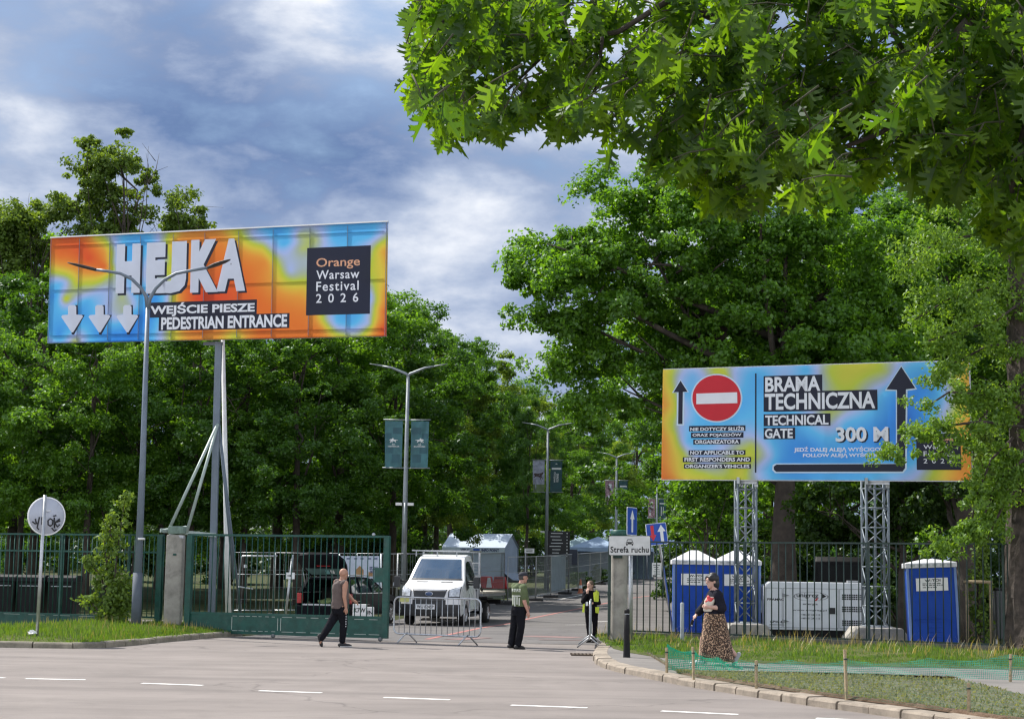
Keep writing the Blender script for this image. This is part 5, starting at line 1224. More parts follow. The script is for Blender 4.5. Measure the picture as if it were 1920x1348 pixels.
MB().box((-.80, .02, .80), (.34, .02, .12)).build('yellow_label', mat('pale_yellow', (.62, .62, .22), .5), t)
for s_ in (-1, 1):
    X_ = lambda y, z, d=.008: (s_*(wf(y, z)+d), y, z)
    g = MB(); g.quad(*[X_(y, z) for y, z in ((.98, 1.44), (1.22, 1.66), (1.52, 1.97), (1.75, 2.03), (2.38, 2.03), (2.42, 1.40))]); g.build('side_window', DG, t)
    g = MB(); g.quad(*[X_(y, z, .012) for y, z in ((.95, 1.10), (1.0, 1.46), (1.20, 1.62), (1.30, 1.20))]); g.build('mirror_mount', GREY, t)
    m_ = MB(); m_.tube([(s_*1.0, 1.06, 1.38), (s_*1.24, .98, 1.38)], .035, 8); m_.tube([(s_*1.0, 1.06, 1.30), (s_*1.24, .98, 1.30)], .03, 8); m_.box((s_*1.30, .96, 1.36), (.20, .16, .36), bev=.04); m_.build('mirror', GREY, t)
    MB().box((s_*1.415, .98, 1.27), (.03, .08, .12), bev=.01).build('indicator', LENS, t)
    g = MB(); g.bar(X_(1.3, 1.0, .004), X_(1.3, .5, .004), .010); g.bar(X_(2.45, 1.4, .004), X_(2.45, .5, .004), .010); g.bar(X_(1.3, .5, .004), X_(2.45, .5, .004), .010); g.build('door_seam', GREY, t)
    MB().box(X_(2.25, 1.10, .02), (.03, .16, .035), bev=.008).build('door_handle', GREY, t)
    wheel(t, s_*.86, .95, .35, .22, s_); wheel(t, s_*.86, 4.25, .35, .24, s_)
    MB().box((s_*.92, 1.95, .33), (.18, .9, .12), bev=.03).build('step', GREY, t)
    MB().box((s_*.93, 4.25, .80), (.24, .95, .05), bev=.015).build('mudguard', BLACK, t)
MB().box((0, 2.75, .88), (1.94, .16, .9), bev=.02).build('rear_cab_panel', mat('panel_grey', (.40, .42, .44), .5, .2), t)
f = MB()
for x in (-.95, .95): f.bar((x, 2.92, .9), (x, 2.92, 2.36), .06)
f.bar((-1.0, 2.92, 2.36), (1.0, 2.92, 2.36), .06); f.bar((-1.0, 2.92, 1.55), (1.0, 2.92, 1.55), .05)
for i in range(12): f.bar((-.92+i*.167, 2.93, .95), (-.92+i*.167, 2.93, 1.95), .012)
for i in range(10): f.bar((-.95, 2.94, 1.0+i*.1), (.95, 2.94, 1.0+i*.1), .012)
f.bar((-.95, 2.92, 1.98), (.95, 2.92, 1.98), .04); f.build('headboard', STEEL, t)
f = MB(); f.bar((-1.02, 1.75, 2.36), (.86, 1.75, 2.36), .055, .03)
for x in (-.9, -.2, .45): f.bar((x, 1.75, 2.18), (x, 1.75, 2.36), .03)
f.bar((.86, 1.75, 2.36), (1.0, 2.92, 2.36), .05); f.bar((-1.02, 1.75, 2.36), (-1.0, 2.92, 2.36), .05); f.build('roof_bar', STEEL, t)
MB().box((0, 4.75, 1.02), (2.14, 3.7, .07), bev=.01).build('deck', mat('deck_ply', (.44, .40, .33), .8, 0, .2, 6), t)
f = MB(); f.box((0, 4.75, .94), (2.18, 3.74, .08), bev=.01); f.build('deck_frame', mat('deck_grey', (.22, .23, .24), .5, .4), t)
f = MB()
for x in (-.42, .42): f.box((x, 4.2, .74), (.12, 4.4, .24))
f.box((0, 6.4, .68), (1.9, .08, .16)); f.box((0, 2.6, .62), (1.3, 1.0, .36)); f.box((0, 4.25, .35), (1.5, .12, .12)); f.build('chassis', BLACK, t)
f = MB(); f.bar((.5, 3.15, 1.06), (.5, 3.75, 1.06), .05); f.bar((.9, 2.97, 1.42), (.9, 3.6, 1.08), .06); f.box((.5, 3.2, 1.15), (.5, .3, .14), bev=.02); f.build('loading_gear', BLACK, t)
rmp = MB(); rmp.box((-.05, 1.6, .16), (1.2, .5, .03), (R(5), 0, 0)); rmp.build('under_tray', mat('tray_pale', (.45, .44, .41), .7), t)

# black estate with its tailgate up
CAR = mat('car_black', (.006, .007, .010), .45, 0, .2, 3, spec=.06); TRIM = mat('interior_dark', (.02, .02, .02), .8)
cb_ = base(608, 54.0)
t = thing('estate_car', 'black estate car with raised tailgate seen through the green gate', 'car', cb_, -R(16))
hw = .88
side = [(.06, .34), (.0, .62), (.02, .97), (.14, 1.0), (3.15, 1.0), (3.4, .97), (4.15, .86), (4.42, .70), (4.48, .42), (4.40, .28)] + arch(3.62, .33, .39, 8, 172) + arch(.86, .33, .39, 8, 172)
for s_ in (-1, 1): MB().prism(side, s_*hw-.035*(1+s_), s_*hw+.035*(1-s_), 'yz').build('body_side', CAR, t, .02)
MB().prism([(3.05, .5), (3.05, 1.0), (3.4, .985), (4.15, .875), (4.40, .72), (4.45, .4)], -hw+.07, hw-.07, 'yz').build('bonnet', CAR, t, .03)
MB().box((0, 1.7, .36), (1.62, 3.3, .08)).build('floor', TRIM, t); MB().box((0, 1.75, .75), (1.5, .14, .8), bev=.05).build('rear_seat', TRIM, t); MB().box((0, 2.6, .8), (1.5, .14, .95), bev=.05).build('front_seat', TRIM, t)
MB().box((0, -.02, .46), (1.78, .16, .30), bev=.05).build('bumper', CAR, t); MB().box((0, -.01, .64), (1.3, .12, .05), bev=.01).build('boot_sill', mat('sill_silver', (.45, .47, .5), .3, .6), t)
roof = shell([(.30, 1.40), (.32, 1.455), (1.2, 1.50), (2.1, 1.475), (2.45, 1.42), (2.42, 1.38), (1.2, 1.44)], lambda y, z: .66 if z < 1.45 else .62, lambda y, z, s_: 0, 5); roof.build('roof', CAR, t, .02)
for s_ in (-1, 1):
    for (y0, z0_, y1, z1_), w in (((.10, .98, .40, 1.44), .11), ((1.0, 1.0, 1.1, 1.46), .07), ((2.0, 1.0, 1.95, 1.47), .07), ((3.15, .99, 2.38, 1.42), .06)): MB().bar((s_*(hw-.06), y0, z0_), (s_*.64, y1, z1_), w).build('pillar', CAR, t)
for s_ in (-1, 1):
    for ys_ in ((.22, .44, 1.05, .98), (1.06, 1.15, 1.92, 1.96), (2.06, 2.02, 2.34, 3.02)):
        MB().add([(s_*(hw-.055), ys_[0], 1.01), (s_*.655, ys_[1], 1.42), (s_*.655, ys_[2], 1.42), (s_*(hw-.055), ys_[3], 1.01)], [(0, 1, 2, 3)]).build('side_window', DG, t)
    MB().tube([(s_*.62, .42, 1.50), (s_*.62, .55, 1.55), (s_*.62, 2.1, 1.54), (s_*.62, 2.25, 1.48)], .018, 8).build('roof_rail', STEEL, t)
    g = MB(); g.bar((s_*(hw+.004), .25, .995), (s_*(hw+.004), 3.1, .995), .02); g.build('chrome_strip', CHROME, t)
    MB().prism([(.0, .68), (.0, .98), (.14, .99), (.20, .78), (.1, .68)], s_*hw-.16*(1+s_)/2+.006*s_, s_*hw+.16*(1-s_)/2+.006*s_, 'yz').build('tail_light', mat('tail_red', (.36, .03, .03), .25, 0, .1, 5), t, .01)
    wheel(t, s_*.80, .86, .33, .2, s_); wheel(t, s_*.80, 3.62, .33, .2, s_)
    MB().box((s_*1.0, 2.75, 1.06), (.2, .12, .14), bev=.04).build('mirror', CAR, t)
MB().add([(-.80, 3.1, 1.01), (.80, 3.1, 1.01), (.64, 2.42, 1.43), (-.64, 2.42, 1.43)], [(0, 1, 2, 3)]).build('windscreen', DG, t)
tilt = Matrix.Translation((0, .36, 1.50)) @ Matrix.Rotation(R(-34), 4, 'X')      # raised tailgate in its own plane
def TG(x, s_, d=0.0): return tuple(tilt @ Vector((x, -s_, d)))
og = [(-.64, 0), (.64, 0), (.74, .45), (.76, .78), (.62, 1.06), (.3, 1.14), (-.3, 1.14), (-.62, 1.06), (-.76, .78), (-.74, .45)]
b = MB(); n = len(og); b.v = [TG(x, s_, 0) for x, s_ in og]+[TG(x, s_, .10 if s_ > .1 else .05) for x, s_ in og]
b.f = [tuple(range(n)), tuple(range(2*n-1, n-1, -1))]+[(i, (i+1) % n, n+(i+1) % n, n+i) for i in range(n)]; tg = b.build('tailgate', CAR, t, .02)
MB().add([TG(x, s_, -.012) for x, s_ in ((-.52, .10), (.52, .10), (.62, .44), (-.62, .44))], [(0, 1, 2, 3)]).build('window', mat('tinted_pane', (.10, .17, .17), .12), tg)
MB().add([TG(x, s_, -.018) for x, s_ in ((.0, .16), (.12, .16), (.13, .36), (.0, .36))], [(0, 1, 2, 3)]).build('sticker', mat('sticker_teal', (.20, .42, .44), .4), tg)
MB().add([TG(x, s_, -.018) for x, s_ in ((.16, .18), (.28, .18), (.29, .36), (.17, .36))], [(0, 1, 2, 3)]).build('sticker', SWH, tg)
MB().add([TG(x, s_, -.014) for x, s_ in ((-.2, .56), (.25, .56), (.25, .60), (-.2, .60))], [(0, 1, 2, 3)]).build('brake_light', RED, tg)
for s_ in (-1, 1): MB().tube([(s_*.68, .22, 1.15), TG(s_*.70, .42, -.02)], .012, 6).build('gas_strut', STEEL, t)
def boot_box(lab, x, y, z, d, m_, name='storage_box'):
    c = Matrix.Rotation(-R(16), 3, 'Z') @ Vector((x, y, z)); t2 = thing(name, lab, 'box', cb_+c, -R(16))
    MB().box((0, 0, d[2]/2), d, bev=.015).build('tub', m_, t2); MB().box((0, -d[1]/2-.005, d[2]*.8), (d[0]*.92, .012, .035)).build('lid_edge', SWH, t2); MB().box((0, 0, d[2]+.012), (d[0]*1.03, d[1]*1.03, .025), bev=.01).build('lid', m_, t2)
boot_box('navy storage box with white lid edge in the open car boot', -.22, .42, .41, (.85, .5, .20), mat('box_navy', (.02, .05, .17), .5))
boot_box('small bright blue box in the open car boot', .42, .40, .41, (.28, .4, .26), mat('box_blue', (.02, .12, .42), .5))
c = Matrix.Rotation(-R(16), 3, 'Z') @ Vector((-.1, .42, .62)); t2 = thing('jacket', 'crumpled green and yellow jacket lying on the boxes in the car boot', 'jacket', cb_+c)
b = MB(); b.sphere((0, 0, .10), (.30, .16, .10), 14, 9); b.v = [(x*(1+.2*math.sin(9*y+7*x)), y*(1+.2*math.sin(11*x)), max(0.015, z+.03*math.sin(14*x+9*y))) for x, y, z in b.v]; b.build('cloth', mat('jacket_green', (.16, .22, .08), .8, 0, .6, 9), t2)

def plain_car(label, loc, rz, m_, prof, wh, hw, glass_t, name='parked_car', cat='car'):
    t = thing(name, label, cat, loc, rz); zb = 1.0
    wf_ = lambda y, z: hw if z < zb else hw-.24*(z-zb)/.5 if name != 'parked_van' else hw-.10*(z-zb)
    L_ = max(p[0] for p in prof); sf = lambda y, z, s_: (.10*abs(s_)**3)*(1 if y < .6 else (-1 if y > L_-.6 else 0))
    shell(prof, wf_, sf, 9).build('body', m_, t, .03)
    for s_ in (-1, 1):
        for poly in glass_t: MB().add([(s_*(wf_(y, z)+.006), y, z) for y, z in poly], [tuple(range(len(poly)))]).build('side_window', DG, t)
        for y in wh: wheel(t, s_*(hw-.08), y, .32, .2, s_)
        MB().box((s_*hw*.74, .02, .72), (.3, .10, .16), bev=.03).build('headlight', LENS, t); MB().box((s_*hw*.8, L_-.03, .85), (.2, .08, .3), bev=.03).build('tail_light', mat('tail_red', (.36, .03, .03), .25), t)
    return t, prof, wf_, sf
hatch = [(.1, .28), (0, .45), (.05, .70), (.3, .84), (1.0, .98), (1.75, 1.40), (2.1, 1.47), (2.9, 1.46), (3.6, 1.30), (3.95, .98), (4.05, .6), (3.98, .3)] + arch(3.25, .32, .38, 8, 172) + arch(.8, .32, .38, 8, 172)
hw_g = [[(1.15, 1.0), (1.78, 1.36), (2.1, 1.41), (2.35, 1.41), (2.35, 1.0)], [(2.42, 1.0), (2.42, 1.41), (2.9, 1.39), (3.5, 1.22), (3.7, 1.0)]]
SILV = mat('car_silver', (.40, .42, .43), .25, .4, .06, 3, coat=.4); GRN = mat('car_grey_green', (.20, .245, .235), .25, .2, .06, 3, coat=.4)
t, p_, w_, s2 = plain_car('silver hatchback half hidden by the tree trunk behind the generator', base(1500, 61.5), R(72), SILV, hatch, (.8, 3.25), .86, hw_g)
patch(p_, w_, s2, 4.1, 5.0, -.86, .86, .01).build('windscreen', DG, t)
t, p_, w_, s2 = plain_car('grey green car whose curved roof shows above the generator', base(1600, 58), R(82), GRN, hatch, (.8, 3.25), .86, hw_g)
patch(p_, w_, s2, 4.1, 5.0, -.86, .86, .01).build('windscreen', DG, t)
van = [(.1, .3), (0, .5), (.0, 1.3), (.1, 2.2), (.3, 2.36), (3.6, 2.40), (4.0, 1.65), (4.6, 1.2), (4.8, .8), (4.8, .35)] + arch(4.0, .34, .4, 8, 172) + arch(.9, .34, .4, 8, 172)
t, p_, w_, s2 = plain_car('big black van standing in the shade behind the generator', base(1574, 62), -R(9), mat('van_black', (.008, .008, .009), .6, spec=.2), van, (.9, 4.0), .95, [[(.5, 1.4), (.5, 2.0), (3.4, 2.0), (3.6, 1.4)]], 'parked_van', 'van')
MB().box((0, -.012, 1.75), (1.5, .02, .7)).build('rear_window', DM, t)

# ------------------------------------------------------------------ people
def fuse(mb, vox=.011, smooth=4):
    me = bpy.data.meshes.new('f'); me.from_pydata(mb.v, [], mb.f); bm = bmesh.new(); bm.from_mesh(me); bmesh.ops.recalc_face_normals(bm, faces=bm.faces); bm.to_mesh(me); bm.free()
    o = bpy.data.objects.new('f', me); COL.objects.link(o)
    r = o.modifiers.new('r', 'REMESH'); r.mode = 'VOXEL'; r.voxel_size = vox; r.use_smooth_shade = True
    s_ = o.modifiers.new('s', 'SMOOTH'); s_.iterations = smooth; s_.factor = .5
    me2 = bpy.data.meshes.new_from_object(o.evaluated_get(bpy.context.evaluated_depsgraph_get())); bpy.data.objects.remove(o); return me2
def limb(mb, pts, rs, n=12):
    for (a, ra), (b, rb) in zip(zip(pts, rs), zip(pts[1:], rs[1:])): mb.tube([a, b], [ra, rb], n)
    for p, r_ in zip(pts, rs): mb.sphere(p, r_, n, 8)
def loft(mb, rings, n=20):                # rings (centre, rx, ry, yaw)
    vs = []
    for c, rx, ry, yaw in rings:
        for j in range(n):
            a = 2*math.pi*j/n; q = Vector((rx*math.cos(a), ry*math.sin(a), 0)); vs.append(Vector(c)+Matrix.Rotation(yaw, 3, 'Z') @ q)
    k = len(rings); mb.add(vs, [(i*n+j, i*n+(j+1) % n, (i+1)*n+(j+1) % n, (i+1)*n+j) for i in range(k-1) for j in range(n)]+[tuple(reversed(range(n))), tuple((k-1)*n+j for j in range(n))], True)
def head(mb, c, face, s=1.0, nod=0.0):     # face: direction looked at
    f = Vector(face); f.z = 0; f.normalize(); l = Vector((-f.y, f.x, 0)); u = Vector((0, 0, 1)); M = Matrix((f, l, u)).transposed() @ Matrix.Rotation(nod, 3, 'Y'); c = Vector(c)
    def at(x, y, z): return c + M @ Vector((x*s, y*s, z*s))
    b = MB(); b.sphere((0, 0, .025), (.098, .076, .098), 18, 12); b.sphere((.018, 0, -.035), (.072, .062, .085), 16, 10); b.sphere((.055, 0, -.092), (.032, .036, .028), 10, 8)
    b.tube([(.085, 0, .03), (.112, 0, -.022), (.088, 0, -.03)], [.008, .017, .012], 8); b.sphere((.112, 0, -.02), .014, 8, 6); b.sphere((.083, 0, .045), (.014, .05, .012), 10, 6)
    b.sphere((.083, 0, -.058), (.012, .026, .010), 8, 6); b.sphere((.078, 0, -.074), (.014, .022, .010), 8, 6)
    for e in (-1, 1): b.sphere((-.012, e*.078, .0), (.022, .012, .034), 10, 8)
    mb.add([at(*v) for v in b.v], b.f, True); return at
def hand(mb, w, d, palm, s=1.0, curl=.35, thumb=1):    # wrist, direction, palm normal
    d = Vector(d).normalized(); p = Vector(palm); p = (p-d*p.dot(d)).normalized(); x = d.cross(p)*thumb; w = Vector(w)
    mb.tube([w, w+d*.05*s, w+d*.095*s], [.024*s, .034*s, .032*s], 10); mb.sphere(w+d*.06*s, .034*s, 10, 7)
    for i, ln in enumerate((.070, .080, .074, .058)):
        o = w+d*.088*s+x*(.030-.020*i)*s; q = o+d*ln*.45*s+p*ln*curl*.25*s; e = q+(d*(1-curl)+p*curl)*ln*.55*s; limb(mb, [o, q, e], [.0105*s, .0095*s, .0078*s], 7)
    o = w+d*.03*s+x*.028*s; q = o+d*.03*s+x*.026*s+p*.008*s; limb(mb, [o, q, q+d*.032*s+p*.012*s], [.013*s, .011*s, .009*s], 7)
def skinmat(name, c): return mat(name, c, .55, 0, .12, 7)
FOLD = bpy.data.textures.new('cloth_folds', 'CLOUDS'); FOLD.noise_scale = .075; FOLD.noise_depth = 2
def part(t, name, mb, m_, vox=.011, smooth=4):
    me = fuse(mb, vox, smooth); me.materials.append(m_); o = bpy.data.objects.new(name, me); COL.objects.link(o); o.parent = t
    if name in ('sleeveless_shirt', 'shirt', 'trousers', 'jacket'): dm = o.modifiers.new('folds', 'DISPLACE'); dm.texture = FOLD; dm.strength = .018; dm.mid_level = .5
    return o
V = Vector
def shoe(mb, heel, toe, w=.045, h=.07):
    heel, toe = V(heel), V(toe); d = toe-heel
    limb(mb, [heel+V((0, 0, h*.6)), heel+d*.4+V((0, 0, h*.55)), heel+d*.8+V((0, 0, h*.35)), heel+d*.95+V((0, 0, h*.3))], [w, w*.95, w*.9, w*.62], 12)

TROU = mat('dark_trousers', (.010, .0105, .014), .9, 0, .3, 6, .3, 40, spec=.1); SHOE = mat('dark_shoe', (.018, .018, .02), .7, 0, .2, 6); SOLE = mat('pale_sole', (.50, .50, .50), .7)
# --- man walking off to the right behind the gate edge
sp = G(652, 1213)
t = thing('person', 'bald man in a grey brown sleeveless shirt and black trousers, walking past the green gate', 'person', (X(641.5, sp.y), sp.y, 0))
SK = skinmat('skin_tanned', (.40, .215, .145)); fd = V((.80, .60, 0)); lt_ = V((-.60, .80, 0))
hipc = V((-.03, 0, .93)); pel = R(37)
kR, aR = V((.07, .02, .52)), V((.045, .02, .11)); kL, aL = V((-.24, -.03, .50)), V((-.40, -.14, .27))
shR, elR, wrR = V((.10, -.17, 1.44)), V((.085, -.20, 1.14)), V((.125, -.16, .90)); shL, elL, wrL = V((-.14, .17, 1.46)), V((.14, .28, 1.16)), V((.26, .24, 1.05))
body = MB(); at = head(body, (.035, .0, 1.645), (.85, .52, 0), 1.05)
limb(body, [(.02, 0, 1.58), (-.005, 0, 1.42)], [.062, .075]); loft(body, [((-.02, 0, .90), .17, .14, pel), ((-.02, 0, 1.05), .165, .13, pel), ((-.02, 0, 1.25), .19, .13, pel+.1), ((-.02, 0, 1.42), .18, .11, pel+.1), ((0, 0, 1.50), .08, .07, pel)])
limb(body, [shR, elR, wrR], [.066, .048, .032]); limb(body, [shL, elL, wrL], [.066, .048, .032]); hand(body, wrR, (.15, .1, -1), (-.6, .8, 0), 1.05, .45, -1); hand(body, wrL, (.5, -.1, -.35), (0, 0, -1), 1.05, .5)
limb(body, [(.01, -.06, .9), kR, aR], [.10, .062, .042]); limb(body, [(-.06, .08, .9), kL, aL], [.10, .062, .042]); limb(body, [aR, aR+fd*.12+V((0, 0, -.07))], [.04, .03]); limb(body, [aL, aL+V((-.03, -.02, -.17))], [.04, .03])
part(t, 'body', body, SK, .0085, 3)
s_ = MB(); loft(s_, [((-.025, 0, .86), .205, .155, pel), ((-.025, 0, 1.0), .205, .160, pel), ((-.02, -.005, 1.15), .205, .158, pel+.05), ((-.025, 0, 1.30), .22, .150, pel+.1), ((-.02, 0, 1.42), .205, .125, pel+.1), ((-.0, 0, 1.50), .10, .085, pel)], 24)
s_.sphere(shR+V((-.025, .02, .01)), (.085, .085, .07)); s_.sphere(shL+V((.03, -.02, .01)), (.085, .085, .07)); part(t, 'sleeveless_shirt', s_, mat('shirt_grey_brown', (.115, .088, .080), .9, 0, .18, 5, .6, 22), .012, 5)
s_ = MB(); loft(s_, [((-.03, 0, .74), .16, .14, pel), ((-.025, 0, .84), .195, .155, pel), ((-.025, 0, .92), .19, .15, pel)]); limb(s_, [(.015, -.05, .84), kR, aR+V((0, 0, .03))], [.128, .092, .072]); limb(s_, [(-.07, .06, .84), kL, aL+V((-.012, -.01, -.075))], [.128, .092, .07]); part(t, 'trousers', s_, TROU, .012, 4)
g = MB()
for i in range(7): z = .80-.055*i; g.box((.135-.006*i if False else .128, -.085-.0*i, z), (.012, .02, .026))
g.build('trouser_stripe', SWH, t)
s_ = MB(); shoe(s_, aR+V((-.05, -.03, -.11)), aR+V((.20, .09, -.11)), .048, .09); part(t, 'shoe', s_, SHOE, .010, 3); s_ = MB(); shoe(s_, aL+V((-.06, -.03, -.02)), aL+V((.0, .02, -.26)), .046, .0); part(t, 'shoe', s_, SHOE, .010, 3)
MB().box(aR+V((.075, .03, -.095)), (.29, .085, .022), (0, 0, R(25)), .008).build('sole', SOLE, t)

# --- guard in green shirt
sp = G(968, 1217)
t = thing('person', 'man in a green printed shirt, dark cap and black trousers standing in the gateway', 'person', (X(975, sp.y), sp.y, 0))
SK2 = skinmat('skin_fair', (.46, .25, .19)); yaw_ = R(42); fd = V((.74, .67, 0))
kR, aR = V((.04, -.08, .50)), V((-.02, -.06, .11)); kL, aL = V((-.12, .06, .50)), V((-.175, .04, .12))
shR, elR, wrR = V((.09, -.18, 1.40)), V((.11, -.21, 1.09)), V((.195, -.16, .87)); shL, elL, wrL = V((-.13, .16, 1.42)), V((-.02, .26, 1.15)), V((.14, .28, 1.02))
body = MB(); at = head(body, (.075, .02, 1.625), (.93, .37, 0), 1.02)
limb(body, [(.05, .01, 1.55), (.01, 0, 1.40)], [.060, .075]); loft(body, [((.0, 0, .92), .17, .15, yaw_), ((.01, 0, 1.10), .175, .15, yaw_), ((0, 0, 1.28), .19, .13, yaw_), ((-.01, 0, 1.40), .18, .11, yaw_), ((.01, 0, 1.48), .08, .07, yaw_)])
for a_ in ((shR, elR, wrR), (shL, elL, wrL)): limb(body, a_, [.064, .046, .032])
hand(body, wrR, (.2, .1, -1), (-.6, .8, 0), 1.02, .4, -1); hand(body, wrL, (.5, .1, -.4), (0, -.3, -1), 1.02, .5)
limb(body, [(.03, -.08, .9), kR, aR], [.10, .062, .042]); limb(body, [(-.06, .07, .9), kL, aL], [.10, .062, .042]); limb(body, [aR, aR+fd*.12+V((0, 0, -.07))], [.04, .03]); limb(body, [aL, aL+fd*.12+V((0, 0, -.07))], [.04, .03])
part(t, 'body', body, SK2, .0085, 3)
s_ = MB(); loft(s_, [((.02, 0, .97), .195, .18, yaw_), ((.03, 0, 1.08), .21, .19, yaw_), ((.015, 0, 1.22), .205, .17, yaw_), ((.0, 0, 1.34), .21, .145, yaw_), ((-.01, 0, 1.42), .195, .12, yaw_), ((.02, 0, 1.50), .085, .08, yaw_)], 24)
limb(s_, [shR+V((-.01, .01, 0)), shR.lerp(elR, .35), shR.lerp(elR, .72)], [.092, .088, .078]); limb(s_, [shL+V((.02, -.02, 0)), shL.lerp(elL, .72)], [.088, .075]); sh_ = part(t, 'shirt', s_, mat('shirt_green', (.095, .125, .055), .9, 0, .2, 5, .5, 24), .012, 5)
from mathutils.bvhtree import BVHTree
def decal(target, quads, dirv, m_, name, parent, lift=.008):
    bv = BVHTree.FromPolygons([v.co for v in target.data.vertices], [p.vertices for p in target.data.polygons]); g = MB(); d = V(dirv).normalized(); x = d.cross(V((0, 0, 1))).normalized(); K = 5
    for (x0_, z0_, x1_, z1_) in quads:
        o = len(g.v); ok = True; vs = []
        for j in range(K+1):
            for i in range(K+1):
                h = bv.ray_cast(x*(x0_+(x1_-x0_)*i/K)+V((0, 0, z0_+(z1_-z0_)*j/K))-d*2, d)
                if h[0] is None: ok = False
                else: vs.append(h[0]-d*lift)
        if ok: g.add(vs, [(j*(K+1)+i, j*(K+1)+i+1, (j+1)*(K+1)+i+1, (j+1)*(K+1)+i) for j in range(K) for i in range(K)])
    if g.v: g.build(name, m_, parent, fix=False)
pal = mat('shirt_print', (.60, .63, .56), .8, 0, .1, 5)
decal(sh_, [(-.13+.062*i+dx, 1.305+dz, -.13+.062*i+dx+w_, 1.305+dz+h_) for i in range(4) for dx, dz, w_, h_ in ((0, 0, .016, .07), (.0, .055, .045, .016), (.0, 0 if i % 2 else .028, .042, .016), (.03, .03 if i % 2 else 0, .014, .035))]
      + [(-.13, 1.20, .09, 1.225), (-.115, 1.02, -.085, 1.19), (-.06, .98, -.03, 1.19), (.0, 1.02, .025, 1.19), (.05, 1.0, .075, 1.17)], (.35, .94, 0), pal, 'shirt_print', sh_)
s_ = MB(); loft(s_, [((0, 0, .76), .17, .15, yaw_), ((.0, 0, .88), .195, .175, yaw_), ((.01, 0, 1.0), .19, .17, yaw_)]); limb(s_, [(.04, -.09, .88), kR, aR], [.122, .092, .080]); limb(s_, [(-.07, .07, .88), kL, aL], [.122, .092, .080]); part(t, 'trousers', s_, TROU, .012, 4)
for a_ in (aR, aL): s_ = MB(); shoe(s_, a_-fd*.06+V((0, 0, -.11)), a_+fd*.20+V((0, 0, -.11)), .050, .10); part(t, 'shoe', s_, SHOE, .010, 3)
s_ = MB(); b = MB(); b.sphere((0, 0, 0), (.112, .09, .082), 18, 12); b.v = [v if v[2] > -.012 else (v[0], v[1], -.012) for v in b.v]; s_.add([at(x-.005, y, z+.055) for x, y, z in b.v], b.f)
s_.add([at(*p) for p in ((.07, -.065, .055), (.07, .065, .055), (.19, .05, .034), (.205, 0, .030), (.19, -.05, .034), (.07, -.065, .075), (.07, .065, .075), (.19, .05, .052), (.205, 0, .050), (.19, -.05, .052))], [(4, 3, 2, 1, 0), (5, 6, 7, 8, 9), (0, 1, 6, 5), (1, 2, 7, 6), (2, 3, 8, 7), (3, 4, 9, 8), (4, 0, 5, 9)])
part(t, 'cap', s_, mat('cap_navy', (.02, .022, .032), .85, 0, .2, 8), .008, 2)
s_ = MB(); b = MB(); b.sphere((-.025, 0, .01), (.085, .083, .075), 14, 10); s_.add([at(*v) for v in b.v], b.f); part(t, 'hair', s_, mat('hair_grey', (.06, .055, .05), .8, 0, .3, 20), .009, 2)

# --- young woman in the hi vis vest by the end-on barrier
sp = G(1112, 1205)
t = thing('person', 'young woman in black with yellow hi vis vest, hand at her mouth', 'person', (X(1108, sp.y), sp.y, 0))
SK3 = skinmat('skin_pale', (.50, .30, .23)); yw = R(-24); BLK = mat('black_cloth', (.008, .0075, .010), .9, 0, .3, 6, .4, 30, spec=.1)
kR, aR = V((-.05, -.02, .47)), V((-.01, .02, .10)); kL, aL = V((.12, .0, .47)), V((.115, .02, .10))
shR, elR, wrR = V((-.15, -.03, 1.22)), V((-.20, -.16, 1.03)), V((-.09, -.18, 1.24)); shL, elL, wrL = V((.15, .04, 1.25)), V((.21, -.04, 1.0)), V((.05, -.16, 1.0))
body = MB(); at = head(body, (-.02, -.015, 1.43), (-.55, -.83, 0), .96)
limb(body, [(0, 0, 1.36), (.0, .01, 1.24)], [.048, .06]); loft(body, [((.02, 0, .82), .155, .12, yw), ((.0, 0, .98), .13, .10, yw), ((0, 0, 1.12), .15, .11, yw), ((0, 0, 1.23), .15, .09, yw), ((0, 0, 1.29), .07, .06, yw)])
for a_ in ((shR, elR, wrR), (shL, elL, wrL)): limb(body, a_, [.05, .038, .026])
hand(body, wrR, (.15, .06, 1), (.3, .9, 0), .92, .6); hand(body, wrL, (-.6, -.3, -.2), (0, 0, -1), .92, .55)
limb(body, [(-.04, 0, .80), kR, aR], [.085, .052, .036]); limb(body, [(.09, 0, .80), kL, aL], [.085, .052, .036])
part(t, 'body', body, SK3, .0085, 3)
s_ = MB(); loft(s_, [((.02, 0, .84), .17, .135, yw), ((.0, 0, .98), .155, .125, yw), ((0, 0, 1.12), .17, .13, yw), ((0, 0, 1.23), .165, .105, yw), ((0, 0, 1.31), .075, .07, yw)])
for a_ in ((shR, elR, wrR), (shL, elL, wrL)): limb(s_, [a_[0], a_[1], a_[1].lerp(a_[2], .85)], [.066, .055, .042])
part(t, 'jacket', s_, BLK, .011, 4)
s_ = MB(); loft(s_, [((.02, 0, .70), .14, .12, yw), ((.02, 0, .82), .165, .13, yw), ((.0, 0, .92), .15, .12, yw)]); limb(s_, [(-.05, 0, .78), kR, aR], [.10, .068, .055]); limb(s_, [(.10, 0, .78), kL, aL], [.10, .068, .055]); part(t, 'trousers', s_, BLK, .011, 4)
HV = mat('hi_vis_yellow', (.62, .72, .06), .7, 0, .1, 6)
b = MB(); b.add([(.055, -.12, 1.26), (.15, -.10, 1.31), (.20, -.02, 1.27), (.19, -.085, 1.05), (.12, -.145, .98), (.075, -.15, 1.05), (.10, .06, 1.33), (.19, .08, 1.28), (.215, .06, 1.05)], [(0, 1, 2, 3, 4, 5), (1, 6, 7, 2), (2, 7, 8, 3)])
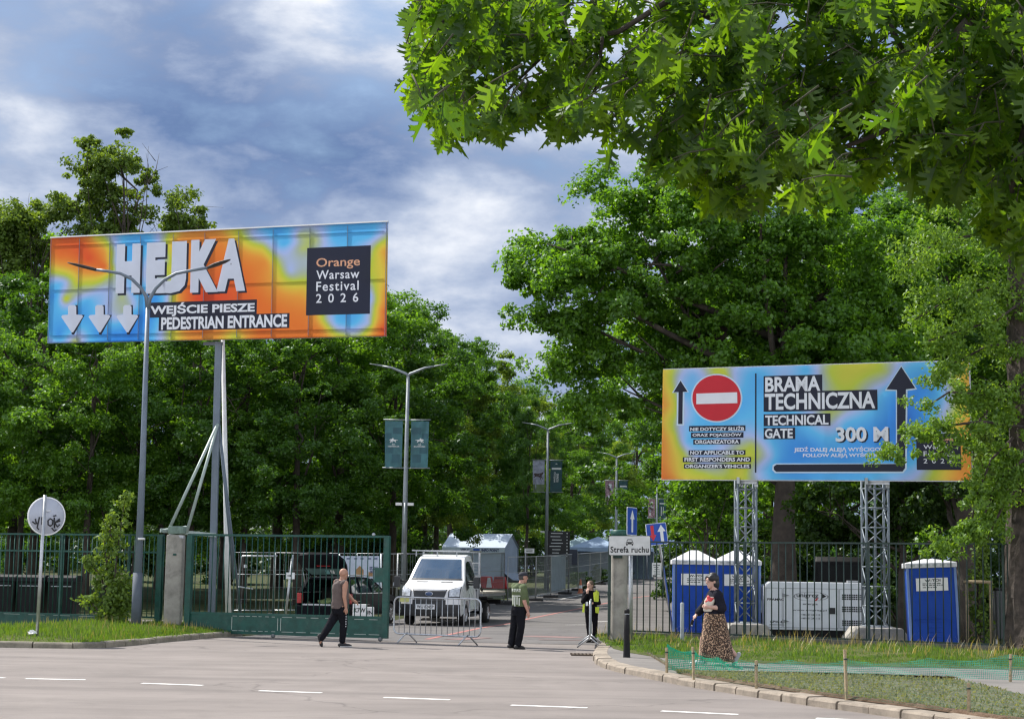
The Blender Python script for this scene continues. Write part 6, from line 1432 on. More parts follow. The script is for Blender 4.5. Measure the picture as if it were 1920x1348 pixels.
b.add([(.11, -.15, .90), (.21, -.10, .91), (.20, -.09, .74), (.12, -.15, .76)], [(0, 1, 2, 3)]); b.add([(-.19, -.12, .98), (-.15, -.15, .98), (-.16, -.15, .76), (-.21, -.12, .77)], [(0, 1, 2, 3)])
o = b.build('hi_vis_vest', HV, t, fix=False); sd = o.modifiers.new('thickness', 'SOLIDIFY'); sd.thickness = .012
MB().box((-.10, -.165, .98), (.055, .01, .10)).build('badge', SWH, t)
for a_ in (aR, aL): s_ = MB(); shoe(s_, a_+V((.03, .05, -.10)), a_+V((-.09, -.17, -.10)), .042, .085); part(t, 'shoe', s_, SHOE, .010, 3)
s_ = MB(); b = MB(); b.sphere((-.022, 0, .045), (.108, .090, .092), 16, 10); b.sphere((-.10, 0, .0), (.045, .05, .06), 10, 8); b.tube([(-.10, 0, .0), (-.12, 0, -.12), (-.10, .02, -.22)], [.04, .035, .015], 8); s_.add([at(*v) for v in b.v], b.f); part(t, 'hair', s_, mat('hair_brown', (.12, .075, .045), .7, 0, .4, 20), .009, 2)

# --- woman in the leopard skirt walking left on the pavement
sp = GP(1338, 1247)
t = thing('person', 'dark haired woman in glasses, black shirt and long leopard print skirt, walking left', 'person', (X(1337.8, sp.y), sp.y, PZ))
yw = R(20); wx = lambda cx: (cx-400)/706; wz = lambda cy: (1259-cy)/706
SK4 = skinmat('skin_pale_rose', (.54, .33, .26))
shN, elN, wrN = V((.06, -.15, 1.30)), V((.13, -.20, 1.06)), V((-.10, -.24, 1.07)); shF, elF, wrF = V((.0, .16, 1.32)), V((-.15, .20, 1.08)), V((-.29, .14, .925))
aF, aB = V((-.23, .07, .09)), V((.40, -.02, .20)); kF, kB = V((-.17, .06, .48)), V((.16, -.04, .46))
body = MB(); at = head(body, (-.03, -.01, 1.535), (-.93, -.36, 0), 1.08, R(4))
limb(body, [(.0, 0, 1.46), (.02, 0, 1.34)], [.06, .075]); loft(body, [((.06, 0, .85), .16, .15, yw), ((.04, 0, 1.0), .14, .15, yw), ((.02, 0, 1.18), .16, .17, yw), ((.03, 0, 1.32), .12, .17, yw), ((.02, 0, 1.39), .07, .09, yw)])
for a_ in ((shN, elN, wrN), (shF, elF, wrF)): limb(body, a_, [.068, .052, .034])
hand(body, wrN, (-.9, .1, .15), (.1, 1, 0), .95, .6); hand(body, wrF, (-.55, -.05, -.6), (.4, 0, -.5), .95, .6)
limb(body, [(.03, .07, .85), kF, aF], [.11, .07, .044]); limb(body, [(.08, -.06, .85), kB, aB], [.11, .07, .044]); part(t, 'body', body, SK4, .0085, 3)
s_ = MB(); loft(s_, [((.02, 0, .93), .19, .19, yw), ((.02, 0, 1.06), .19, .195, yw), ((.01, 0, 1.18), .195, .195, yw), ((.025, 0, 1.30), .145, .19, yw), ((.03, 0, 1.38), .085, .11, yw)], 24)
limb(s_, [shN, shN.lerp(elN, .95)+V((0, 0, -.01))], [.095, .10]); limb(s_, [shF, elF, elF.lerp(wrF, .75)], [.085, .075, .075]); part(t, 'shirt', s_, mat('shirt_black_blue', (.014, .014, .022), .85, 0, .25, 5, .5, 24, spec=.15), .012, 4)
LEO = bpy.data.materials.new('leopard_print'); LEO.use_nodes = True; nt_ = LEO.node_tree; bb = nt_.nodes['Principled BSDF']; bb.inputs['Roughness'].default_value = .85
tcn = nn(nt_, 'ShaderNodeTexCoord'); vo = nn(nt_, 'ShaderNodeTexVoronoi'); vo.inputs['Scale'].default_value = 46; wv = nn(nt_, 'ShaderNodeVectorMath', operation='ADD'); nz = nn(nt_, 'ShaderNodeTexNoise'); nz.inputs['Scale'].default_value = 26; sv = nn(nt_, 'ShaderNodeVectorMath', operation='SCALE'); sv.inputs['Scale'].default_value = .03
nt_.links.new(tcn.outputs['Object'], nz.inputs['Vector']); nt_.links.new(nz.outputs['Color'], sv.inputs[0]); nt_.links.new(tcn.outputs['Object'], wv.inputs[0]); nt_.links.new(sv.outputs[0], wv.inputs[1]); nt_.links.new(wv.outputs[0], vo.inputs['Vector'])
nt_.links.new(ramp(nt_, vo.outputs['Distance'], ((.0, (.20, .085, .035)), (.22, (.12, .05, .02)), (.30, (.012, .008, .006)), (.56, (.014, .009, .007)), (.64, (.38, .24, .15)), (.8, (.47, .31, .20)))), bb.inputs['Base Color'])
sk = MB(); NR, NA = 22, 64
for i in range(NR+1):
    f = i/NR; z = .985-.875*f; xl = (-.165-.085*min(1, f*1.25)); xr = .195+.215*f**.9; cx_ = (xl+xr)/2; rx = (xr-xl)/2; ry = .185+.09*f
    for j in range(NA):
        a = 2*math.pi*j/NA; fo = 1+f*(.030*math.sin(a*7+f*1.5)+.022*math.sin(a*11-1)+.014*math.sin(a*17+2)); sk.v.append((cx_+rx*math.cos(a)*fo, ry*math.sin(a)*fo, z+.012*math.sin(a*5)*f - .05*f*math.cos(a)))
sk.f = [(i*NA+j, i*NA+(j+1) % NA, (i+1)*NA+(j+1) % NA, (i+1)*NA+j) for i in range(NR) for j in range(NA)]; sk.smooth = [True]*len(sk.f); so = sk.build('skirt', LEO, t); sd = so.modifiers.new('thickness', 'SOLIDIFY'); sd.thickness = .008
s_ = MB(); shoe(s_, aF+V((.06, .0, -.085)), aF+V((-.19, -.05, -.085)), .046, .085); part(t, 'shoe', s_, SWH, .010, 3); s_ = MB(); shoe(s_, aB+V((.07, 0, -.01)), aB+V((-.04, -.01, -.20)), .044, .04); part(t, 'shoe', s_, mat('shoe_grey', (.32, .34, .34), .7), .010, 3)
HAIR = mat('hair_black', (.010, .009, .010), .5, 0, .3, 20)
s_ = MB(); b = MB(); b.sphere((-.025, 0, .05), (.112, .098, .088), 18, 12); b.sphere((-.055, 0, -.03), (.08, .09, .12), 14, 10); b.sphere((.02, .06, .06), (.08, .04, .06), 10, 8); b.sphere((.02, -.06, .06), (.08, .04, .06), 10, 8); b.sphere((-.07, 0, -.13), (.045, .06, .07), 12, 8); b.sphere((.055, 0, .092), (.04, .062, .022), 10, 6); b.sphere((-.03, 0, .12), (.075, .07, .04), 10, 6); s_.add([at(*v) for v in b.v], b.f); part(t, 'hair', s_, HAIR, .009, 2)
g = MB()
for e in (-1, 1): g.tube([at(.103+.002*math.cos(k*math.pi/5), e*.034+.026*math.cos(k*math.pi/5), .018+.020*math.sin(k*math.pi/5)) for k in range(11)], .0035, 6); g.tube([at(.10, e*.06, .02), at(.0, e*.082, .02)], .003, 6)
g.build('glasses', mat('frame_pale', (.30, .22, .20), .4), t)
pk = thing('snack_packet', 'red and white packet hugged by the walking woman against her chest', 'packet', V(t.location)+V((-.13, -.20, .99)))
b = MB(); K = 8
for i in range(K+1):
    for j in range(12): a = 2*math.pi*j/12; f = i/K; th = .05*math.sin(math.pi*min(1, max(.04, f)))**.5; b.v.append((.092*math.cos(a)*(1+.10*math.sin(f*11))*(.75+.5*math.sin(math.pi*f)**.6*.5)+.05*f, th*math.sin(a), .27*f))
b.f = [(i*12+j, i*12+(j+1) % 12, (i+1)*12+(j+1) % 12, (i+1)*12+j) for i in range(K) for j in range(12)]; b.smooth = [True]*len(b.f); b.build('bag', mat('packet_cream', (.62, .55, .46), .35, 0, .2, 12), pk)
MB().sphere((.03, -.012, .215), (.075, .04, .065), 14, 8).map(lambda v: Vector((v.x+.02*math.sin(v.z*60), v.y, v.z+.02*math.sin(v.x*70)))).build('red_top', mat('packet_red', (.60, .05, .05), .4, 0, .25, 16), pk)
ph = thing('sunglasses_case', 'small black case in the lowered hand of the walking woman', 'case', V(t.location)+V((-.385, .13, .765)))
MB().box((0, 0, 0), (.05, .03, .13), (0, R(18), 0), .01).build('case', BLACK, ph); MB().box((-.005, -.016, -.045), (.03, .004, .02), (0, R(18), 0)).build('clasp', STEEL, ph)
# ------------------------------------------------------------------ trees
BARK = mat('bark', (.060, .048, .038), .95, 0, .4, 3, 1.0, 14); BARKR = mat('rough_bark', (.062, .048, .040), .95, 0, .5, 5, 1.0, 10)
LEAF_A = leafmat('leaf_fresh', (.052, .130, .014), (.125, .258, .028), .52, .25, .024)
LEAF_B = leafmat('leaf_deep', (.034, .096, .013), (.090, .200, .024), .50, .15, .024)
LEAF_C = leafmat('leaf_pale', (.070, .120, .024), (.175, .270, .048), .42, .12, .015)
LEAF_E = leafmat('leaf_elm', (.055, .120, .016), (.150, .265, .036), .44, .12, .02)
LEAF_O = leafmat('leaf_oak', (.040, .112, .012), (.108, .235, .022), .52, .22, .024)
LEAF_F = leafmat('leaf_red_oak', (.026, .078, .006), (.125, .225, .012), .68, .25, .02)
LEAF_D = leafmat('leaf_painted_shade', (.014, .040, .006), (.045, .095, .012), .34, .12, .02)  # deep shade under the trees put into the leaf colour
def unit(v): return v/np.maximum(np.linalg.norm(v, axis=1, keepdims=True), 1e-6)
def leaves(r, centres, radii, per, ln, wd, out, flat=.65, droop=.15):
    n = len(centres)*per; c = np.repeat(centres, per, 0); rr = np.repeat(radii, per)[:, None]; o = np.repeat(out, per, 0)
    off = unit(r.normal(size=(n, 3)))*(r.random((n, 1))**.45); off[:, 2] *= flat; p = c+off*rr
    nr = unit(o*.45+off*.5+np.array([0, 0, .55])+r.normal(size=(n, 3))*.55); ax = unit(np.cross(nr, r.normal(size=(n, 3)))); ax[:, 2] -= droop; ax = unit(ax); sd = unit(np.cross(nr, ax))
    L = (ln*r.uniform(.65, 1.3, n))[:, None]; Wd = (wd*r.uniform(.7, 1.25, n))[:, None]
    a = p-ax*L*.5; e = p+ax*L*.5-nr*L*.12; m1 = p+sd*Wd*.5+nr*Wd*.12-ax*L*.05; m2 = p-sd*Wd*.5+nr*Wd*.12-ax*L*.05
    return np.stack([a, m1, e, m2], 1).reshape(-1, 3)
def crown_mesh(name, seed, lobes, nclump, per, cr, ln, wd, m_, shell_=.5, droop=.15, flat=.65):
    # lobes -> boughs -> tight clumps of leaves, so that the crown breaks into lit masses and dark gaps
    r = np.random.default_rng(seed); lc = np.array([l[0] for l in lobes]); lr = np.array([l[1] if isinstance(l[1], (tuple, list)) else (l[1],)*3 for l in lobes]); w = (lr.prod(1))**.7
    nb = max(8, nclump//4); k = r.choice(len(lobes), nb, p=w/w.sum()); d = unit(r.normal(size=(nb, 3))); rad = shell_+(1.12-shell_)*r.random(nb)**.7
    bc = lc[k]+d*lr[k]*rad[:, None]; br = cr*r.uniform(.75, 1.5, nb); mid = lc.mean(0); bo = unit(unit(bc-mid)+d)
    nc = 9; off = unit(r.normal(size=(nb*nc, 3))+np.array([0, 0, .35])); off[:, 2] *= .55
    c = np.repeat(bc, nc, 0)+off*np.repeat(br, nc)[:, None]*r.uniform(.35, 1.05, (nb*nc, 1)); c[:, 2] -= .12*np.repeat(br, nc)*(off[:, 0]**2+off[:, 1]**2)
    out = unit(np.repeat(bo, nc, 0)*.6+off)
    v = leaves(r, c, np.repeat(br, nc)*r.uniform(.30, .60, nb*nc), max(8, int(per*nclump/(nb*nc))), ln, wd, out, flat, droop); n = len(v)//4
    me = npmesh(name, v, np.arange(4*n), np.full(n, 4), m_); return me, c
def trunk_mb(h, r0, lobes, seed, lean=(0, 0), limbs=9):
    q = random.Random(seed); b = MB(); pts = []
    for i in range(8):
        f = i/7; pts.append(Vector((lean[0]*f*h+q.uniform(-.12, .12)*f, lean[1]*f*h+q.uniform(-.12, .12)*f, h*f-.2*(1-f))))
    b.tube(pts, [r0*1.35, r0*1.02]+[r0*(1-.13*i) for i in range(1, 7)], 10)
    for i in range(limbs):
        c = Vector(lobes[i % len(lobes)][0]); s_ = pts[3+i % 5]; e = c+Vector((q.uniform(-1, 1), q.uniform(-1, 1), q.uniform(-.3, 1))); m1 = s_.lerp(e, .4)+Vector((q.uniform(-.4, .4), q.uniform(-.4, .4), q.uniform(-.1, .5))); m2 = s_.lerp(e, .75)+Vector((q.uniform(-.3, .3), q.uniform(-.3, .3), .2))
        b.tube([s_, m1, m2, e], [r0*.34, r0*.22, r0*.12, r0*.04], 7)
        for k in range(3): a = m1.lerp(e, .3*k+.2); b.tube([a, a+Vector((q.uniform(-1.2, 1.2), q.uniform(-1.2, 1.2), q.uniform(.1, 1.0)))], [r0*.12, r0*.03], 5)
    return b
WL, WG = 'broad leafy green tree in the dense wood behind the gate', 'trees of the dense wood behind the gate'
def generic(seed, H, Rr, m_, nl=9, ncl=420, per=125, base_=.22, ln=.155, wd=.105, cr=.72):
    q = random.Random(seed); lobes = []
    for i in range(nl):
        f = (i+.5)/nl; z = H*(base_+(1-base_)*f*.93); prof = math.sin(math.pi*min(1, .18+.75*f))**.7; a = i*2.4+q.uniform(-.5, .5); k = Rr*prof*q.uniform(.35, .62)
        rr = Rr*prof*q.uniform(.50, .68); lobes.append(((k*math.cos(a), k*math.sin(a), z), (rr, rr, rr*.72)))
    lobes.append(((0, 0, H*.90), (Rr*.38, Rr*.38, H*.10)))
    t = thing('forest_tree', WL, 'tree', (0, 0, 0), 0, WG)
    trunk_mb(H*.80, .20, lobes, seed, (q.uniform(-.04, .04), 0)).build('trunk', BARK, t)
    o, _ = crown_mesh('crown', seed, lobes, ncl, per, cr, ln, wd, m_); o.parent = t; return t
protos = [generic(11, 15, 4.6, LEAF_A), generic(12, 15, 5.0, LEAF_B), generic(13, 15, 4.3, LEAF_A, 10), generic(14, 15, 5.2, LEAF_B, 8), generic(15, 15, 4.0, LEAF_A, 11), generic(16, 15, 4.7, LEAF_C, 9)]
used = set()
def place(v, px_, Y, H, wid=1.0, label=None, group=None):
    loc = base(px_, Y); s_ = H/15; rz = rnd.uniform(0, 6.28); sc_ = (s_*wid, s_*wid, s_)
    if v not in used: used.add(v); o = protos[v]; o.location = loc; o.rotation_euler = (0, 0, rz); o.scale = sc_
    else: o = dup(protos[v], loc, rz, None, sc_)
    if label: o['label'] = label
    if group: o['group'] = group
    return o
def top(px_, Y, py): return P(px_, py, Y).z-zt(Y)
for v, px_, Y, ty, w in ((0, -60, 70, 520, 1.1), (1, 60, 73, 500, 1.1), (2, 160, 69, 560, 1.0), (0, 255, 74, 600, 1.15), (3, 350, 71, 575, 1.1), (2, 455, 73, 600, 1.15), (1, 560, 72, 560, 1.1), (4, 640, 76, 540, 1.25), (3, 735, 79, 560, 1.05), (5, 815, 100, 640, .9), (0, 870, 124, 650, .95),
                         (1, -90, 84, 430, 1.1), (2, 20, 87, 425, 1.1), (0, 120, 90, 450, 1.05), (3, 300, 88, 470, 1.1), (1, 420, 90, 500, 1.1), (4, 520, 92, 500, 1.3), (0, 620, 90, 500, 1.1), (2, 710, 95, 540, 1.1), (3, 790, 100, 605, 1.05), (1, 845, 120, 628, 1.0), (5, 925, 128, 660, 1.0), (2, 970, 140, 705, 1.0),
                         (1, 985, 118, 735, .75), (0, 1030, 150, 760, 1.0), (3, 1075, 172, 735, 1.0), (5, 1110, 190, 720, 1.1), (0, 1190, 215, 700, 1.1)):
    place(v, px_, Y, top(px_, Y, ty), w)
RL, RG = 'leafy green tree in the park behind the right billboard', 'trees of the park behind the right billboard'
for v, px_, Y, ty, w in ((1, 1370, 118, 560, 1.0), (3, 1330, 86, 480, 1.1), (0, 1580, 74, 380, 1.15), (1, 1700, 70, 360, 1.15), (3, 1800, 66, 360, 1.2), (2, 1905, 64, 350, 1.2), (0, 1440, 92, 420, 1.2), (1, 1660, 96, 330, 1.25), (3, 1800, 92, 320, 1.3), (2, 1950, 88, 320, 1.3), (4, 1390, 150, 640, 1.2)):
    place(v, px_, Y, top(px_, Y, ty), w, RL, RG)
# lower growth that closes the foot of the wood
SL, SG = 'bushy green shrub in the shade under the trees', 'shrubs under the trees'
def shrub_proto(seed, m_):
    q = random.Random(seed); lobes = [((q.uniform(-1.1, 1.1), q.uniform(-.7, .7), q.uniform(.6, 2.2)), (q.uniform(.8, 1.2), q.uniform(.7, 1.0), q.uniform(.6, .9))) for _ in range(8)]
    t = thing('shrub', SL, 'shrub', (0, 0, 0), 0, SG); b = MB()
    for i in range(7): l = lobes[i][0]; b.tube([(q.uniform(-.15, .15), q.uniform(-.15, .15), -.1), (l[0]*.5, l[1]*.5, l[2]*.6), l], [.05, .035, .01], 6)
    b.build('stems', BARK, t); o, _ = crown_mesh('foliage', seed, lobes, 110, 70, .5, .13, .09, m_, .35); o.parent = t; return t
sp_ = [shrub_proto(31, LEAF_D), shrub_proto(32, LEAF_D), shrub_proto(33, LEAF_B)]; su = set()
def shrub(i, px_, Y, s_, label=None):
    loc = base(px_, Y)
    if i not in su: su.add(i); o = sp_[i]; o.location = loc; o.scale = (s_, s_, s_); o.rotation_euler = (0, 0, rnd.uniform(0, 6))
    else: o = dup(sp_[i], loc, rnd.uniform(0, 6), None, (s_, s_, s_))
    if label: o['label'] = label; del o['group']
    return o
for i, px_, Y, s_ in ((0, 700, 84, 1.3), (1, 770, 92, 1.3), (0, 1000, 128, 1.2), (1, 1050, 140, 1.2), (0, 1400, 66, 1.25), (1, 1510, 68, 1.3), (0, 1620, 64, 1.2), (1, 1690, 62, 1.1), (0, 1840, 56, 1.2), (1, 1920, 54, 1.2), (1, 1350, 70, 1.3), (0, 1240, 150, 1.5), (1, 1300, 120, 1.5), (2, 60, 96, 1.2), (2, 640, 92, 1.2), (1, 250, 100, 1.3), (0, 430, 98, 1.3), (1, 560, 96, 1.3), (0, 640, 90, 1.2)): shrub(i, px_, Y, s_)
for i, px_, Y in ((0, 1095, 100), (1, 1130, 110), (0, 1160, 120)):
    o = shrub(i, px_, Y, .42); o['label'] = 'low clipped shrub on the verge behind the temporary fence'; o['group'] = 'low shrubs behind the fence'
# the far wood
r_ = np.random.default_rng(77); c = np.stack([r_.uniform(-95, 120, 1500), r_.uniform(205, 260, 1500), np.zeros(1500)], 1); c[:, 2] = r_.random(1500)**.8*(13+4*np.sin(c[:, 0]*.13)+3*np.sin(c[:, 0]*.31)); c[:, 2] += 1
v = leaves(r_, c, r_.uniform(1.6, 3.0, 1500), 70, .55, .40, np.tile([0, -1.0, .3], (1500, 1))); o = npmesh('far_wood', v, np.arange(len(v)), np.full(len(v)//4, 4), LEAF_B); tag(o, 'far off wood closing the end of the avenue', 'wood', kind='stuff')
r_ = np.random.default_rng(78); c = np.stack([r_.uniform(-60, -5, 800), r_.uniform(118, 150, 800), r_.random(800)*6+.5], 1)
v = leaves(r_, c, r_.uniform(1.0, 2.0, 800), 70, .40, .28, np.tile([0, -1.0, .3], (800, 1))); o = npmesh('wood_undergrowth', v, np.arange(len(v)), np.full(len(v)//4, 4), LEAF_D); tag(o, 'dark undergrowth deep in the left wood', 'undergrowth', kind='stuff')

def px_tree(name, label, px0, Y0, lobes_px, seed, ncl, per, cr, ln, wd, m_, r0, th, droop=.15, limbs=12, bark=None, shell_=.45, lean=(0, 0), flat=.65):
    o0 = base(px0, Y0); q = random.Random(seed); lobes = []
    for x, y, rad, *dy in lobes_px:
        Y = Y0+(dy[0] if dy else q.uniform(-1.6, 1.6)); p = P(x, y, Y)-o0; rr = rad/sc(Y); lobes.append(((p.x, p.y, p.z), (rr, rr, rr*.85)))
    t = thing(name, label, 'tree', o0)
    trunk_mb(th, r0, lobes, seed, lean, limbs).build('trunk', bark or BARK, t); o, _ = crown_mesh('crown', seed, lobes, ncl, per, cr, ln, wd, m_, shell_, droop, flat); o.parent = t; return t
# tall airy trees standing over the left wood
px_tree('tall_tree', 'tall airy tree rising above the left billboard, tallest of the left wood', 205, 82, [(150, 300, 38), (190, 285, 42), (235, 290, 45), (265, 310, 36), (170, 340, 48), (225, 350, 44), (270, 345, 26), (140, 365, 40), (195, 395, 50), (250, 395, 34), (120, 410, 46), (180, 450, 60), (240, 440, 40)], 41, 330, 60, .6, .19, .13, LEAF_C, .16, 19.5, limbs=16, shell_=.4)
px_tree('tall_tree', 'smaller airy tree top just above the top edge of the left billboard', 350, 84, [(345, 380, 20), (335, 405, 26), (365, 405, 26), (320, 412, 18), (380, 415, 16), (345, 440, 40)], 42, 130, 60, .55, .18, .12, LEAF_C, .12, 16, limbs=9)
px_tree('tall_tree', 'airy tree with open crown at the far left edge', 35, 84, [(20, 415, 34), (60, 400, 26), (95, 425, 26), (0, 440, 45), (45, 450, 40), (90, 470, 40), (20, 500, 50)], 43, 240, 60, .6, .19, .13, LEAF_C, .15, 14.5, limbs=12)
# the great oak on the right of the avenue
px_tree('oak_tree', 'great spreading oak over the avenue, its crown behind the right billboard', 1470, 58, [(1150, 410, 105), (1060, 475, 90), (1010, 520, 62, -1), (985, 480, 32, -1), (1130, 540, 110), (1230, 470, 130), (1050, 620, 80), (1090, 690, 95), (1190, 640, 130), (1300, 430, 130), (1330, 580, 150), (1420, 480, 160), (1450, 660, 170), (1540, 540, 150), (1300, 770, 105), (1120, 770, 60), (1400, 800, 150), (1560, 720, 160), (1340, 890, 60, 3), (1620, 620, 130), (1230, 370, 90), (1380, 360, 110), (1520, 400, 120), (1640, 480, 120), (1040, 700, 45), (1005, 590, 35)],
        51, 1900, 110, .66, .15, .11, LEAF_O, .46, 11.0, limbs=24, shell_=.5)
px_tree('young_tree', 'bright sunlit young tree left of the left lattice tower', 1325, 62, [(1310, 915, 38), (1290, 950, 36), (1335, 950, 40), (1280, 985, 24), (1320, 990, 40), (1350, 900, 34), (1345, 1000, 30)], 52, 90, 85, .5, .16, .12, LEAF_A, .10, 3.6, limbs=7)
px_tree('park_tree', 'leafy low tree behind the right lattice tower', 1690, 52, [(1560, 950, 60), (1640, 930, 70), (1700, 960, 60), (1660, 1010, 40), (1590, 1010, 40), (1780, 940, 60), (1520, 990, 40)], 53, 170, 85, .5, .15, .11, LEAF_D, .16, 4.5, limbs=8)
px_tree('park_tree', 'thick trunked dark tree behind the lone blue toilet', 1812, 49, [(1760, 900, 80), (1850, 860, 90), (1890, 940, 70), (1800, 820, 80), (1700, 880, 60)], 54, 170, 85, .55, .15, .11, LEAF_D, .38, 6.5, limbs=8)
# the tree with pale small leaves at the right edge
o0 = base(1926, 39.6, .1)
t = thing('elm_tree', 'rough barked tree with small pale leaves at the right edge, before the billboard', 'tree', o0)
q = lambda x, y, Y=39.6: P(x, y, Y)-o0
b = MB(); NA_ = 26; rings = [(1926, 1240, .56), (1926, 1205, .50), (1924, 1120, .46), (1925, 1000, .435), (1929, 850, .42), (1926, 720, .42), (1922, 600, .40), (1922, 480, .36), (1925, 330, .32), (1930, 150, .26), (1935, -20, .2)]
fine = []
for (x, y, r0), (x2, y2, r2) in zip(rings, rings[1:]):
    for k in range(7): f = k/7; fine.append((x+(x2-x)*f, y+(y2-y)*f, r0+(r2-r0)*f))
for i, (x, y, rr) in enumerate(fine):
    p = q(x, y)
    for j in range(NA_):
        a = 2*math.pi*j/NA_; f = 1+.07*math.sin(a*6+i*.22+math.sin(i*.5))+.05*math.sin(a*11-i*.33)+rnd.uniform(-.035, .035); b.v.append((p.x+rr*f*math.cos(a), p.y+rr*f*math.sin(a), p.z))
b.f = [(i*NA_+j, i*NA_+(j+1) % NA_, (i+1)*NA_+(j+1) % NA_, (i+1)*NA_+j) for i in range(len(fine)-1) for j in range(NA_)]; b.build('trunk', BARKR, t)
lb_ = MB(); sprays = []
def spray(pts, Y, n, rad):          # a hanging branch: a line of clumps along it
    p3 = [q(x, y, Y+rnd.uniform(-.25, .25)) for x, y in pts]; lb_.tube(p3, [max(.008, .035-.006*i) for i in range(len(p3))], 6)
    for _ in range(n):
        i = rnd.randrange(len(p3)-1); c_ = p3[i].lerp(p3[i+1], rnd.random()); sprays.append((c_+Vector((rnd.gauss(0, rad*.6), rnd.gauss(0, rad*.8), rnd.gauss(0, rad*.55)-.05)), rad*rnd.uniform(.5, 1.0)))
for pts_, Y, n, rad in (([(1922, 640), (1850, 650), (1790, 680), (1735, 712)], 39.2, 34, .32), ([(1920, 760), (1850, 740), (1780, 735), (1725, 770)], 39.0, 30, .30), ([(1920, 800), (1840, 790), (1760, 800), (1690, 820), (1668, 850)], 38.8, 44, .26), ([(1920, 700), (1860, 760), (1800, 830), (1760, 850)], 39.3, 26, .26),
                        ([(1922, 560), (1850, 540), (1780, 560), (1715, 600)], 39.4, 46, .42), ([(1922, 480), (1840, 440), (1760, 450), (1700, 500)], 39.4, 50, .45), ([(1922, 400), (1840, 370), (1760, 380)], 39.8, 44, .5), ([(1922, 560), (1870, 600), (1800, 620), (1740, 640)], 38.9, 40, .38),
                        ([(1922, 860), (1870, 900), (1840, 980), (1800, 1010), (1740, 1015)], 38.9, 50, .26), ([(1922, 880), (1880, 950), (1850, 1010)], 38.8, 24, .28), ([(1900, 820), (1860, 860), (1830, 930), (1820, 990)], 39.0, 34, .24), ([(1925, 330), (1830, 300), (1740, 330)], 40, 44, .55), ([(1930, 650), (1960, 700), (2000, 780)], 39.5, 30, .5), ([(1930, 450), (2000, 430), (2080, 500)], 39.6, 40, .6), ([(1928, 300), (2000, 250), (2100, 300)], 39.6, 40, .7), ([(1926, 240), (1850, 180), (1780, 200)], 39.8, 40, .6)): spray(pts_, Y, n, rad)
lb_.build('branch', BARKR, t)
r_ = np.random.default_rng(61); c = np.array([s_[0][:] for s_ in sprays]); v = leaves(r_, c, np.array([s_[1] for s_ in sprays]), 60, .105, .052, np.tile([-.3, -.7, .3], (len(c), 1)), .8, .5)
npmesh('crown', v, np.arange(len(v)), np.full(len(v)//4, 4), LEAF_E, t)
# ivied young tree with its stakes
ib = base(1832, 42.3)
t = thing('young_tree', 'thin ivy clad young tree tied between wooden stakes by the railing', 'tree', ib)
q2 = lambda x, y, Y=42.3: P(x, y, Y)-ib
MB().tube([(0, 0, -.1), q2(1836, 1100), q2(1838, 1000), q2(1845, 850), q2(1852, 720)], [.06, .055, .05, .04, .02], 8).build('trunk', BARK, t)
r_ = np.random.default_rng(62); f = r_.random(150); zz_ = .1+f*5.6; c = np.stack([zz_*.045+r_.normal(0, .12, 150), r_.normal(0, .1, 150)-.06, zz_], 1)
v = leaves(r_, c, np.full(150, .16), 22, .09, .07, np.tile([0, -1, .2], (150, 1)), 1, .3); npmesh('ivy_crown', v, np.arange(len(v)), np.full(len(v)//4, 4), LEAF_C, t)
for px_, top_ in ((1812, 1090), (1857, 1090)):
    s2 = thing('tree_stake', 'rough wooden stake %s the ivy clad young tree' % ('left of' if px_ < 1830 else 'right of'), 'stake', base(px_, 42.0))
    MB().tube([(0, 0, -.1), (P(px_, top_, 42.0)-base(px_, 42.0))], .04, 8).build('stake', WOOD, s2)
    if px_ < 1830: MB().tube([P(1806, 1090, 41.95)-base(px_, 42.0), P(1860, 1091, 41.95)-base(px_, 42.0)], .035, 8).build('crossbar', WOOD, s2)
# sapling in the left grass
sb2 = base(205, 46.0, .25)
t = thing('sapling', 'leafy green sapling growing against the green fence at left', 'sapling', sb2)
q3 = lambda x, y, Y=46.0: P(x, y, Y)-sb2
st = MB(); sp3 = []
for pts_, n, rad in (([(206, 1160), (215, 1080), (222, 1020), (232, 950), (234, 935)], 50, .17), ([(206, 1150), (190, 1080), (172, 1060), (160, 1042)], 26, .13), ([(208, 1150), (225, 1110), (242, 1075)], 24, .16), ([(206, 1160), (180, 1140), (165, 1120)], 24, .17), ([(207, 1160), (215, 1125), (222, 1105)], 40, .24), ([(212, 1090), (200, 1060), (195, 1010)], 26, .16), ([(220, 1020), (205, 1000), (210, 970)], 22, .16), ([(206, 1160), (230, 1140), (240, 1120)], 26, .2)):
    p3 = [q3(x, y, 46+rnd.uniform(-.2, .1)) for x, y in pts_]; st.tube(p3, [max(.006, .03-.006*i) for i in range(len(p3))], 6)
    for _ in range(n): i = rnd.randrange(len(p3)-1); c_ = p3[i].lerp(p3[i+1], rnd.random()); sp3.append((c_+Vector((rnd.gauss(0, rad*.7), rnd.gauss(0, rad*.6), rnd.gauss(0, rad*.6))), rad))
st.build('stem', BARK, t); r_ = np.random.default_rng(63); c = np.array([s_[0][:] for s_ in sp3]); v = leaves(r_, c, np.array([s_[1] for s_ in sp3]), 15, .115, .075, np.tile([0, -1, .3], (len(c), 1)), .8, .3); npmesh('foliage', v, np.arange(len(v)), np.full(len(v)//4, 4), LEAF_C, t)

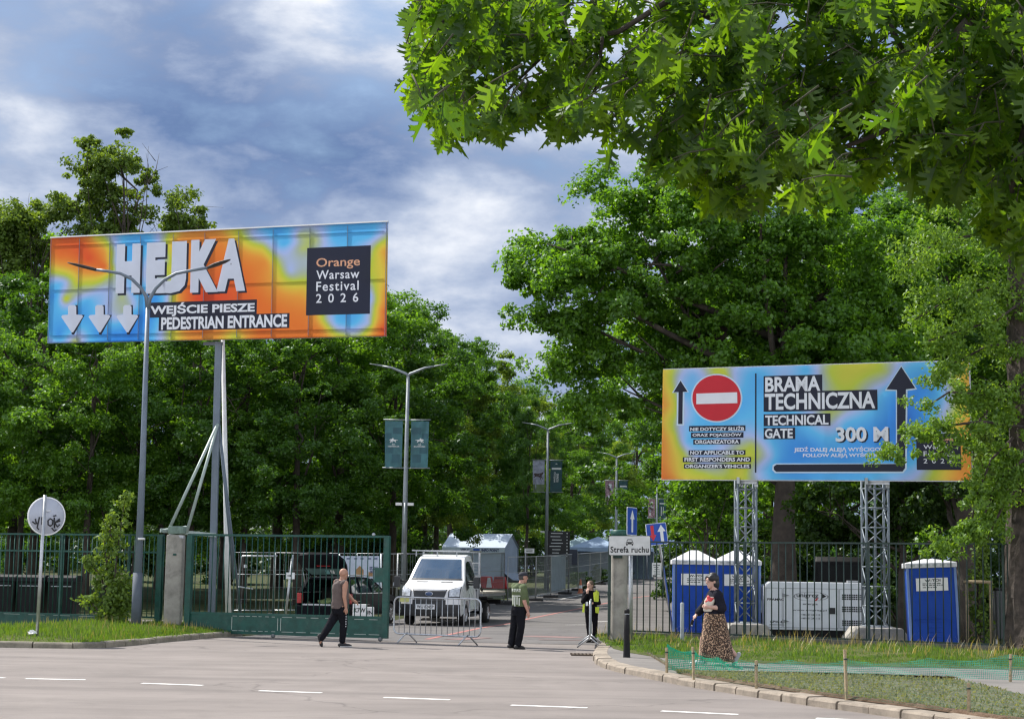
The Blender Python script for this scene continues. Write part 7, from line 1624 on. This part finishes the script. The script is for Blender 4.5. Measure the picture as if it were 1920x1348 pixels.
# ------------------------------------------------------------------ the red oak whose limb hangs over the camera's right
OUT = [(0, 0), (.05, .06), (.10, .10), (.26, .10), (.34, .16), (.22, .20), (.12, .20), (.10, .28), (.30, .34), (.46, .34), (.40, .42), (.50, .48), (.34, .50), (.14, .44), (.12, .52), (.26, .60), (.42, .64), (.32, .70), (.36, .78), (.20, .72), (.10, .70), (.10, .78), (.18, .88), (.08, .86), (0, 1.0)]
HALF = np.array(OUT); nH = len(HALF)
def oak_leaves(r, pos, ax, nrm, L):
    n = len(pos); ax = unit(ax); nrm = unit(nrm-ax*(nrm*ax).sum(1, keepdims=True)); sd = np.cross(ax, nrm); Ls = L[:, None, None]; fold = r.uniform(.05, .75, n)[:, None, None]; bend = r.uniform(-.15, .75, n)[:, None, None]; V_ = []
    for s_ in (1, -1):
        x = HALF[:, 0][None, :, None]*1.05; y = HALF[:, 1][None, :, None]
        V_.append(pos[:, None, :]+Ls*(s_*x*sd[:, None, :]+y*ax[:, None, :]+(x*fold-bend*y*y*.5)*nrm[:, None, :]))
    v = np.concatenate(V_, 1).reshape(-1, 3); N2 = 2*nH; o = (np.arange(n)*N2)[:, None]
    f = np.stack([o+np.arange(nH)[None, :], o+nH+np.arange(nH)[::-1][None, :]], 1).reshape(-1); return v, f, np.full(2*n, nH)
POLY = [(735, -60), (752, 20), (738, 75), (770, 110), (722, 150), (765, 185), (790, 225), (778, 262), (800, 285), (850, 292), (905, 272), (960, 255), (1000, 278), (1060, 268), (1120, 290), (1180, 300), (1235, 345), (1290, 388), (1345, 425), (1400, 418), (1450, 395), (1520, 402), (1590, 378), (1660, 362), (1730, 388), (1790, 410), (1850, 470), (1900, 505), (1990, 520), (2150, 500), (2400, 430), (2650, 300), (2700, -60)]
def inside(x, y):
    c_ = False; j = len(POLY)-1
    for i in range(len(POLY)):
        (xi, yi), (xj, yj) = POLY[i], POLY[j]
        if (yi > y) != (yj > y) and x < (xj-xi)*(y-yi)/(yj-yi)+xi: c_ = not c_
        j = i
    return c_
ot = Vector((6.3, 10.5, 0)); t = thing('red_oak', 'big oak whose low limb of large lobed leaves hangs across the top right', 'tree', ot)
b = MB(); b.tube([(0, 0, -.2), (.05, 0, .8), (0, 0, 2.5), (-.1, -.1, 4.6), (0, .1, 7.5), (.3, .2, 11)], [.62, .46, .40, .36, .28, .14], 16); 
W_ = lambda x, y, Y: P(x, y, Y)-ot
tw = random.Random(5)
limb1 = [Vector((-.1, -.1, 4.3)), W_(1900, -90, 10.2), W_(1560, -70, 9.8), W_(1400, 22, 9.5), W_(1330, 28, 9.4), W_(1262, -4, 9.3), W_(1120, -40, 9.2), W_(930, -20, 9.0)]
b.tube(limb1, [.17, .10, .055, .036, .032, .026, .02, .012], 9)
for pts_, r0 in (([(1398, 22), (1392, 70), (1352, 118), (1378, 138), (1420, 140)], .030), ([(1900, -60), (1800, 60), (1760, 180), (1800, 280), (1830, 330)], .04), ([(1560, -70), (1660, 30), (1690, 90), (1700, 150)], .022), ([(1420, 140), (1470, 190), (1560, 215), (1640, 190)], .014), ([(1262, -4), (1160, 60), (1040, 85), (960, 78)], .018), ([(1120, -40), (1000, 30), (880, 120), (800, 200)], .016), ([(1352, 118), (1300, 200), (1250, 260)], .012), ([(1760, 180), (1650, 250), (1520, 300), (1420, 350)], .016), ([(1900, -60), (1950, 150), (1900, 320), (1890, 440)], .03), ([(1130, 70), (1120, 160), (1080, 230)], .010), ([(1040, 85), (930, 190), (850, 260)], .010)):
    b.tube([W_(x, y, 9.3+.25*math.sin(i*1.7+x)) for i, (x, y) in enumerate(pts_)], [max(.004, r0*(1-.17*i)) for i in range(len(pts_))], 7)
pos, ax, nr, LL = [], [], [], []
twig = MB(); cnt = 0
while cnt < 1200:
    x, y = tw.uniform(720, 2700), tw.uniform(-60, 505)
    if not inside(x, y+14): continue
    dens = .85 if x < 1000 else (.70 if x < 1250 else .95)
    if tw.random() > dens: continue
    if 1000 < x < 1330 and -10 < y < 130 and tw.random() < .35: continue
    cnt += 1; Y = 9.3+tw.gauss(0, .55)+(x-1300)*.0004; e = W_(x, y-22, Y)
    d = Vector((-.5+tw.gauss(0, .45), tw.gauss(0, .5), -.55+tw.gauss(0, .3))).normalized(); s_ = e-d*tw.uniform(.18, .34)
    if not inside(*(lambda v: (CX+F*(v.dot(rt))/(v.dot(fw)), CY-F*(v.dot(up))/(v.dot(fw))))(s_+ot-Vector((0, 0, EYE)))): s_ = e+Vector((.12, 0, .10))
    twig.tube([s_, s_.lerp(e, .5)+Vector((0, 0, .015)), e], [.0055, .004, .0025], 5)
    for k in range(tw.randint(6, 10)):
        f = tw.random()**.6; p = s_.lerp(e, f); a = (d*.35+Vector((tw.gauss(-.05, .55), tw.gauss(0, .5), -.75+tw.gauss(0, .35)))).normalized()
        if not inside(*(lambda v: (CX+F*(v.dot(rt))/(v.dot(fw)), CY-F*(v.dot(up))/(v.dot(fw))))(p+ot+a*.12-Vector((0, 0, EYE)))): continue
        pet = p+a*tw.uniform(.02, .05); twig.tube([p, pet], [.0016, .0014], 4, False); pos.append(pet); ax.append(a); nr.append(Vector((tw.gauss(-.1, .6), tw.gauss(-.55, .5), tw.gauss(.5, .5)))); LL.append(tw.uniform(.075, .170)*(1+.00012*max(0, x-1000)))
# the rest of the crown above and to the right, out of the picture
for _ in range(950):
    a = tw.uniform(0, 6.283); rr = 5.2*math.sqrt(tw.random()); p = Vector((rr*math.cos(a)-.6, rr*math.sin(a)-.6, tw.uniform(5.0, 9.5)-rr*.22+ .4))
    v3 = p+ot-Vector((0, 0, EYE)); dp = v3.dot(fw)
    if dp > .5:
        sx_, sy_ = CX+F*v3.dot(rt)/dp, CY-F*v3.dot(up)/dp
        if -200 < sx_ < 2150 and -80 < sy_ < 1500: continue
    pos.append(p); ax.append(Vector((tw.gauss(0, .6), tw.gauss(0, .6), -.6))); nr.append(Vector((tw.gauss(0, .4), tw.gauss(0, .4), 1))); LL.append(tw.uniform(.2, .34))
for k in range(9):
    a = k*.7; s_ = Vector((0, 0, 4.6+.5*k)); e = Vector((3.4*math.cos(a)+.6, 3.4*math.sin(a)-.3, 6.4+.4*k))
    v3 = e+ot-Vector((0, 0, EYE)); dp = v3.dot(fw)
    if dp > .5 and CX+F*v3.dot(rt)/dp < 2000 and CY-F*v3.dot(up)/dp > -100: continue
    b.tube([s_, s_.lerp(e, .5)+Vector((0, 0, .4)), e], [.14, .08, .03], 7)
b.build('trunk', BARK, t); twig.build('twigs', mat('twig_brown', (.05, .05, .025), .8), t, fix=False)
r_ = np.random.default_rng(9); v, f, s_ = oak_leaves(r_, np.array([p[:] for p in pos]), np.array([p[:] for p in ax]), np.array([p[:] for p in nr]), np.array(LL)); npmesh('crown', v, f, s_, LEAF_F, t)
